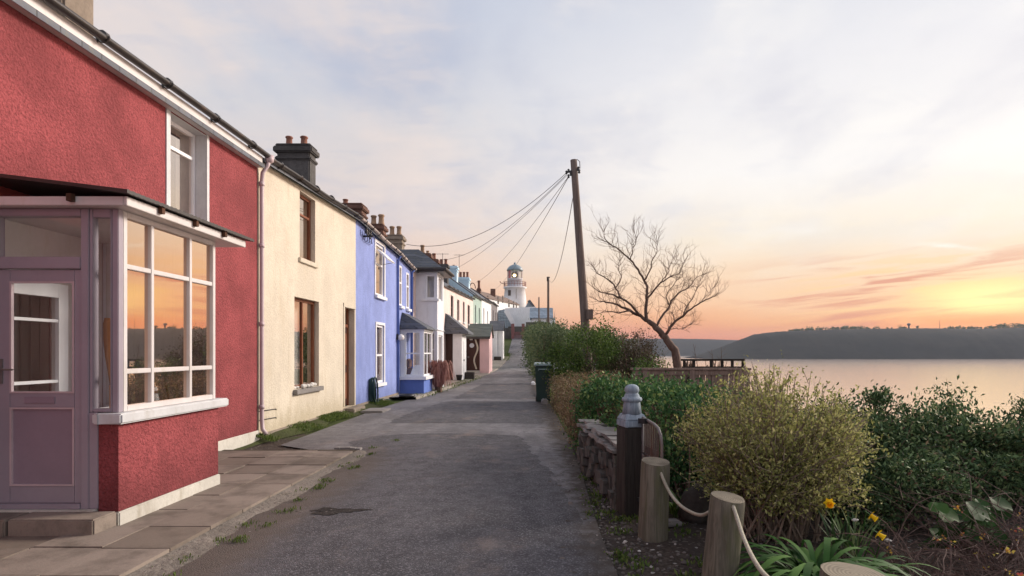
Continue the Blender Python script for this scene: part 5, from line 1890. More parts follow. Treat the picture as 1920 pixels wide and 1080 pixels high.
for k in range(15):
    x = P(964 + k * 1.1, 0, 86.9).x
    gt.box(x - .025, x + .025, 86.85, 86.9, z0 + .1, P(0, 622, 86.9).z)
for y in (624, 637):
    z = P(0, y, 86.9).z
    gt.box(P(963, 0, 86.9).x, P(980, 0, 86.9).x, 86.84, 86.91, z - .04, z + .04)
gt.build('gate', M['red_fence'], gw)
rn = slab_px([(957, 606), (966, 602), (974, 604), (984, 610), (984, 625), (957, 622)], 96, 1.0)


# ------------------------------------------------------------------ vegetation helpers
def leaf_quads(C, size, rng, aspect=0.5, up=0.3, out=None, fold=0.0):
    """one four-cornered leaf per centre; out = preferred outward direction (N x 3)"""
    n = len(C)
    d = rng.normal(size=(n, 3))
    d /= np.linalg.norm(d, axis=1, keepdims=True) + 1e-9
    d[:, 2] += up
    if out is not None:
        d += out
    d /= np.linalg.norm(d, axis=1, keepdims=True) + 1e-9
    r = rng.normal(size=(n, 3))
    s = np.cross(d, r)
    s /= np.linalg.norm(s, axis=1, keepdims=True) + 1e-9
    nn = np.cross(d, s)
    L = (size * rng.uniform(0.65, 1.3, size=(n, 1)))
    W = L * aspect * 0.5
    base, tip = C - d * L * 0.5, C + d * L * 0.5
    mid = C + d * L * 0.05 + nn * L * 0.10
    return np.stack([base, mid - s * W, tip, mid + s * W], axis=1)


def clump_points(rng, c, r, n, clumps, spread=0.2, shell=0.5, zmin=0.05, noise=0.12, flat=1.0):
    """points gathered in clumps through an uneven ellipsoid; returns points and outward directions"""
    k = rng.normal(size=(clumps, 3))
    k /= np.linalg.norm(k, axis=1, keepdims=True)
    rad_ = (shell ** 3 + (1 - shell ** 3) * rng.random((clumps, 1))) ** (1 / 3)
    lump = 1 + noise * (np.sin(k[:, :1] * 5 + 1.3) + np.sin(k[:, 1:2] * 6 + 0.4) + np.sin(k[:, 2:3] * 5 + k[:, :1] * 4)) * 0.8 + rng.normal(size=(clumps, 1)) * noise * 0.6
    kc = k * rad_ * lump
    sz = spread * rng.uniform(0.55, 1.35, size=(clumps, 1))
    idx = rng.integers(0, clumps, n)
    p = kc[idx] + rng.normal(size=(n, 3)) * sz[idx] * 0.6
    out = p / (np.linalg.norm(p, axis=1, keepdims=True) + 1e-6)
    P_ = np.array(c) + p * np.array(r)
    keep = P_[:, 2] > zmin
    return P_[keep], out[keep], np.array(c) + kc * np.array(r)


def stems_to(mb, base, targets, rng, r0=0.02, spread=0.15, sides=4, bend=0.15):
    for tpt in targets:
        b = np.array(base) + np.array([rng.normal() * spread, rng.normal() * spread, 0])
        t = np.array(tpt)
        d = t - b
        L = np.linalg.norm(d)
        m1 = b + d * 0.4 + rng.normal(size=3) * L * bend * 0.5 + np.array([0, 0, L * 0.10])
        m2 = b + d * 0.75 + rng.normal(size=3) * L * bend * 0.5 + np.array([0, 0, L * 0.06])
        mb.tube([b, m1, m2, t], [r0, r0 * 0.7, r0 * 0.45, r0 * 0.2], sides, False)


def shrub(name, label, cat, c, r, n, leaf, size, clumps=60, seed=1, spread=0.2, shell=0.5, aspect=0.5, stems=24, stem_mat='stem', r0=0.02, up=0.3, ground=None, group=None, noise=0.12, twigs=0):
    rng = np.random.default_rng(seed)
    gz0 = gz(c[0], c[1]) if ground is None else ground
    root = thing(name, label, cat, (c[0], c[1], gz0), group)
    pts, out, kc = clump_points(rng, c, r, n, clumps, spread, shell, gz0 + 0.03, noise)
    MB().quads(leaf_quads(pts, size, rng, aspect, up, out * 0.7)).build('foliage', LEAF[leaf], root)
    sm = MB()
    kk = kc[kc[:, 2] > gz0 + 0.1]
    if len(kk):
        stems_to(sm, (c[0], c[1], gz0 - 0.02), kk[rng.permutation(len(kk))[:stems]], rng, r0, 0.12 * r[0])
    for i in range(twigs):
        p = pts[rng.integers(0, len(pts))]
        d = (p - np.array(c))
        d = d / (np.linalg.norm(d) + 1e-6) + rng.normal(size=3) * 0.4 + np.array([0, 0, .5])
        d /= np.linalg.norm(d)
        L = rng.uniform(0.15, 0.4) * r[2]
        sm.tube([p - d * L, p + rng.normal(size=3) * 0.03, p + d * L * 0.5], [r0 * 0.3, r0 * 0.22, r0 * 0.1], 3, False)
    sm.build('stem', M[stem_mat], root)
    return root


# ------------------------------------------------------------------ yellow-green upright shrub beside the posts
def sprig_shrub(name, label, base, height, rx, ry, nst, seed, leaf, size, per=40, z0=0.16, low=0.22, stem_mat='stem', lean=(0, 0)):
    rng = np.random.default_rng(seed)
    root = thing(name, label, 'shrub', base)
    sm = MB()
    C, O = [], []
    B = np.array(base)
    for i in range(nst):
        a = rng.uniform(0, 2 * math.pi)
        q = math.sqrt(rng.random())
        # each stem runs out to a rounded crown
        th = q * 1.25
        k = 1 + 0.12 * math.sin(3 * a + 1) + 0.10 * math.sin(5 * a) + rng.normal() * 0.075
        end = B + np.array([rx * math.sin(th) * math.cos(a) * k * 1.02 + lean[0], ry * math.sin(th) * math.sin(a) * k + lean[1], height * (0.24 + 0.76 * math.cos(th * 0.86)) * k * rng.uniform(0.9, 1.03)])
        if i % 3 == 0:
            low_k = rng.uniform(.2, .6)
            end = B + np.array([rx * .95 * math.cos(a) * rng.uniform(.7, 1.05), ry * .9 * math.sin(a), height * low_k])
        er = end - B
        end[2] = min(end[2], B[2] + height * (1.03 - 0.36 * ((er[0] / rx) ** 2 + (er[1] / ry) ** 2)) * rng.uniform(.84, 1.04))
        b = B + np.array([rng.normal() * 0.13 * rx / .8, rng.normal() * 0.10, -0.02])
        d = end - b
        m1 = b + d * 0.35 + np.array([0, 0, 0.13 * height]) + rng.normal(size=3) * 0.03
        m2 = b + d * 0.72 + np.array([0, 0, 0.08 * height]) + rng.normal(size=3) * 0.03
        sm.tube([b, m1, m2, end], [0.0095, 0.0075, 0.005, 0.002], 4, False)
        nb = per
        t = rng.uniform(low, 1.0, nb) ** 0.8
        pts = np.empty((nb, 3))
        for j, tt in enumerate(t):
            # quadratic-ish path through the control points
            if tt < 0.35:
                p = b + (m1 - b) * tt / 0.35
            elif tt < 0.72:
                p = m1 + (m2 - m1) * (tt - 0.35) / 0.37
            else:
                p = m2 + (end - m2) * (tt - 0.72) / 0.28
            pts[j] = p
        pts += rng.normal(size=(nb, 3)) * 0.032 * (0.6 + t[:, None])
        C.append(pts)
        O.append(np.repeat((d / np.linalg.norm(d))[None], nb, 0))
        # side sprigs
        for s in range(3):
            tt = rng.uniform(0.35, 0.95)
            p = b + d * tt + np.array([0, 0, 0.10 * height * math.sin(tt * 3)])
            dd = d / np.linalg.norm(d) * 0.8 + rng.normal(size=3) * 0.55
            dd /= np.linalg.norm(dd)
            L = rng.uniform(0.10, 0.24)
            if (p + dd * L)[2] < B[2] + height * 1.04:
                sm.tube([p, p + dd * L], [0.004, 0.0015], 3, False)
            nn = 9
            u = rng.uniform(0.1, 1.1, (nn, 1))
            C.append(p + dd * L * u + rng.normal(size=(nn, 3)) * 0.014)
            O.append(np.repeat(dd[None], nn, 0))
    C, O = np.concatenate(C), np.concatenate(O)
    rel = C - B
    q2 = (rel[:, 0] / rx) ** 2 + (rel[:, 1] / ry) ** 2
    keep = (C[:, 2] > base[2] + z0) & (rel[:, 2] < height * (1.06 - 0.33 * q2) + rng.normal(size=len(C)) * .03)
    MB().quads(leaf_quads(C[keep], size, rng, 0.48, 0.1, O[keep] * 0.8)).build('foliage', LEAF[leaf], root)
    sm.build('stem', M[stem_mat], root)
    return root


sprig_shrub('flowering_shrub', 'upright yellow-green twiggy shrub growing behind the rope posts', (2.07, 5.15, 0.0), 1.54, 0.85, 0.7, 350, 21, 'yellow', 0.033, per=60, low=.14)

# dark shrubs along the drop to the water
shrub('evergreen_shrub', 'dark green shrub directly right of the yellow-green one', 'shrub', (3.25, 6.25, 0.46), (0.98, 0.7, 0.62), 24000, 'dark', 0.055, 120, 31, 0.21, 0.35, 0.42, 40, 'twig', 0.014, noise=0.16, twigs=90)
shrub('evergreen_shrub', 'dark green shrub topped with reddish shoots, between its dark neighbours above the water', 'shrub', (4.55, 6.5, 0.34), (0.98, 0.7, 0.66), 22000, 'dark', 0.055, 105, 32, 0.2, 0.4, 0.42, 40, 'twig', 0.014, noise=0.2, twigs=110)
shrub('evergreen_shrub', 'dark open shrub at the edge of the picture with water glinting through it', 'shrub', (5.5, 6.3, 0.40), (0.85, 0.7, 0.66), 14000, 'dark', 0.048, 70, 33, 0.19, 0.45, 0.42, 40, 'twig', 0.014, noise=0.22, twigs=110)
shrub('evergreen_shrub', 'low dark shrub spreading behind the daffodils', 'shrub', (3.3, 5.5, 0.22), (0.8, 0.45, 0.42), 11000, 'dark', 0.046, 60, 34, 0.22, 0.35, 0.42, 24, 'twig', 0.012, noise=0.16, twigs=40)

# hedges along the lane
rng = np.random.default_rng(40)


def hedge(name, label, outline, n, leaf, size, seed, stem_mat='twig', aspect=0.5, lump=0.10, top_noise=0.08, cl=260, twig=160, r0=0.012):
    """outline: list of (y, x_left, x_right, height) along the lane"""
    rng = np.random.default_rng(seed)
    ys_ = [o[0] for o in outline]
    y0, y1 = ys_[0], ys_[-1]
    ym = (y0 + y1) / 2
    xm = float(np.interp(ym, ys_, [(o[1] + o[2]) / 2 for o in outline]))
    root = thing(name, label, 'hedge', (xm, ym, gz(xm, ym)))
    yv = rng.uniform(y0, y1, cl)
    u = rng.uniform(0, 1, cl)
    v = rng.uniform(0.02, 1, cl)
    # press clumps to the faces
    face = rng.integers(0, 4, cl)
    u = np.where(face == 0, rng.uniform(0, .1, cl), np.where(face == 1, rng.uniform(.9, 1, cl), u))
    v = np.where(face == 2, rng.uniform(.88, 1.0, cl), v)
    endm = face == 3
    yv = np.where(endm, y0 + rng.uniform(0, .25, cl) * min(1.0, (y1 - y0) * .2), yv)
    xl_ = np.interp(yv, ys_, [o[1] for o in outline])
    xr_ = np.interp(yv, ys_, [o[2] for o in outline])
    hh = np.interp(yv, ys_, [o[3] for o in outline])
    round_ = 1 - 0.16 * np.maximum(0, np.abs(u - .5) * 2 - .6) / .4
    z = v * hh * round_
    K = np.stack([xl_ + (xr_ - xl_) * u, yv, z], 1)
    idx = rng.integers(0, cl, n)
    p = K[idx] + rng.normal(size=(n, 3)) * np.array([lump, lump * 1.6, lump * .85]) * rng.uniform(.7, 1.3, (cl, 1))[idx]
    g0 = np.array([gz(a, b) for a, b in p[:, :2]]) if y1 > 30 else np.zeros(n)
    p[:, 2] += g0
    keep = p[:, 2] > g0 + 0.02
    p = p[keep]
    out = p - np.array([xm, 0, 0.35 * hh.mean()])
    out[:, 1] = 0
    out /= np.linalg.norm(out, axis=1, keepdims=True) + 1e-6
    MB().quads(leaf_quads(p, size, rng, aspect, 0.3, out * .5)).build('foliage', LEAF[leaf], root)
    sm = MB()
    for i in range(twig):
        q = K[rng.integers(0, cl)].copy()
        gg = gz(q[0], q[1])
        q[2] += gg
        b = np.array([q[0] + rng.normal() * .12, q[1] + rng.normal() * .2, gg - .02])
        b[0] = float(np.interp(b[1], ys_, [o[1] for o in outline])) * .35 + q[0] * .65 + .05
        m1 = b + (q - b) * .5 + rng.normal(size=3) * .06
        e = q + (q - m1) * .25 + rng.normal(size=3) * .05
        sm.tube([b, m1, q, e], [r0, r0 * .8, r0 * .5, r0 * .2], 3, False)
    sm.build('stem', M[stem_mat], root)
    return root


hedge('glossy_hedge', 'glossy dark green hedge growing over the dry stone wall behind the gate post', [(6.7, 1.35, 2.35, 1.02), (7.4, 1.0, 2.3, 1.16), (8.4, 0.74, 2.1, 1.17), (9.4, 0.66, 1.75, 1.08)], 17000, 'euonymus', 0.062, 41, aspect=0.55, cl=230)
hedge('clipped_hedge', 'clipped brown beech-like hedge with a flat top along the lane', [(9.3, 0.68, 1.7, 1.02), (11, 0.62, 1.6, 1.0), (14, 0.50, 2.1, 0.98), (17.5, 0.36, 2.5, 0.95)], 21000, 'brown', 0.05, 42, aspect=0.42, lump=0.11, cl=420, twig=420)
hedge('tall_hedge', 'tall grey-green hedge standing beyond the green bin', [(30, -0.05, 1.6, 2.7), (36, -0.25, 1.4, 3.3), (44, -0.5, 1.3, 3.5)], 14000, 'far', 0.13, 43, lump=0.22, cl=200, twig=60, r0=0.02)
hedge('upper_hedge', 'farthest grey-green hedge by the top bend of the lane', [(50, -0.65, 1.2, 3.2), (60, -1.0, 1.0, 3.2), (70, -1.35, 1.0, 3.0), (79, -1.6, 1.0, 2.4)], 9000, 'far', 0.22, 44, lump=0.3, cl=150, twig=40, r0=0.03)
shrub('green_bush', 'rounded fresh green bush below the leaning pole', 'bush', (1.72, 18.4, 1.1), (1.3, 1.1, 1.42), 17000, 'green', 0.085, 90, 51, 0.2, 0.45, 0.45, 40, 'twig', 0.02, noise=0.1, twigs=90)
shrub('green_bush', 'dim brown-stemmed bush pressed between the fresh green bush and the bare tree', 'bush', (2.75, 17.6, 0.9), (1.0, 0.8, 1.1), 6500, 'twiggy', 0.07, 70, 52, 0.22, 0.4, 0.45, 50, 'twig', 0.018, noise=0.12, twigs=260)
shrub('bare_bush', 'brown twiggy bush with few leaves left of the bare tree', 'bush', (3.05, 18.6, 1.1), (1.05, 0.9, 1.25), 5200, 'twiggy', 0.065, 60, 53, 0.24, 0.3, 0.4, 90, 'twig', 0.016, noise=0.12, twigs=620)
shrub('low_bush', 'low green bush at the foot of the bare tree', 'bush', (3.25, 16.6, 0.7), (0.8, 0.6, 0.72), 3600, 'green', 0.07, 40, 54, 0.22, 0.4, 0.45, 24, 'twig', 0.014, noise=0.15, twigs=90)
shrub('far_bush', 'dim grey-green bush behind the leaning pole, far from the lane', 'bush', (3.4, 40.0, 1.7), (3.6, 2.5, 1.75), 9000, 'far', 0.16, 80, 55, 0.2, 0.4, 0.5, 20, 'twig', 0.03, noise=0.15)

# ------------------------------------------------------------------ the leaning bare tree
TY = 11.2
tree = thing('bare_tree', 'leafless wind-bent tree leaning left behind the brown fence', 'tree', (P(1268, 690, TY).x, TY, 0.0))
rnd = random.Random(77)
limbs = []     # (points, r0, r1)
def limb(pts, r0, r1, dy=0.0, dy1=0.0):
    L = []
    n = len(pts)
    for i, (x, y) in enumerate(pts):
        L.append(P(x, y, TY + dy + (dy1 - dy) * i / (n - 1)))
    limbs.append((L, r0 * .6, r1 * .6))
    return L
base = P(1272, 688, TY)
trunk = [Vector((base.x + .02, TY, -0.1)), Vector((base.x, TY, 0.6)), P(1268, 668, TY), P(1255, 645, TY), P(1243, 628, TY), P(1230, 614, TY), P(1215, 602, TY)]
limbs.append((trunk, 0.10, 0.046))
limb([(1215, 602), (1199, 592), (1182, 583), (1165, 575), (1148, 568), (1132, 566), (1120, 563)], 0.06, 0.012, 0, .3)
limb([(1199, 592), (1185, 572), (1165, 560), (1148, 553), (1130, 549), (1113, 540)], 0.045, 0.008, 0, -.9)
limb([(1182, 583), (1160, 586), (1140, 583), (1122, 588)], 0.028, 0.006, 0, -.6)
limb([(1165, 560), (1155, 540), (1138, 523), (1120, 513), (1112, 500)], 0.03, 0.007, -.5, .5)
limb([(1155, 540), (1165, 520), (1160, 505), (1162, 490)], 0.018, 0.005, -.2, .3)
limb([(1215, 602), (1210, 585), (1212, 562), (1214, 545), (1208, 525), (1196, 505), (1182, 486), (1165, 472), (1148, 460), (1133, 452)], 0.06, 0.012, 0, .6)
limb([(1148, 460), (1135, 448), (1132, 435)], 0.015, 0.005, .5, .6)
limb([(1182, 486), (1186, 470), (1192, 452), (1190, 438)], 0.018, 0.005, .4, .2)
limb([(1208, 525), (1218, 508), (1222, 490), (1232, 470), (1232, 455)], 0.026, 0.005, .1, -.3)
limb([(1212, 562), (1225, 545), (1240, 530), (1256, 519), (1272, 513), (1283, 490)], 0.034, 0.006, 0, -.6)
limb([(1240, 530), (1252, 512), (1256, 498), (1262, 485)], 0.018, 0.005, -.3, .4)
limb([(1230, 614), (1242, 592), (1255, 575), (1262, 560), (1275, 548), (1290, 540), (1304, 522), (1318, 515)], 0.042, 0.006, 0, .7)
limb([(1255, 575), (1250, 555), (1262, 535), (1270, 525)], 0.02, 0.005, .2, -.3)
limb([(1246, 632), (1254, 618), (1266, 603), (1280, 592), (1296, 578), (1315, 566), (1338, 556)], 0.055, 0.012, 0, -.4)
limb([(1266, 603), (1262, 590), (1254, 580)], 0.02, 0.006, -.1, .4)
limb([(1280, 592), (1290, 572), (1300, 556), (1308, 540), (1312, 528)], 0.022, 0.005, -.2, .3)
limb([(1254, 618), (1268, 616), (1280, 617), (1292, 610)], 0.018, 0.005, 0, .4)
limb([(1315, 566), (1326, 552), (1338, 540)], 0.012, 0.004, -.3, 0)
tb = MB()
for (L, r0, r1) in limbs:
    n = len(L)
    # smooth between the measured points
    S, R = [], []
    for i in range(n - 1):
        for k in range(3):
            t = k / 3
            p0, p1, p2, p3 = L[max(i - 1, 0)], L[i], L[i + 1], L[min(i + 2, n - 1)]
            S.append(0.5 * ((2 * p1) + (p2 - p0) * t + (2 * p0 - 5 * p1 + 4 * p2 - p3) * t * t + (3 * p1 - p0 - 3 * p2 + p3) * t * t * t) + Vector((rnd.uniform(-1, 1), rnd.uniform(-1, 1), rnd.uniform(-1, 1))) * 0.012)
            u = (i + t) / (n - 1)
            R.append(r0 + (r1 - r0) * u)
    S.append(L[-1])
    R.append(r1)
    tb.tube(S, R, 7, True)
tb.build('trunk', M['bark'], tree, True)
tw = MB()


def twig(p, d, L, r, depth):
    pts, q, dd = [p], p.copy(), d.copy()
    n = 4
    kids = []
    for i in range(n):
        dd = (dd + Vector((rnd.uniform(-.3, .3), rnd.uniform(-.3, .3), rnd.uniform(-.18, .34)))).normalized()
        q = q + dd * (L / n)
        pts.append(q.copy())
        if depth > 0 and i >= 1 and rnd.random() < 0.72:
            side = Vector((rnd.uniform(-1, 1), rnd.uniform(-1, 1), rnd.uniform(-.45, 1))).normalized()
            kids.append((q.copy(), (dd * .75 + side * .8).normalized()))
    tw.tube(pts, [r, r * .85, r * .65, r * .5, r * .3], 3, False)
    for (k, kd) in kids:
        twig(k, kd, L * rnd.uniform(.5, .72), r * .6, depth - 1)


for li, (L, r0, r1) in enumerate(limbs[1:]):
    n = len(L)
    for i in range(1, n):
        a, b = L[i - 1], L[i]
        m = 4
        for k in range(m):
            if i == 1 and k == 0:
                continue
            t = rnd.random()
            p = a.lerp(b, t)
            d = (b - a).normalized()
            side = Vector((rnd.uniform(-1, 1), rnd.uniform(-1, 1), rnd.uniform(-.4, 1))).normalized()
            twig(p, (d * .6 + side).normalized(), rnd.uniform(.14, .36), 0.0052, 2)
    d = (L[-1] - L[-2]).normalized()
    for k in range(3):
        twig(L[-1].copy(), (d + Vector((rnd.uniform(-.5, .5), rnd.uniform(-.5, .5), rnd.uniform(-.2, .5)))).normalized(), rnd.uniform(.14, .27), 0.005, 2)
tw.build('crown', M['twig'], tree)

# ------------------------------------------------------------------ telephone poles and their cables
def pole(label, b, t, r0, r1, fittings=True):
    r = thing('telephone_pole', label, 'telephone pole', tuple(b), 'telephone poles along the lane')
    n = 8
    MB().tube([b.lerp(t, i / n) for i in range(n + 1)], [r0 + (r1 - r0) * i / n for i in range(n + 1)], 12).build('shaft', M['pole'], r, True)
    return r


pb, ptop = P(1104, 660, 20.5), P(1075.5, 300, 20.5)
pb.z = -0.2
pb.x += 0.07
tp = pole('thick leaning wooden telephone pole rising behind the green bush', pb, ptop, 0.17, 0.115)
hw = MB()
q = P(1063, 322, 20.45)
for (x, y) in ((1066, 320), (1070, 326), (1062, 323), (1066, 330)):
    p = P(x, y, 20.4)
    hw.lathe(p.x, p.y, [(.02, p.z - .07), (.045, p.z - .05), (.03, p.z), (.045, p.z + .03), (.02, p.z + .06)], 8)
hw.bar(P(1062, 323, 20.45), P(1085, 318, 20.45), .05, .06)
for (x, y) in ((1086, 321), (1084.5, 316)):
    p = P(x, y, 20.4)
    hw.lathe(p.x, p.y, [(.02, p.z - .08), (.05, p.z - .06), (.035, p.z), (.05, p.z + .03), (.02, p.z + .07)], 8)
hw.tube([P(1076, 301, 20.5), P(1082, 299, 20.5), P(1087, 303, 20.5), P(1087.5, 316, 20.5)], 0.014, 5)
hw.tube([P(1083, 325, 20.5), P(1080, 335, 20.5), P(1079, 350, 20.5)], 0.014, 5)
hw.build('insulator', M['black'], tp)
bxp = P(1106, 588, 20.35)
MB().box(bxp.x - .12, bxp.x + .10, 20.2, 20.45, bxp.z - .20, bxp.z + .14).build('junction_box', M['pole'], tp, bevel=0.01)
p2b, p2t = P(1028, 640, 46), P(1028, 519, 46)
p2 = pole('thinner upright telephone pole standing beyond the tall hedge', p2b, p2t, 0.10, 0.085)
MB().bar(P(1025, 520, 46), P(1031, 520, 46), .08, .08).box(p2t.x - .12, p2t.x - .04, 45.85, 45.95, p2t.z - .35, p2t.z - .1).build('insulator', M['black'], p2)
p3b, p3t = P(1010.5, 640, 75), P(1010.5, 557, 75)
pole('faint distant pole above the low shed roof', p3b, p3t, 0.09, 0.08)
MB().tube([P(1086, 600, 60), P(1086, 560, 60)], 0.05, 5) if False else None


def cable(a, b, sag, label, r=0.011):
    pts = []
    for i in range(25):
        t = i / 24
        p = a.lerp(b, t)
        p.z -= sag * 4 * t * (1 - t)
        pts.append(p)
    o = MB().tube(pts, r, 4).build('overhead_cable', M['black'], None)
    return tag(o, label, 'cable', 'overhead cables from the leaning pole')


top = P(1062, 324, 20.45)
top2 = P(1066, 331, 20.45)
def roofpt(x, y):
    return P(x, y, 7000.0 / (1010 - x) if x < 900 else 62)
cable(top, P(762, 458, 26.5), 0.9, 'uppermost overhead cable sagging from the pole to the grey house chimney')
cable(P(1063, 326, 20.45), P(830, 487, 41.0), 0.7, 'overhead cable from the pole down to the dark pair of chimney pots')
cable(P(1064, 328, 20.45), P(852, 505, 46.5), 0.35, 'overhead cable from the pole down to the ice blue chimney')
cable(top2, P(892, 530, 60.0), 0.55, 'overhead cable from the pole down to the dark grey end house')
cable(P(1066, 332, 20.45), P(921, 545, 92.0), 0.9, 'lowest overhead cable from the pole to the cottage by the lighthouse', 0.013)
cable(P(1074, 372, 20.45), p2t + Vector((0, 0, -.1)), 1.3, 'overhead cable curving down from the leaning pole to the thinner pole', 0.013)

# ------------------------------------------------------------------ log posts and rope
def log_post(label, x, y, r, h, lean, cut, seed):
    rnd = random.Random(seed)
    z0 = gz_fine(x, y) - 0.15
    root = thing('log_post', label, 'post', (x, y, z0 + .15), 'short log posts joined by rope')
    mb = MB()
    n = 28
    prof = [0, .2, .5, .8, .955, 0.995]
    ph = [rnd.uniform(0, 6) for _ in range(4)]
    H = h + .15
    for q in prof:
        for j in range(n):
            a = 2 * math.pi * j / n
            rr = r * (1 + .025 * math.sin(3 * a + ph[0]) + .015 * math.sin(7 * a + ph[1])) * (1.04 - 0.05 * q) * (0.965 if q > .99 else 1)
            zz_ = z0 + H * q + (cut[0] * math.cos(a) + cut[1] * math.sin(a)) * q ** 6
            mb.v.append((x + lean[0] * q + rr * math.cos(a), y + lean[1] * q + rr * math.sin(a), zz_))
    for i in range(len(prof) - 1):
        for j in range(n):
            mb.f.append((i * n + j, i * n + (j + 1) % n, (i + 1) * n + (j + 1) % n, (i + 1) * n + j))
    mb.build('log', M['log'], root, True)
    tpm = MB()
    k = (len(prof) - 1) * n
    ring = mb.v[k:k + n]
    c = (sum(p[0] for p in ring) / n, sum(p[1] for p in ring) / n, sum(p[2] for p in ring) / n + .001)
    tpm.v = [c] + [(p[0], p[1], p[2] + .001) for p in ring]
    tpm.f = [(0, 1 + j, 1 + (j + 1) % n) for j in range(n)]
    tpm.build('cut_end', M['log_end'], root)
    return root


m, t = new_mat('sawn_log_end')
co = obj_co(t)
spx = t.node('ShaderNodeSeparateXYZ')
t.l.new(co, spx.inputs[0])
rr = t.math('SQRT', t.math('ADD', t.math('MULTIPLY', spx.outputs[0], spx.outputs[0]), t.math('MULTIPLY', spx.outputs[1], spx.outputs[1])))
nz = t.noise(co, 9, 4)
rings = t.math('SINE', t.math('MULTIPLY_ADD', nz, 9.0, t.math('MULTIPLY', rr, 420.0)))
col = t.mix(t.mapr(rings, -1, 1), (0.20, 0.17, 0.125), (0.27, 0.23, 0.17))
col = t.mix(t.mapr(nz, 0.45, 0.7, 0, .7), col, (0.11, 0.09, 0.065))
finish(t, col, 0.85, rings, 0.15, 0.003, 0.2)
M['log_end'] = m
log_post('short log post nearest the old gate post', 0.985, 5.09, 0.125, 0.655, (0.03, 0.0), (-.006, .018), 1)
log_post('tall-looking log post in the middle of the rope line, leaning a little', 1.25, 4.10, 0.118, 0.59, (0.075, 0.0), (-.016, .014), 2)
log_post('nearest log post, only its sawn top in view at the bottom edge', 1.235, 2.30, 0.122, 0.735, (0.0, 0.0), (-.006, .004), 3)


def rope(pts, label):
    S = []
    n = len(pts)
    for i in range(n - 1):
        for k in range(5):
            t = k / 5
            p0, p1, p2, p3 = pts[max(i - 1, 0)], pts[i], pts[i + 1], pts[min(i + 2, n - 1)]
            S.append(0.5 * ((2 * p1) + (p2 - p0) * t + (2 * p0 - 5 * p1 + 4 * p2 - p3) * t * t + (3 * p1 - p0 - 3 * p2 + p3) * t ** 3))
    S.append(pts[-1])
    return tag(MB().tube(S, 0.0135, 8).build('rope', M['rope'], None, True), label, 'rope')


rope([P(1236, 878, 5.0), P(1243, 897, 4.95), P(1256, 924, 4.9), P(1275, 947, 4.75), P(1297, 961, 4.5), P(1316, 966, 4.3), P(1330, 960, 4.14)], 'pale rope sagging between the far and the middle log posts')
rope([P(1374, 947, 4.0), P(1381, 968, 3.9), P(1393, 1005, 3.7), P(1410, 1043, 3.4), P(1432, 1076, 3.1), P(1465, 1100, 2.8), P(1510, 1104, 2.5), P(1552, 1085, 2.36)], 'pale rope hanging down from the middle log post to the nearest one')

# ------------------------------------------------------------------ old gate post, gate, dry stone wall
gp = thing('gate_post', 'dark squared timber gate post with a blue-grey turned finial', 'gate post', (0.93, 5.85, 0))
gb_ = MB()
gc = (0.93, 5.85)
def sq(cx, cy, h, ang, z):
    return [(cx + h * math.cos(ang + k * math.pi / 2 + math.pi / 4) * 1.414, cy + h * math.sin(ang + k * math.pi / 2 + math.pi / 4) * 1.414, z) for k in range(4)]
ang = rad(14)
gb_.hexa([*sq(*gc, .125, ang, -.1), *sq(*gc, .118, ang, .86)])
gb_.build('post_body', M['dark_post'], gp, bevel=0.012)
sh_ = MB()
sh_.hexa([*sq(*gc, .1185, ang, .862), *sq(*gc, .119, ang, .93)])
sh_.hexa([*sq(*gc, .119, ang, .931), *sq(*gc, .088, ang, .99)])
sh_.build('shoulder', M['grey_post'], gp, bevel=0.008)
MB().lathe(*gc, [(.098, .985), (.082, 1.10), (.08, 1.105), (.098, 1.112), (.102, 1.13), (.096, 1.147), (.080, 1.152), (.074, 1.17), (.066, 1.185), (.058, 1.19), (.070, 1.205), (.074, 1.225), (.068, 1.25), (.05, 1.268), (.02, 1.278)], 20).build('finial', M['grey_post'], gp, True)
gate = thing('iron_gate', 'low rusty hooped iron gate hanging open from the old gate post', 'gate', (0.99, 5.7, 0))
ga, gb2 = Vector((1.02, 5.74, 0)), Vector((1.10, 5.24, 0))
def gpt(s, z):
    v = ga.lerp(gb2, s)
    return Vector((v.x, v.y, z))
fm = MB()
fm.tube([gpt(0, .955), gpt(.3, .945), gpt(.62, .93), gpt(.82, .905), gpt(.95, .85), gpt(1, .77), gpt(1, .60), gpt(1, .12)], .015, 8)
fm.tube([gpt(0, .16), gpt(1, .16)], .013, 6)
fm.tube([gpt(0, .62), gpt(1, .60)], .011, 6)
fm.tube([gpt(0, .12), gpt(0, .955)], .014, 6)
fm.build('gate_frame', M['steel'], gate, True)
bs = MB()
for k in range(7):
    s = .12 + k * .118
    bs.tube([gpt(s, .16), gpt(s, .94 - max(0, s - .6) * .3)], .010, 5)
    s2 = s + .059
    if k < 6:
        bs.tube([gpt(s2, .16), gpt(s2, .70)], .007, 5)
bs.build('gate_bars', M['ironwork'], gate)
MB().bar((0.99, 5.71, .93), (1.03, 5.6, .94), .05, .05).bar((0.97, 5.7, .17), (1.03, 5.6, .17), .04, .04).build('hinge', M['black'], gate)

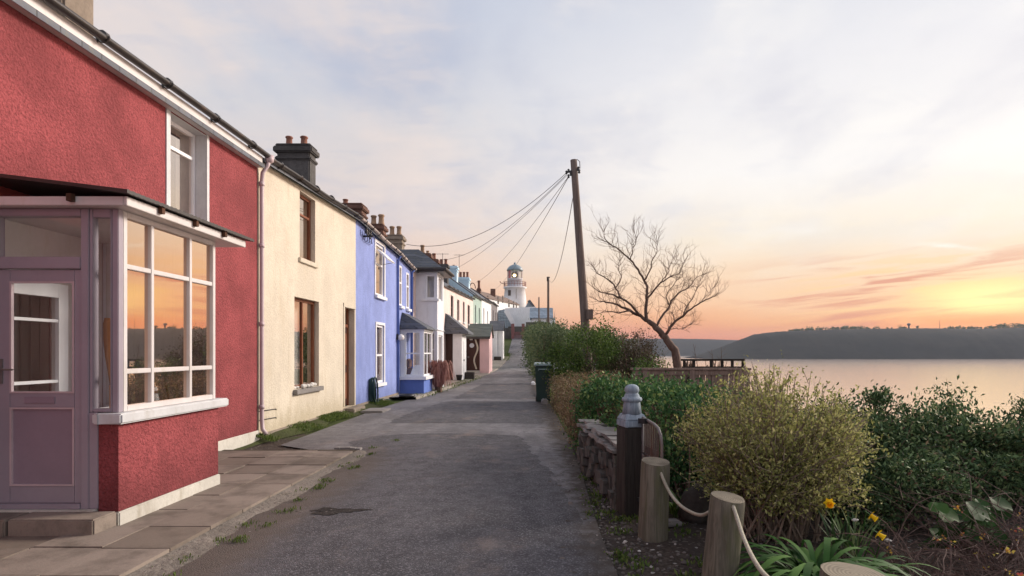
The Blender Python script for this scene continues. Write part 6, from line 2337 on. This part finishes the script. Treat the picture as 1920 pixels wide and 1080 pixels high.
dsw = thing('dry_stone_wall', 'low dry stone wall of upright slates running up to the gate post', 'wall', (0.78, 6.9, 0))
rnd = random.Random(14)
sw_ = MB()
cp = MB()
WA, WB = Vector((0.80, 5.98, 0)), Vector((0.60, 8.2, 0))
wd = (WB - WA)
wl = wd.length
wdir = wd.normalized()
wn = Vector((wdir.y, -wdir.x, 0))
if wn.x > 0:
    wn = -wn          # towards the lane
s = 0.0
def hexjit(mb, o, a, b, c, j):
    p = []
    for (i, jx, k) in ((0, 0, 0), (1, 0, 0), (1, 1, 0), (0, 1, 0), (0, 0, 1), (1, 0, 1), (1, 1, 1), (0, 1, 1)):
        p.append(o + a * i + b * jx + c * k + Vector((rnd.uniform(-j, j), rnd.uniform(-j, j), rnd.uniform(-j, j))))
    mb.hexa(p)
for depth_ in (0, 1):
    s = 0.0
    while s < wl:
        w_ = rnd.uniform(.10, .24)
        z = -.03
        while z < .50:
            h_ = rnd.uniform(.05, .17)
            o = WA + wdir * s + wn * (.0 + rnd.uniform(-.02, .07)) if depth_ == 0 else WA + wdir * s - wn * .18
            o = Vector((o.x, o.y, z))
            hexjit(sw_, o, wdir * w_ * .96, -wn * .2, Vector((0, 0, min(h_, .54 - z) * .9)), .016)
            z += h_
        s += w_
# end face towards the viewer
for k in range(5):
    z = -.02
    while z < .5:
        h_ = rnd.uniform(.06, .16)
        o = WA - wdir * (.02 + rnd.uniform(0, .03)) - wn * (-.03 + k * .075)
        hexjit(sw_, Vector((o.x, o.y, z)), wdir * .12, -wn * .07, Vector((0, 0, min(h_, .54 - z) * .96)), .008)
        z += h_
sw_.build('stones', M['stone'], dsw)
s = 0
while s < wl:
    L = rnd.uniform(.18, .36)
    o = WA + wdir * s + wn * rnd.uniform(.04, .10)
    hexjit(cp, Vector((o.x, o.y, .55 + rnd.uniform(0, .02))), wdir * L * .93, -wn * .36, Vector((0, 0, .045)), .016)
    hexjit(cp, Vector((o.x, o.y, .605 + rnd.uniform(0, .03))) - wn * .04, wdir * L * .85, -wn * rnd.uniform(.16, .3), Vector((0, 0, .035)), .016)
    s += L
cp.build('coping', M['cap_stone'], dsw)

bd_ = thing('boulder', 'rounded dark boulder lying behind the rope between the posts', 'boulder', (1.52, 5.55, 0))
rng = np.random.default_rng(3)
bmn = MB()
for i in range(11):
    th = math.pi * i / 10
    for j in range(18):
        a = 2 * math.pi * j / 18
        k = 1 + .10 * math.sin(2 * a + th * 2) + .07 * math.sin(4 * a + 1 + th * 3) + rng.normal() * .02
        bmn.v.append((1.54 + .20 * k * math.sin(th) * math.cos(a), 5.6 + .18 * k * math.sin(th) * math.sin(a), .12 - .22 * k * math.cos(th)))
for i in range(10):
    for j in range(18):
        bmn.f.append((i * 18 + j, i * 18 + (j + 1) % 18, (i + 1) * 18 + (j + 1) % 18, (i + 1) * 18 + j))
M['boulder'] = m_stucco('dark_boulder', (0.060, 0.050, 0.045), 16, .8, .25, (.05, .055, .03), .6, .4)
bmn.build('rock', M['boulder'], bd_, True)
fs = MB()
hexjit(fs, Vector((1.13, 5.35, -.01)), Vector((.20, .03, 0)), Vector((-.03, .16, 0)), Vector((0, 0, .06)), .02)
tag(fs.build('flat_stone', M['cap_stone'], None, bevel=.015), 'flat pale stone on the soil behind the first log post', 'stone')

# ------------------------------------------------------------------ timber fence and deck rail
FY = 10.5
fx0, fx1 = P(1186, 0, FY).x, P(1404, 0, FY).x
wf = thing('board_fence', 'brown vertical board fence with a flat cap rail below the tree', 'fence', ((fx0 + fx1) / 2, FY, 0))
fz = P(0, 690, FY).z
bm_ = MB()
x = fx0
rnd = random.Random(6)
while x < fx1 - .05:
    dz = rnd.uniform(-.01, .01)
    w_ = rnd.uniform(.082, .098)
    bm_.box(x, x + w_, FY + rnd.uniform(0, .006), FY + .022, -.05, fz - .04)
    x += w_ + .012
bm_.build('board', M['fence'], wf)
rl_ = MB()
rl_.box(fx0 - .03, fx1 + .03, FY - .05, FY + .08, fz - .038, fz + .0)
rl_.box(fx0, fx1, FY - .022, FY - .002, fz - .13, fz - .042)
rl_.build('cap_rail', M['fence'], wf, bevel=.005)
for k in range(3):
    px_ = fx0 + .22 + k * (fx1 - fx0 - .4) / 2
    MB().box(px_ - .05, px_ + .05, FY - .045, FY - .024, -.05, fz - .04).build('post', M['fence'], wf, bevel=.004)
an = P(1293, 715, FY)
ab = MB()
ab.tube([(an.x + .075 * math.cos(a), FY - .03, an.z - .05 + .13 * math.sin(a)) for a in [math.pi * q / 12 for q in range(13)]], .014, 5)
ab.box(an.x - .06, an.x + .06, FY - .012, FY - .004, an.z - .5, an.z + .02)
ab.build('arched_panel', M['dark_post'], wf)

RY = 17.2
rx0, rx1 = P(1270, 0, RY).x, P(1396, 0, RY).x
dk = thing('deck_rail', 'dark timber rail silhouetted against the bay right of the tree', 'railing', ((rx0 + rx1) / 2, RY, 0))
rz_ = P(0, 674.5, RY).z
MB().box(rx0, rx1, RY - .05, RY + .05, rz_ - .035, rz_ + .025).build('hand_rail', M['rail_dark'], dk)
MB().box(rx0, rx1, RY - .03, RY + .03, P(0, 690, RY).z - .06, P(0, 687, RY).z).build('lower_rail', M['rail_dark'], dk)
for xp in (1283, 1301, 1334, 1354, 1373, 1393):
    xx = P(xp, 0, RY).x
    MB().box(xx - .035, xx + .035, RY - .034, RY + .034, gz(xx, RY) - .2, rz_ - .036).build('post', M['rail_dark'], dk)
for (xp, wdt, hh, lab, sd) in ((1291, .14, .20, 'dark heap of dead stems behind the rail beside the tree', 5), (1341, .28, .18, 'wider dark heap of dead stems behind the middle of the rail', 6)):
    c = P(xp, 686, RY + .6)
    tg = thing('dead_stems', lab, 'plant', (c.x, RY + .6, gz(c.x, RY + .6)))
    mm = MB()
    rr_ = random.Random(sd)
    g0 = gz(c.x, RY + .6)
    for k in range(60):
        a = Vector((c.x + rr_.uniform(-wdt, wdt) * .6, RY + .6 + rr_.uniform(-.2, .2), g0 - .05))
        b = Vector((c.x + rr_.uniform(-wdt, wdt), RY + .6 + rr_.uniform(-.3, .3), c.z + rr_.uniform(-.2, hh)))
        mm.tube([a, a.lerp(b, .6) + Vector((rr_.uniform(-.05, .05), 0, 0)), b], [.02, .016, .008], 4, False)
    mm.build('stems', M['twig'], tg)
# thin bare saplings showing against the hill
for i, (xa, ya, xb, yb, lab) in enumerate(((1318, 676, 1300, 645, 'thin bare sapling leaning left above the dark rail'), (1346, 676, 1334, 655, 'short bare sapling near the middle of the dark rail'), (1353, 676, 1352, 650, 'upright bare sapling above the dark rail'))):
    a, b = P(xa, ya, RY + .8), P(xb, yb, RY + .8)
    a.z = gz(a.x, a.y) - .1
    r_ = thing('bare_sapling', lab, 'sapling', tuple(a))
    mm = MB().tube([a, a.lerp(b, .6) + Vector((.03, 0, 0)), b], [.016, .011, .004], 5)
    mm.build('trunk', M['twig'], r_)
    tt = MB()
    for k in range(6):
        p = a.lerp(b, .55 + .07 * k)
        tt.tube([p, p + Vector((random.Random(i * 9 + k).uniform(-.2, .2), 0, random.Random(i * 7 + k).uniform(.08, .25)))], [.006, .002], 3, False)
    tt.build('crown', M['twig'], r_)

# ------------------------------------------------------------------ bin, white rail and stones along the hedge
bn_ = thing('wheelie_bin', 'dark green lidded bin standing at the end of the brown hedge', 'bin', (0.14, 18.4, 0))
bc = P(1018, 700, 18.6)
b0 = (bc.x, 18.6)
body = MB().hexa([(b0[0] - .20, 18.4, .05), (b0[0] + .20, 18.4, .05), (b0[0] + .20, 18.85, .05), (b0[0] - .20, 18.85, .05), (b0[0] - .25, 18.3, 1.16), (b0[0] + .25, 18.3, 1.16), (b0[0] + .25, 18.9, 1.16), (b0[0] - .25, 18.9, 1.16)])
body.build('bin_body', M['bin'], bn_, bevel=.02)
MB().hexa([(b0[0] - .29, 18.25, 1.17), (b0[0] + .29, 18.25, 1.17), (b0[0] + .29, 18.95, 1.19), (b0[0] - .29, 18.95, 1.19), (b0[0] - .27, 18.28, 1.22), (b0[0] + .27, 18.28, 1.22), (b0[0] + .27, 18.93, 1.27), (b0[0] - .27, 18.93, 1.27)]).build('lid', M['bin_pale'], bn_, bevel=.012)
MB().tube([(b0[0] - .14, 18.28, 1.02), (b0[0] - .14, 18.2, 1.06), (b0[0] + .16, 18.2, 1.06), (b0[0] + .16, 18.28, 1.02)], .02, 8).build('handle', M['bin_pale'], bn_)
for sx_ in (-.2, .2):
    MB().tube([(b0[0] + sx_ - .03, 18.86, .1), (b0[0] + sx_ + .03, 18.86, .1)], .1, 14).build('wheel', M['black'], bn_)
fr2 = thing('white_rail_fence', 'low white two-bar rail glimpsed between the brown hedge and the bush', 'fence', (1.2, 23.5, 0))
q0, q1 = P(1037, 690, 23.5), P(1118, 690, 23.5)
MB().box(q0.x, q1.x, 23.48, 23.53, q0.z - .05, q0.z + .04).build('rail', M['bright_white'], fr2)
MB().box(q0.x + .4, q1.x, 23.48, 23.53, q0.z + .12, q0.z + .18).build('rail', M['bright_white'], fr2)
for k in range(4):
    xx = q0.x + .05 + k * (q1.x - q0.x - .1) / 3
    MB().box(xx - .03, xx + .03, 23.53, 23.58, 0, q0.z + .2).build('post', M['white_paint'], fr2)
for (x, y, Y, lab) in ((1015, 737, 23.0, 'white painted kerb stone nearest the brown hedge'), (1000, 717, 30.0, 'smaller white painted kerb stone farther up the lane'), (1022, 752, 19.0, 'grey kerb stone half hidden at the foot of the brown hedge')):
    Y = 1.58 * F / (y + 4 - CY)
    c = P(x, y, Y)
    k_ = MB()
    rnd = random.Random(int(x))
    hexjit(k_, Vector((c.x - .11, Y - .3, -.02)), Vector((.2, 0, 0)), Vector((0, .75, 0)), Vector((0, 0, .17)), .02)
    tag(k_.build('kerb_stone', M['white_wall' if x != 1022 else 'cap_stone'], None, bevel=.03), lab, 'kerb stone')
ip = thing('iron_fence', 'dark iron bar fence running along the lane past the bin', 'fence', (0.0, 26, 0))
im = MB()
pa, pb2 = Vector((0.10, 20.5, 0)), Vector((-0.12, 30.0, 0))
for k in range(49):
    p = pa.lerp(pb2, k / 48)
    im.tube([p, p + Vector((0, 0, 1.02))], .012, 4)
im.build('bar', M['bin'], ip)
im = MB()
for z in (.15, .95):
    im.bar(pa + Vector((0, 0, z)), pb2 + Vector((0, 0, z)), .03, .03)
im.build('rail', M['bin'], ip)

# ------------------------------------------------------------------ strap-leaved clump, daffodils, broad leaves, brambles
def strap_clump(name, label, cat, c, n, L0, L1, w, seed, leaf='strap', rise=(.5, 1.3), arch=1.0):
    rr = random.Random(seed)
    root = thing(name, label, cat, (c[0], c[1], c[2]))
    qs = []
    for i in range(n):
        a = rr.uniform(0, 2 * math.pi)
        L = rr.uniform(L0, L1)
        el = rr.uniform(*rise)
        wd = w * rr.uniform(.7, 1.2)
        p = np.array([c[0] + rr.uniform(-.09, .09), c[1] + rr.uniform(-.09, .09), c[2]])
        side = np.array([-math.sin(a), math.cos(a), 0])
        e = el
        prev = None
        m_ = 9
        for s in range(m_ + 1):
            t = s / m_
            hw_ = wd * (0.6 + 1.2 * t) * (1 - t ** 3) if t < .6 else wd * 1.25 * (1 - ((t - .6) / .4) ** 1.7)
            hw_ = max(hw_, .001)
            cur = (p.copy(), side * hw_)
            if prev is not None:
                qs.append([prev[0] - prev[1], prev[0] + prev[1], cur[0] + cur[1], cur[0] - cur[1]])
            prev = cur
            p = p + np.array([math.cos(a) * math.cos(e), math.sin(a) * math.cos(e), math.sin(e)]) * (L / m_)
            e -= arch * (el + .5) / m_ * 1.35
    # leaves are strips of joined quads: share corners so that one leaf is one piece
    mb = MB()
    per = 9
    for i in range(0, len(qs), per):
        k = len(mb.v)
        strip = qs[i:i + per]
        mb.v += [tuple(strip[0][0]), tuple(strip[0][1])]
        for q in strip:
            mb.v += [tuple(q[3]), tuple(q[2])]
        for j in range(len(strip)):
            mb.f.append((k + 2 * j, k + 2 * j + 1, k + 2 * j + 3, k + 2 * j + 2))
    mb.build('foliage', LEAF[leaf], root, True)
    return root


strap_clump('agapanthus', 'clump of broad arching green strap leaves behind the nearest post', 'plant', (1.83, 3.95, 0.0), 110, .5, .86, .019, 3, rise=(.6, 1.35))
strap_clump('agapanthus', 'smaller looser clump of strap leaves under the lowest daffodil', 'plant', (2.25, 4.1, 0.0), 40, .35, .6, .014, 4, rise=(.4, 1.3))
strap_clump('daffodil_leaves', 'upright grey-green daffodil leaves standing under the yellow flowers', 'plant', (2.38, 4.55, 0.0), 34, .26, .42, .007, 5, 'dark', (1.1, 1.5), .25)
strap_clump('lily_leaves', 'short bright green leaves between the boulder and the first post', 'plant', (1.38, 5.75, 0.0), 22, .18, .32, .011, 6, 'green', (.8, 1.45), .4)


def daffodil(label, head, base, facing, bud=False):
    root = thing('daffodil', label, 'flower', tuple(base), 'daffodils beside the strap leaves')
    n = 8
    pts = []
    nk = head + Vector((-facing.x * .05, -facing.y * .05, .025))
    for i in range(n + 1):
        t = i / n
        p = base.lerp(nk, t)
        p += Vector((math.sin(t * 3) * .012, 0, .01 * math.sin(t * math.pi)))
        pts.append(p)
    MB().tube(pts + [head - facing * .015], .0045, 6).build('stem', LEAF['strap'], root)
    f = facing.normalized()
    u = f.cross(Vector((0, 0, 1))).normalized()
    v = u.cross(f)
    if bud:
        mb = MB()
        mb.tube([head - f * .02, head, head + f * .03], [.006, .014, .004], 8)
        mb.build('bud', M['pale_stone'], root, True)
        return
    mb = MB()
    for k in range(6):
        a = 2 * math.pi * k / 6
        d = u * math.cos(a) + v * math.sin(a)
        s = u * -math.sin(a) + v * math.cos(a)
        c = head - f * .014
        mb.v += [tuple(c), tuple(c + d * .024 - s * .015 + f * .003), tuple(c + d * .046 + f * .010), tuple(c + d * .024 + s * .015 + f * .003)]
        k4 = len(mb.v) - 4
        mb.f.append((k4, k4 + 1, k4 + 2, k4 + 3))
    mb.build('petals', LEAF['petal'], root)
    tr = MB()
    nn = 14
    for (r_, q) in ((.010, -.01), (.015, .008), (.018, .024), (.025, .036)):
        for j in range(nn):
            a = 2 * math.pi * j / nn
            wob = 1 + (.10 * math.sin(a * 7) if q > .03 else 0)
            tr.v.append(tuple(head + f * q + (u * math.cos(a) + v * math.sin(a)) * r_ * wob))
    for i in range(3):
        for j in range(nn):
            tr.f.append((i * nn + j, i * nn + (j + 1) % nn, (i + 1) * nn + (j + 1) % nn, (i + 1) * nn + j))
    tr.build('trumpet', LEAF['trumpet' if 'orange' in label else 'petal'], root, True)


daffodil('orange-yellow daffodil facing the lane, farthest left of the flowers', P(1555, 944, 4.5), Vector((2.32, 4.62, 0)), Vector((-.25, -.9, -.1)))
daffodil('yellow daffodil nodding right, the upper of the right-hand pair', P(1635, 968, 4.45), Vector((2.42, 4.5, 0)), Vector((.55, -.6, -.45)))
daffodil('lowest yellow daffodil, hanging its head over the strap leaves', P(1649, 1002, 4.3), Vector((2.38, 4.35, 0)), Vector((.75, -.45, -.6)))
daffodil('pale unopened daffodil bud standing between the open flowers', P(1602, 975, 4.5), Vector((2.38, 4.52, 0)), Vector((.8, -.3, .1)), True)
daffodil('fading white daffodil head bent over the right side of the clump', P(1664, 1013, 4.35), Vector((2.5, 4.4, 0)), Vector((.9, -.2, -.1)), True)

bl_ = thing('broad_leaf_plant', 'clump of round bergenia-like leaves under the dark shrubs', 'plant', (3.35, 4.75, 0))
rr = random.Random(23)
mb = MB()
stm = MB()
for i in range(26):
    c = P(rr.uniform(1745, 1880), rr.uniform(945, 1015), rr.uniform(4.55, 5.0))
    nrm = Vector((rr.uniform(-.5, .3), rr.uniform(-.9, -.2), rr.uniform(.5, 1))).normalized()
    u = nrm.cross(Vector((0, 0, 1))).normalized()
    v = u.cross(nrm)
    r_ = rr.uniform(.05, .095)
    k = len(mb.v)
    mb.v.append(tuple(c - nrm * r_ * .12))
    nn = 12
    for j in range(nn):
        a = 2 * math.pi * j / nn
        q = r_ * (1 + .08 * math.cos(2 * a) + .03 * rr.uniform(-1, 1)) * (.72 if j == 9 else 1)
        mb.v.append(tuple(c + u * math.cos(a) * q + v * math.sin(a) * q * 1.1 + nrm * .012 * math.sin(3 * a)))
    for j in range(nn):
        mb.f.append((k, k + 1 + j, k + 1 + (j + 1) % nn))
    stm.tube([c - nrm * .012, c + Vector((rr.uniform(-.03, .03), .06, -.12)), Vector((3.35 + rr.uniform(-.25, .25), 4.85, 0))], .006, 5, False)
mb.build('foliage', LEAF['bigleaf'], bl_, True)
stm.build('stem', LEAF['strap'], bl_)


def bramble(label, c, ext, n, seed, h=.8):
    rr = random.Random(seed)
    root = thing('bramble', label, 'bramble', (c[0], c[1], 0))
    mb = MB()
    lv = []
    rng = np.random.default_rng(seed)
    for i in range(n):
        x = c[0] + rr.uniform(-ext[0], ext[0])
        y = c[1] + rr.uniform(-ext[1], ext[1])
        a = rr.uniform(0, 2 * math.pi)
        el = rr.uniform(.2, 1.35)
        p = Vector((x, y, -.02))
        L = rr.uniform(.35, 1.15) * h
        pts = [p]
        m_ = 7
        for s in range(m_):
            a += rr.uniform(-.35, .35)
            p = p + Vector((math.cos(a) * math.cos(el), math.sin(a) * math.cos(el), math.sin(el))) * (L / m_)
            p.z = max(p.z, .01)
            pts.append(p.copy())
            el -= rr.uniform(0, .38)
        r0 = rr.uniform(.0025, .0062)
        mb.tube(pts, [r0 * (1 - .09 * k) for k in range(m_ + 1)], 4, False)
        for k in range(3):
            q = pts[rr.randint(2, m_)]
            d = Vector((rr.uniform(-1, 1), rr.uniform(-1, 1), rr.uniform(-.2, 1))).normalized()
            mb.tube([q, q + d * rr.uniform(.06, .2)], [.002, .001], 3, False)
        if rr.random() < .10:
            for k in range(2):
                q = pts[rr.randint(2, m_)]
                lv.append((q.x, q.y, q.z))
    mb.build('canes', M['bramble'], root)
    if lv:
        C = np.repeat(np.array(lv), 6, 0) + rng.normal(size=(len(lv) * 6, 3)) * .012
        MB().quads(leaf_quads(C, .022, rng, .7, .2)).build('flowers', LEAF['pinkfl'], root)
    return root


bramble('tangle of bare brown bramble canes below the broad round leaves', (2.95, 4.2), (.42, .35), 110, 61, .75)
bramble('denser brown bramble tangle at the right edge below the dark shrubs', (3.62, 4.45), (.35, .4), 150, 62, 1.05)
bramble('low pink and yellow budded bramble canes at the bottom right', (2.75, 3.55), (.5, .25), 90, 63, .55)

# ------------------------------------------------------------------ loose ground cover
rng = np.random.default_rng(5)


def stones_scatter(name, n, fx, mat, smin, smax, seed):
    rng = np.random.default_rng(seed)
    mb = MB()
    for i in range(n):
        x, y = fx(rng)
        s = rng.uniform(smin, smax) * (1 if rng.random() < .9 else 1.7)
        z = max(gz_fine(x, y), road_z(x, y) if xl(y) < x < xr(y) else -9) - .012
        a = rng.uniform(0, 6.28)
        k = len(mb.v)
        for (r_, q) in ((1.0, 0.0), (1.05, .5), (.55, 1.0)):
            for j in range(6):
                t = a + j * math.pi / 3
                w_ = rng.uniform(.75, 1.2)
                mb.v.append((x + s * r_ * w_ * math.cos(t), y + s * r_ * w_ * .8 * math.sin(t), z + s * q * .9))
        for q in range(2):
            for j in range(6):
                mb.f.append((k + q * 6 + j, k + q * 6 + (j + 1) % 6, k + q * 6 + 6 + (j + 1) % 6, k + q * 6 + 6 + j))
        mb.f.append(tuple(k + 12 + j for j in range(6)))
    o = mb.build(name, mat, None)
    o['kind'] = 'stuff'
    return o


def m_pebble():
    m, t = new_mat('pebbles')
    geo = t.node('ShaderNodeNewGeometry')
    col = t.ramp(geo.outputs['Random Per Island'], [(0, (.05, .042, .038)), (.45, (.11, .095, .085)), (.90, (.17, .145, .13)), (.975, (.30, .27, .25)), (1, (.62, .58, .53))])
    finish(t, col, .85)
    return m


M['pebble'] = m_pebble()
def verge_pt(rng):
    y = 2.4 + 6.5 * rng.random() ** 1.5
    x = xr(y) + rng.normal() * .22 - .02
    if rng.random() < .35:
        x = rng.uniform(xr(y) - .1, 2.6)
    return x, y
tag(stones_scatter('gravel', 2600, verge_pt, M['pebble'], .006, .018, 4), 'loose gravel and shell bits scattered over the verge below the posts', 'gravel', kind='stuff')
def hole_pt(rng):
    a, q = rng.uniform(0, 6.28), abs(rng.normal()) * .75 + .1
    return hc.x + .36 * q * math.cos(a), hc.y + .13 * q * math.sin(a)
tag(stones_scatter('rubble', 420, hole_pt, M['pebble'], .004, .014, 9), 'loose rubble lying in and around the pothole', 'rubble', kind='stuff')
def edge_pt(rng):
    y = 2.6 + 8 * rng.random()
    return -2.62 + abs(rng.normal()) * .22, y
tag(stones_scatter('grit', 1200, edge_pt, M['pebble'], .004, .012, 6), 'fine brown grit lying along the left edge of the lane', 'grit', kind='stuff')
def lane_pt(rng):
    y = 2.5 + 9 * rng.random() ** 1.4
    return rng.uniform(-2.4, xr(y)), y
tag(stones_scatter('chippings', 900, lane_pt, M['pebble'], .003, .008, 7), 'tiny stone chippings strewn over the tarmac of the lane', 'chippings', kind='stuff')


def grass_scatter(name, label, fx, n, h, seed, w=.006):
    rng = np.random.default_rng(seed)
    qs = np.empty((n, 4, 3))
    for i in range(n):
        x, y, z = fx(rng)
        L = h * rng.uniform(.4, 1.3)
        a = rng.uniform(0, 6.28)
        l = rng.uniform(.1, .8)
        ww = w * rng.uniform(.6, 1.4)
        s = np.array([-math.sin(a), math.cos(a), 0]) * ww
        b = np.array([x, y, z])
        tip = b + np.array([math.cos(a) * l * L, math.sin(a) * l * L, L])
        mid = (b + tip) / 2 + np.array([0, 0, L * .12])
        qs[i] = [b - s * .5, mid - s, tip, mid + s]
    o = MB().quads(qs).build(name, LEAF['grass'], None)
    tag(o, label, 'grass', kind='stuff')
    return o


def bank_pt(rng):
    while True:
        y = rng.uniform(10.3, 18.3)
        u = rng.random() ** 1.3
        if math.sin(y * 3.3) + math.sin(y * 1.4 + 1) + rng.normal() * .5 > (-.1 if y < 12.5 else .35):
            break
    x = -4.98 + u * (.42 + .12 * math.sin(y * 2.2))
    return x, y, .10 * (1 - u)
grass_scatter('verge_grass', 'green grass tufts along the foot of the cream house wall', bank_pt, 5200, .06, 3)
tufts = [(rnd.uniform(-2.72, -2.45), rnd.uniform(3.4, 10.5)) for _ in range(26)]
def tuft_pt(rng):
    c = tufts[rng.integers(0, len(tufts))]
    x, y = c[0] + rng.normal() * .035, c[1] + rng.normal() * .05
    return x, y, road_z(x, y)
grass_scatter('edge_weeds', 'small weeds growing in the joint between pavement and lane', tuft_pt, 900, .035, 4, .005)
tufts2 = [(xr(y_) + rnd.uniform(-.05, .75), y_) for y_ in [rnd.uniform(3.2, 8.5) for _ in range(30)]]
def tuft2_pt(rng):
    c = tufts2[rng.integers(0, len(tufts2))]
    x, y = c[0] + rng.normal() * .06, c[1] + rng.normal() * .06
    return x, y, gz_fine(x, y) - .01
grass_scatter('verge_weeds', 'low weeds and moss patches on the soil round the posts', tuft2_pt, 1500, .04, 5, .009)
def lawn_pt(rng):
    y = rng.uniform(9.6, 24)
    x = rng.uniform(2.2, 5.2) if y < 18 else rng.uniform(.4, 4.5)
    return x, y, gz_fine(x, y) - .01
grass_scatter('garden_grass', 'rough garden grass behind the hedge and fence', lawn_pt, 9000, .14, 6, .012)
def foot_pt(rng):
    y = rng.uniform(58, 68) if rng.random() < .5 else rng.uniform(20, 36)
    x = xl(y) + abs(rng.normal()) * .25 - .05
    return x, y, profile(y) + .01
grass_scatter('path_grass', 'thin grass growing along the edge of the far footpath', foot_pt, 2500, .12, 8, .014)

# ------------------------------------------------------------------ across the bay
wt = thing('water_tower', 'distant mushroom-shaped water tower on the skyline of the headland', 'water tower', tuple(P(1704, 616, HD)))
c = P(1704, 0, HD)
zt = lambda y: P(0, y, HD).z
M['far_concrete'] = m_paint('far_concrete', (0.12, 0.12, 0.12), .9, .1)
MB().lathe(c.x, HD, [(2.0, zt(620)), (1.6, zt(611)), (3.5, zt(609)), (3.6, zt(607)), (1.2, zt(606))], 16).build('tower', M['far_concrete'], wt, True)
ms = thing('radio_mast', 'thin distant radio mast on the skyline right of the water tower', 'mast', tuple(P(1762, 616, HD)))
MB().tube([P(1762, 620, HD), P(1762, 600, HD)], [.6, .25], 6).build('mast', M['far_concrete'], ms)
rng = np.random.default_rng(11)
C = []
for x in np.arange(1460, 2300, 2.2):
    # crest height from the outline of the headland
    yc = float(np.interp(x, [p[0] for p in near_pts], [p[1] for p in near_pts]))
    dens = .5 + .5 * math.sin(x * .021) + .45 * math.sin(x * .067 + 1) + rng.normal() * .25
    if dens < .42:
        continue
    hgt = max(1.5, min(9, 2 + 4.5 * (dens - .35) + rng.normal() * 1.2))
    if x > 1870:
        hgt += 3.5
    X = (x - CX) * HD / F
    z0_ = P(0, yc, HD).z
    k = 34
    pts = rng.normal(size=(k, 3))
    pts /= np.linalg.norm(pts, axis=1, keepdims=True)
    pts *= rng.random((k, 1)) ** .4
    C.append(np.array([X + rng.normal() * 1.5, HD + rng.normal() * 12, z0_ + hgt * .45]) + pts * np.array([hgt * .75, hgt * .75, hgt * .62]))
C = np.concatenate(C)
wd_ = MB().quads(leaf_quads(C, 2.6, rng, .8, .2)).build('far_woodland', LEAF['dark'], None)
tag(wd_, 'dark line of far-off trees along the crest of the headland', 'woodland', kind='stuff')
C = []
for x in np.arange(1380, 2300, 3.0):
    for q in range(2):
        yy_ = rng.uniform(617, 645)
        X = (x - CX) * HD / F
        C.append(np.array([X, HD - 40 - 60 * (yy_ - 617) / 28, P(0, yy_ + 2, HD).z]) + rng.normal(size=(10, 3)) * np.array([4, 5, 1.6]))

# ------------------------------------------------------------------ air
hz_b = MB().box(-3500, 3500, -300, 2750, SEA - 4.5, 82)
hb = hz_b.build('haze', bpy.data.materials.new('haze_air'), None)
hb['kind'] = 'stuff'
hm_ = hb.data.materials[0]
hm_.use_nodes = True
t = NT(hm_.node_tree)
pv_ = t.node('ShaderNodeVolumePrincipled')
pv_.inputs['Color'].default_value = (0.70, 0.76, 0.88, 1)
pv_.inputs['Density'].default_value = 0.00012
pv_.inputs['Anisotropy'].default_value = 0.0
o = t.node('ShaderNodeOutputMaterial')
t.l.new(pv_.outputs[0], o.inputs['Volume'])
tag(hb, 'thin evening haze over the bay and the end of the street', 'haze')
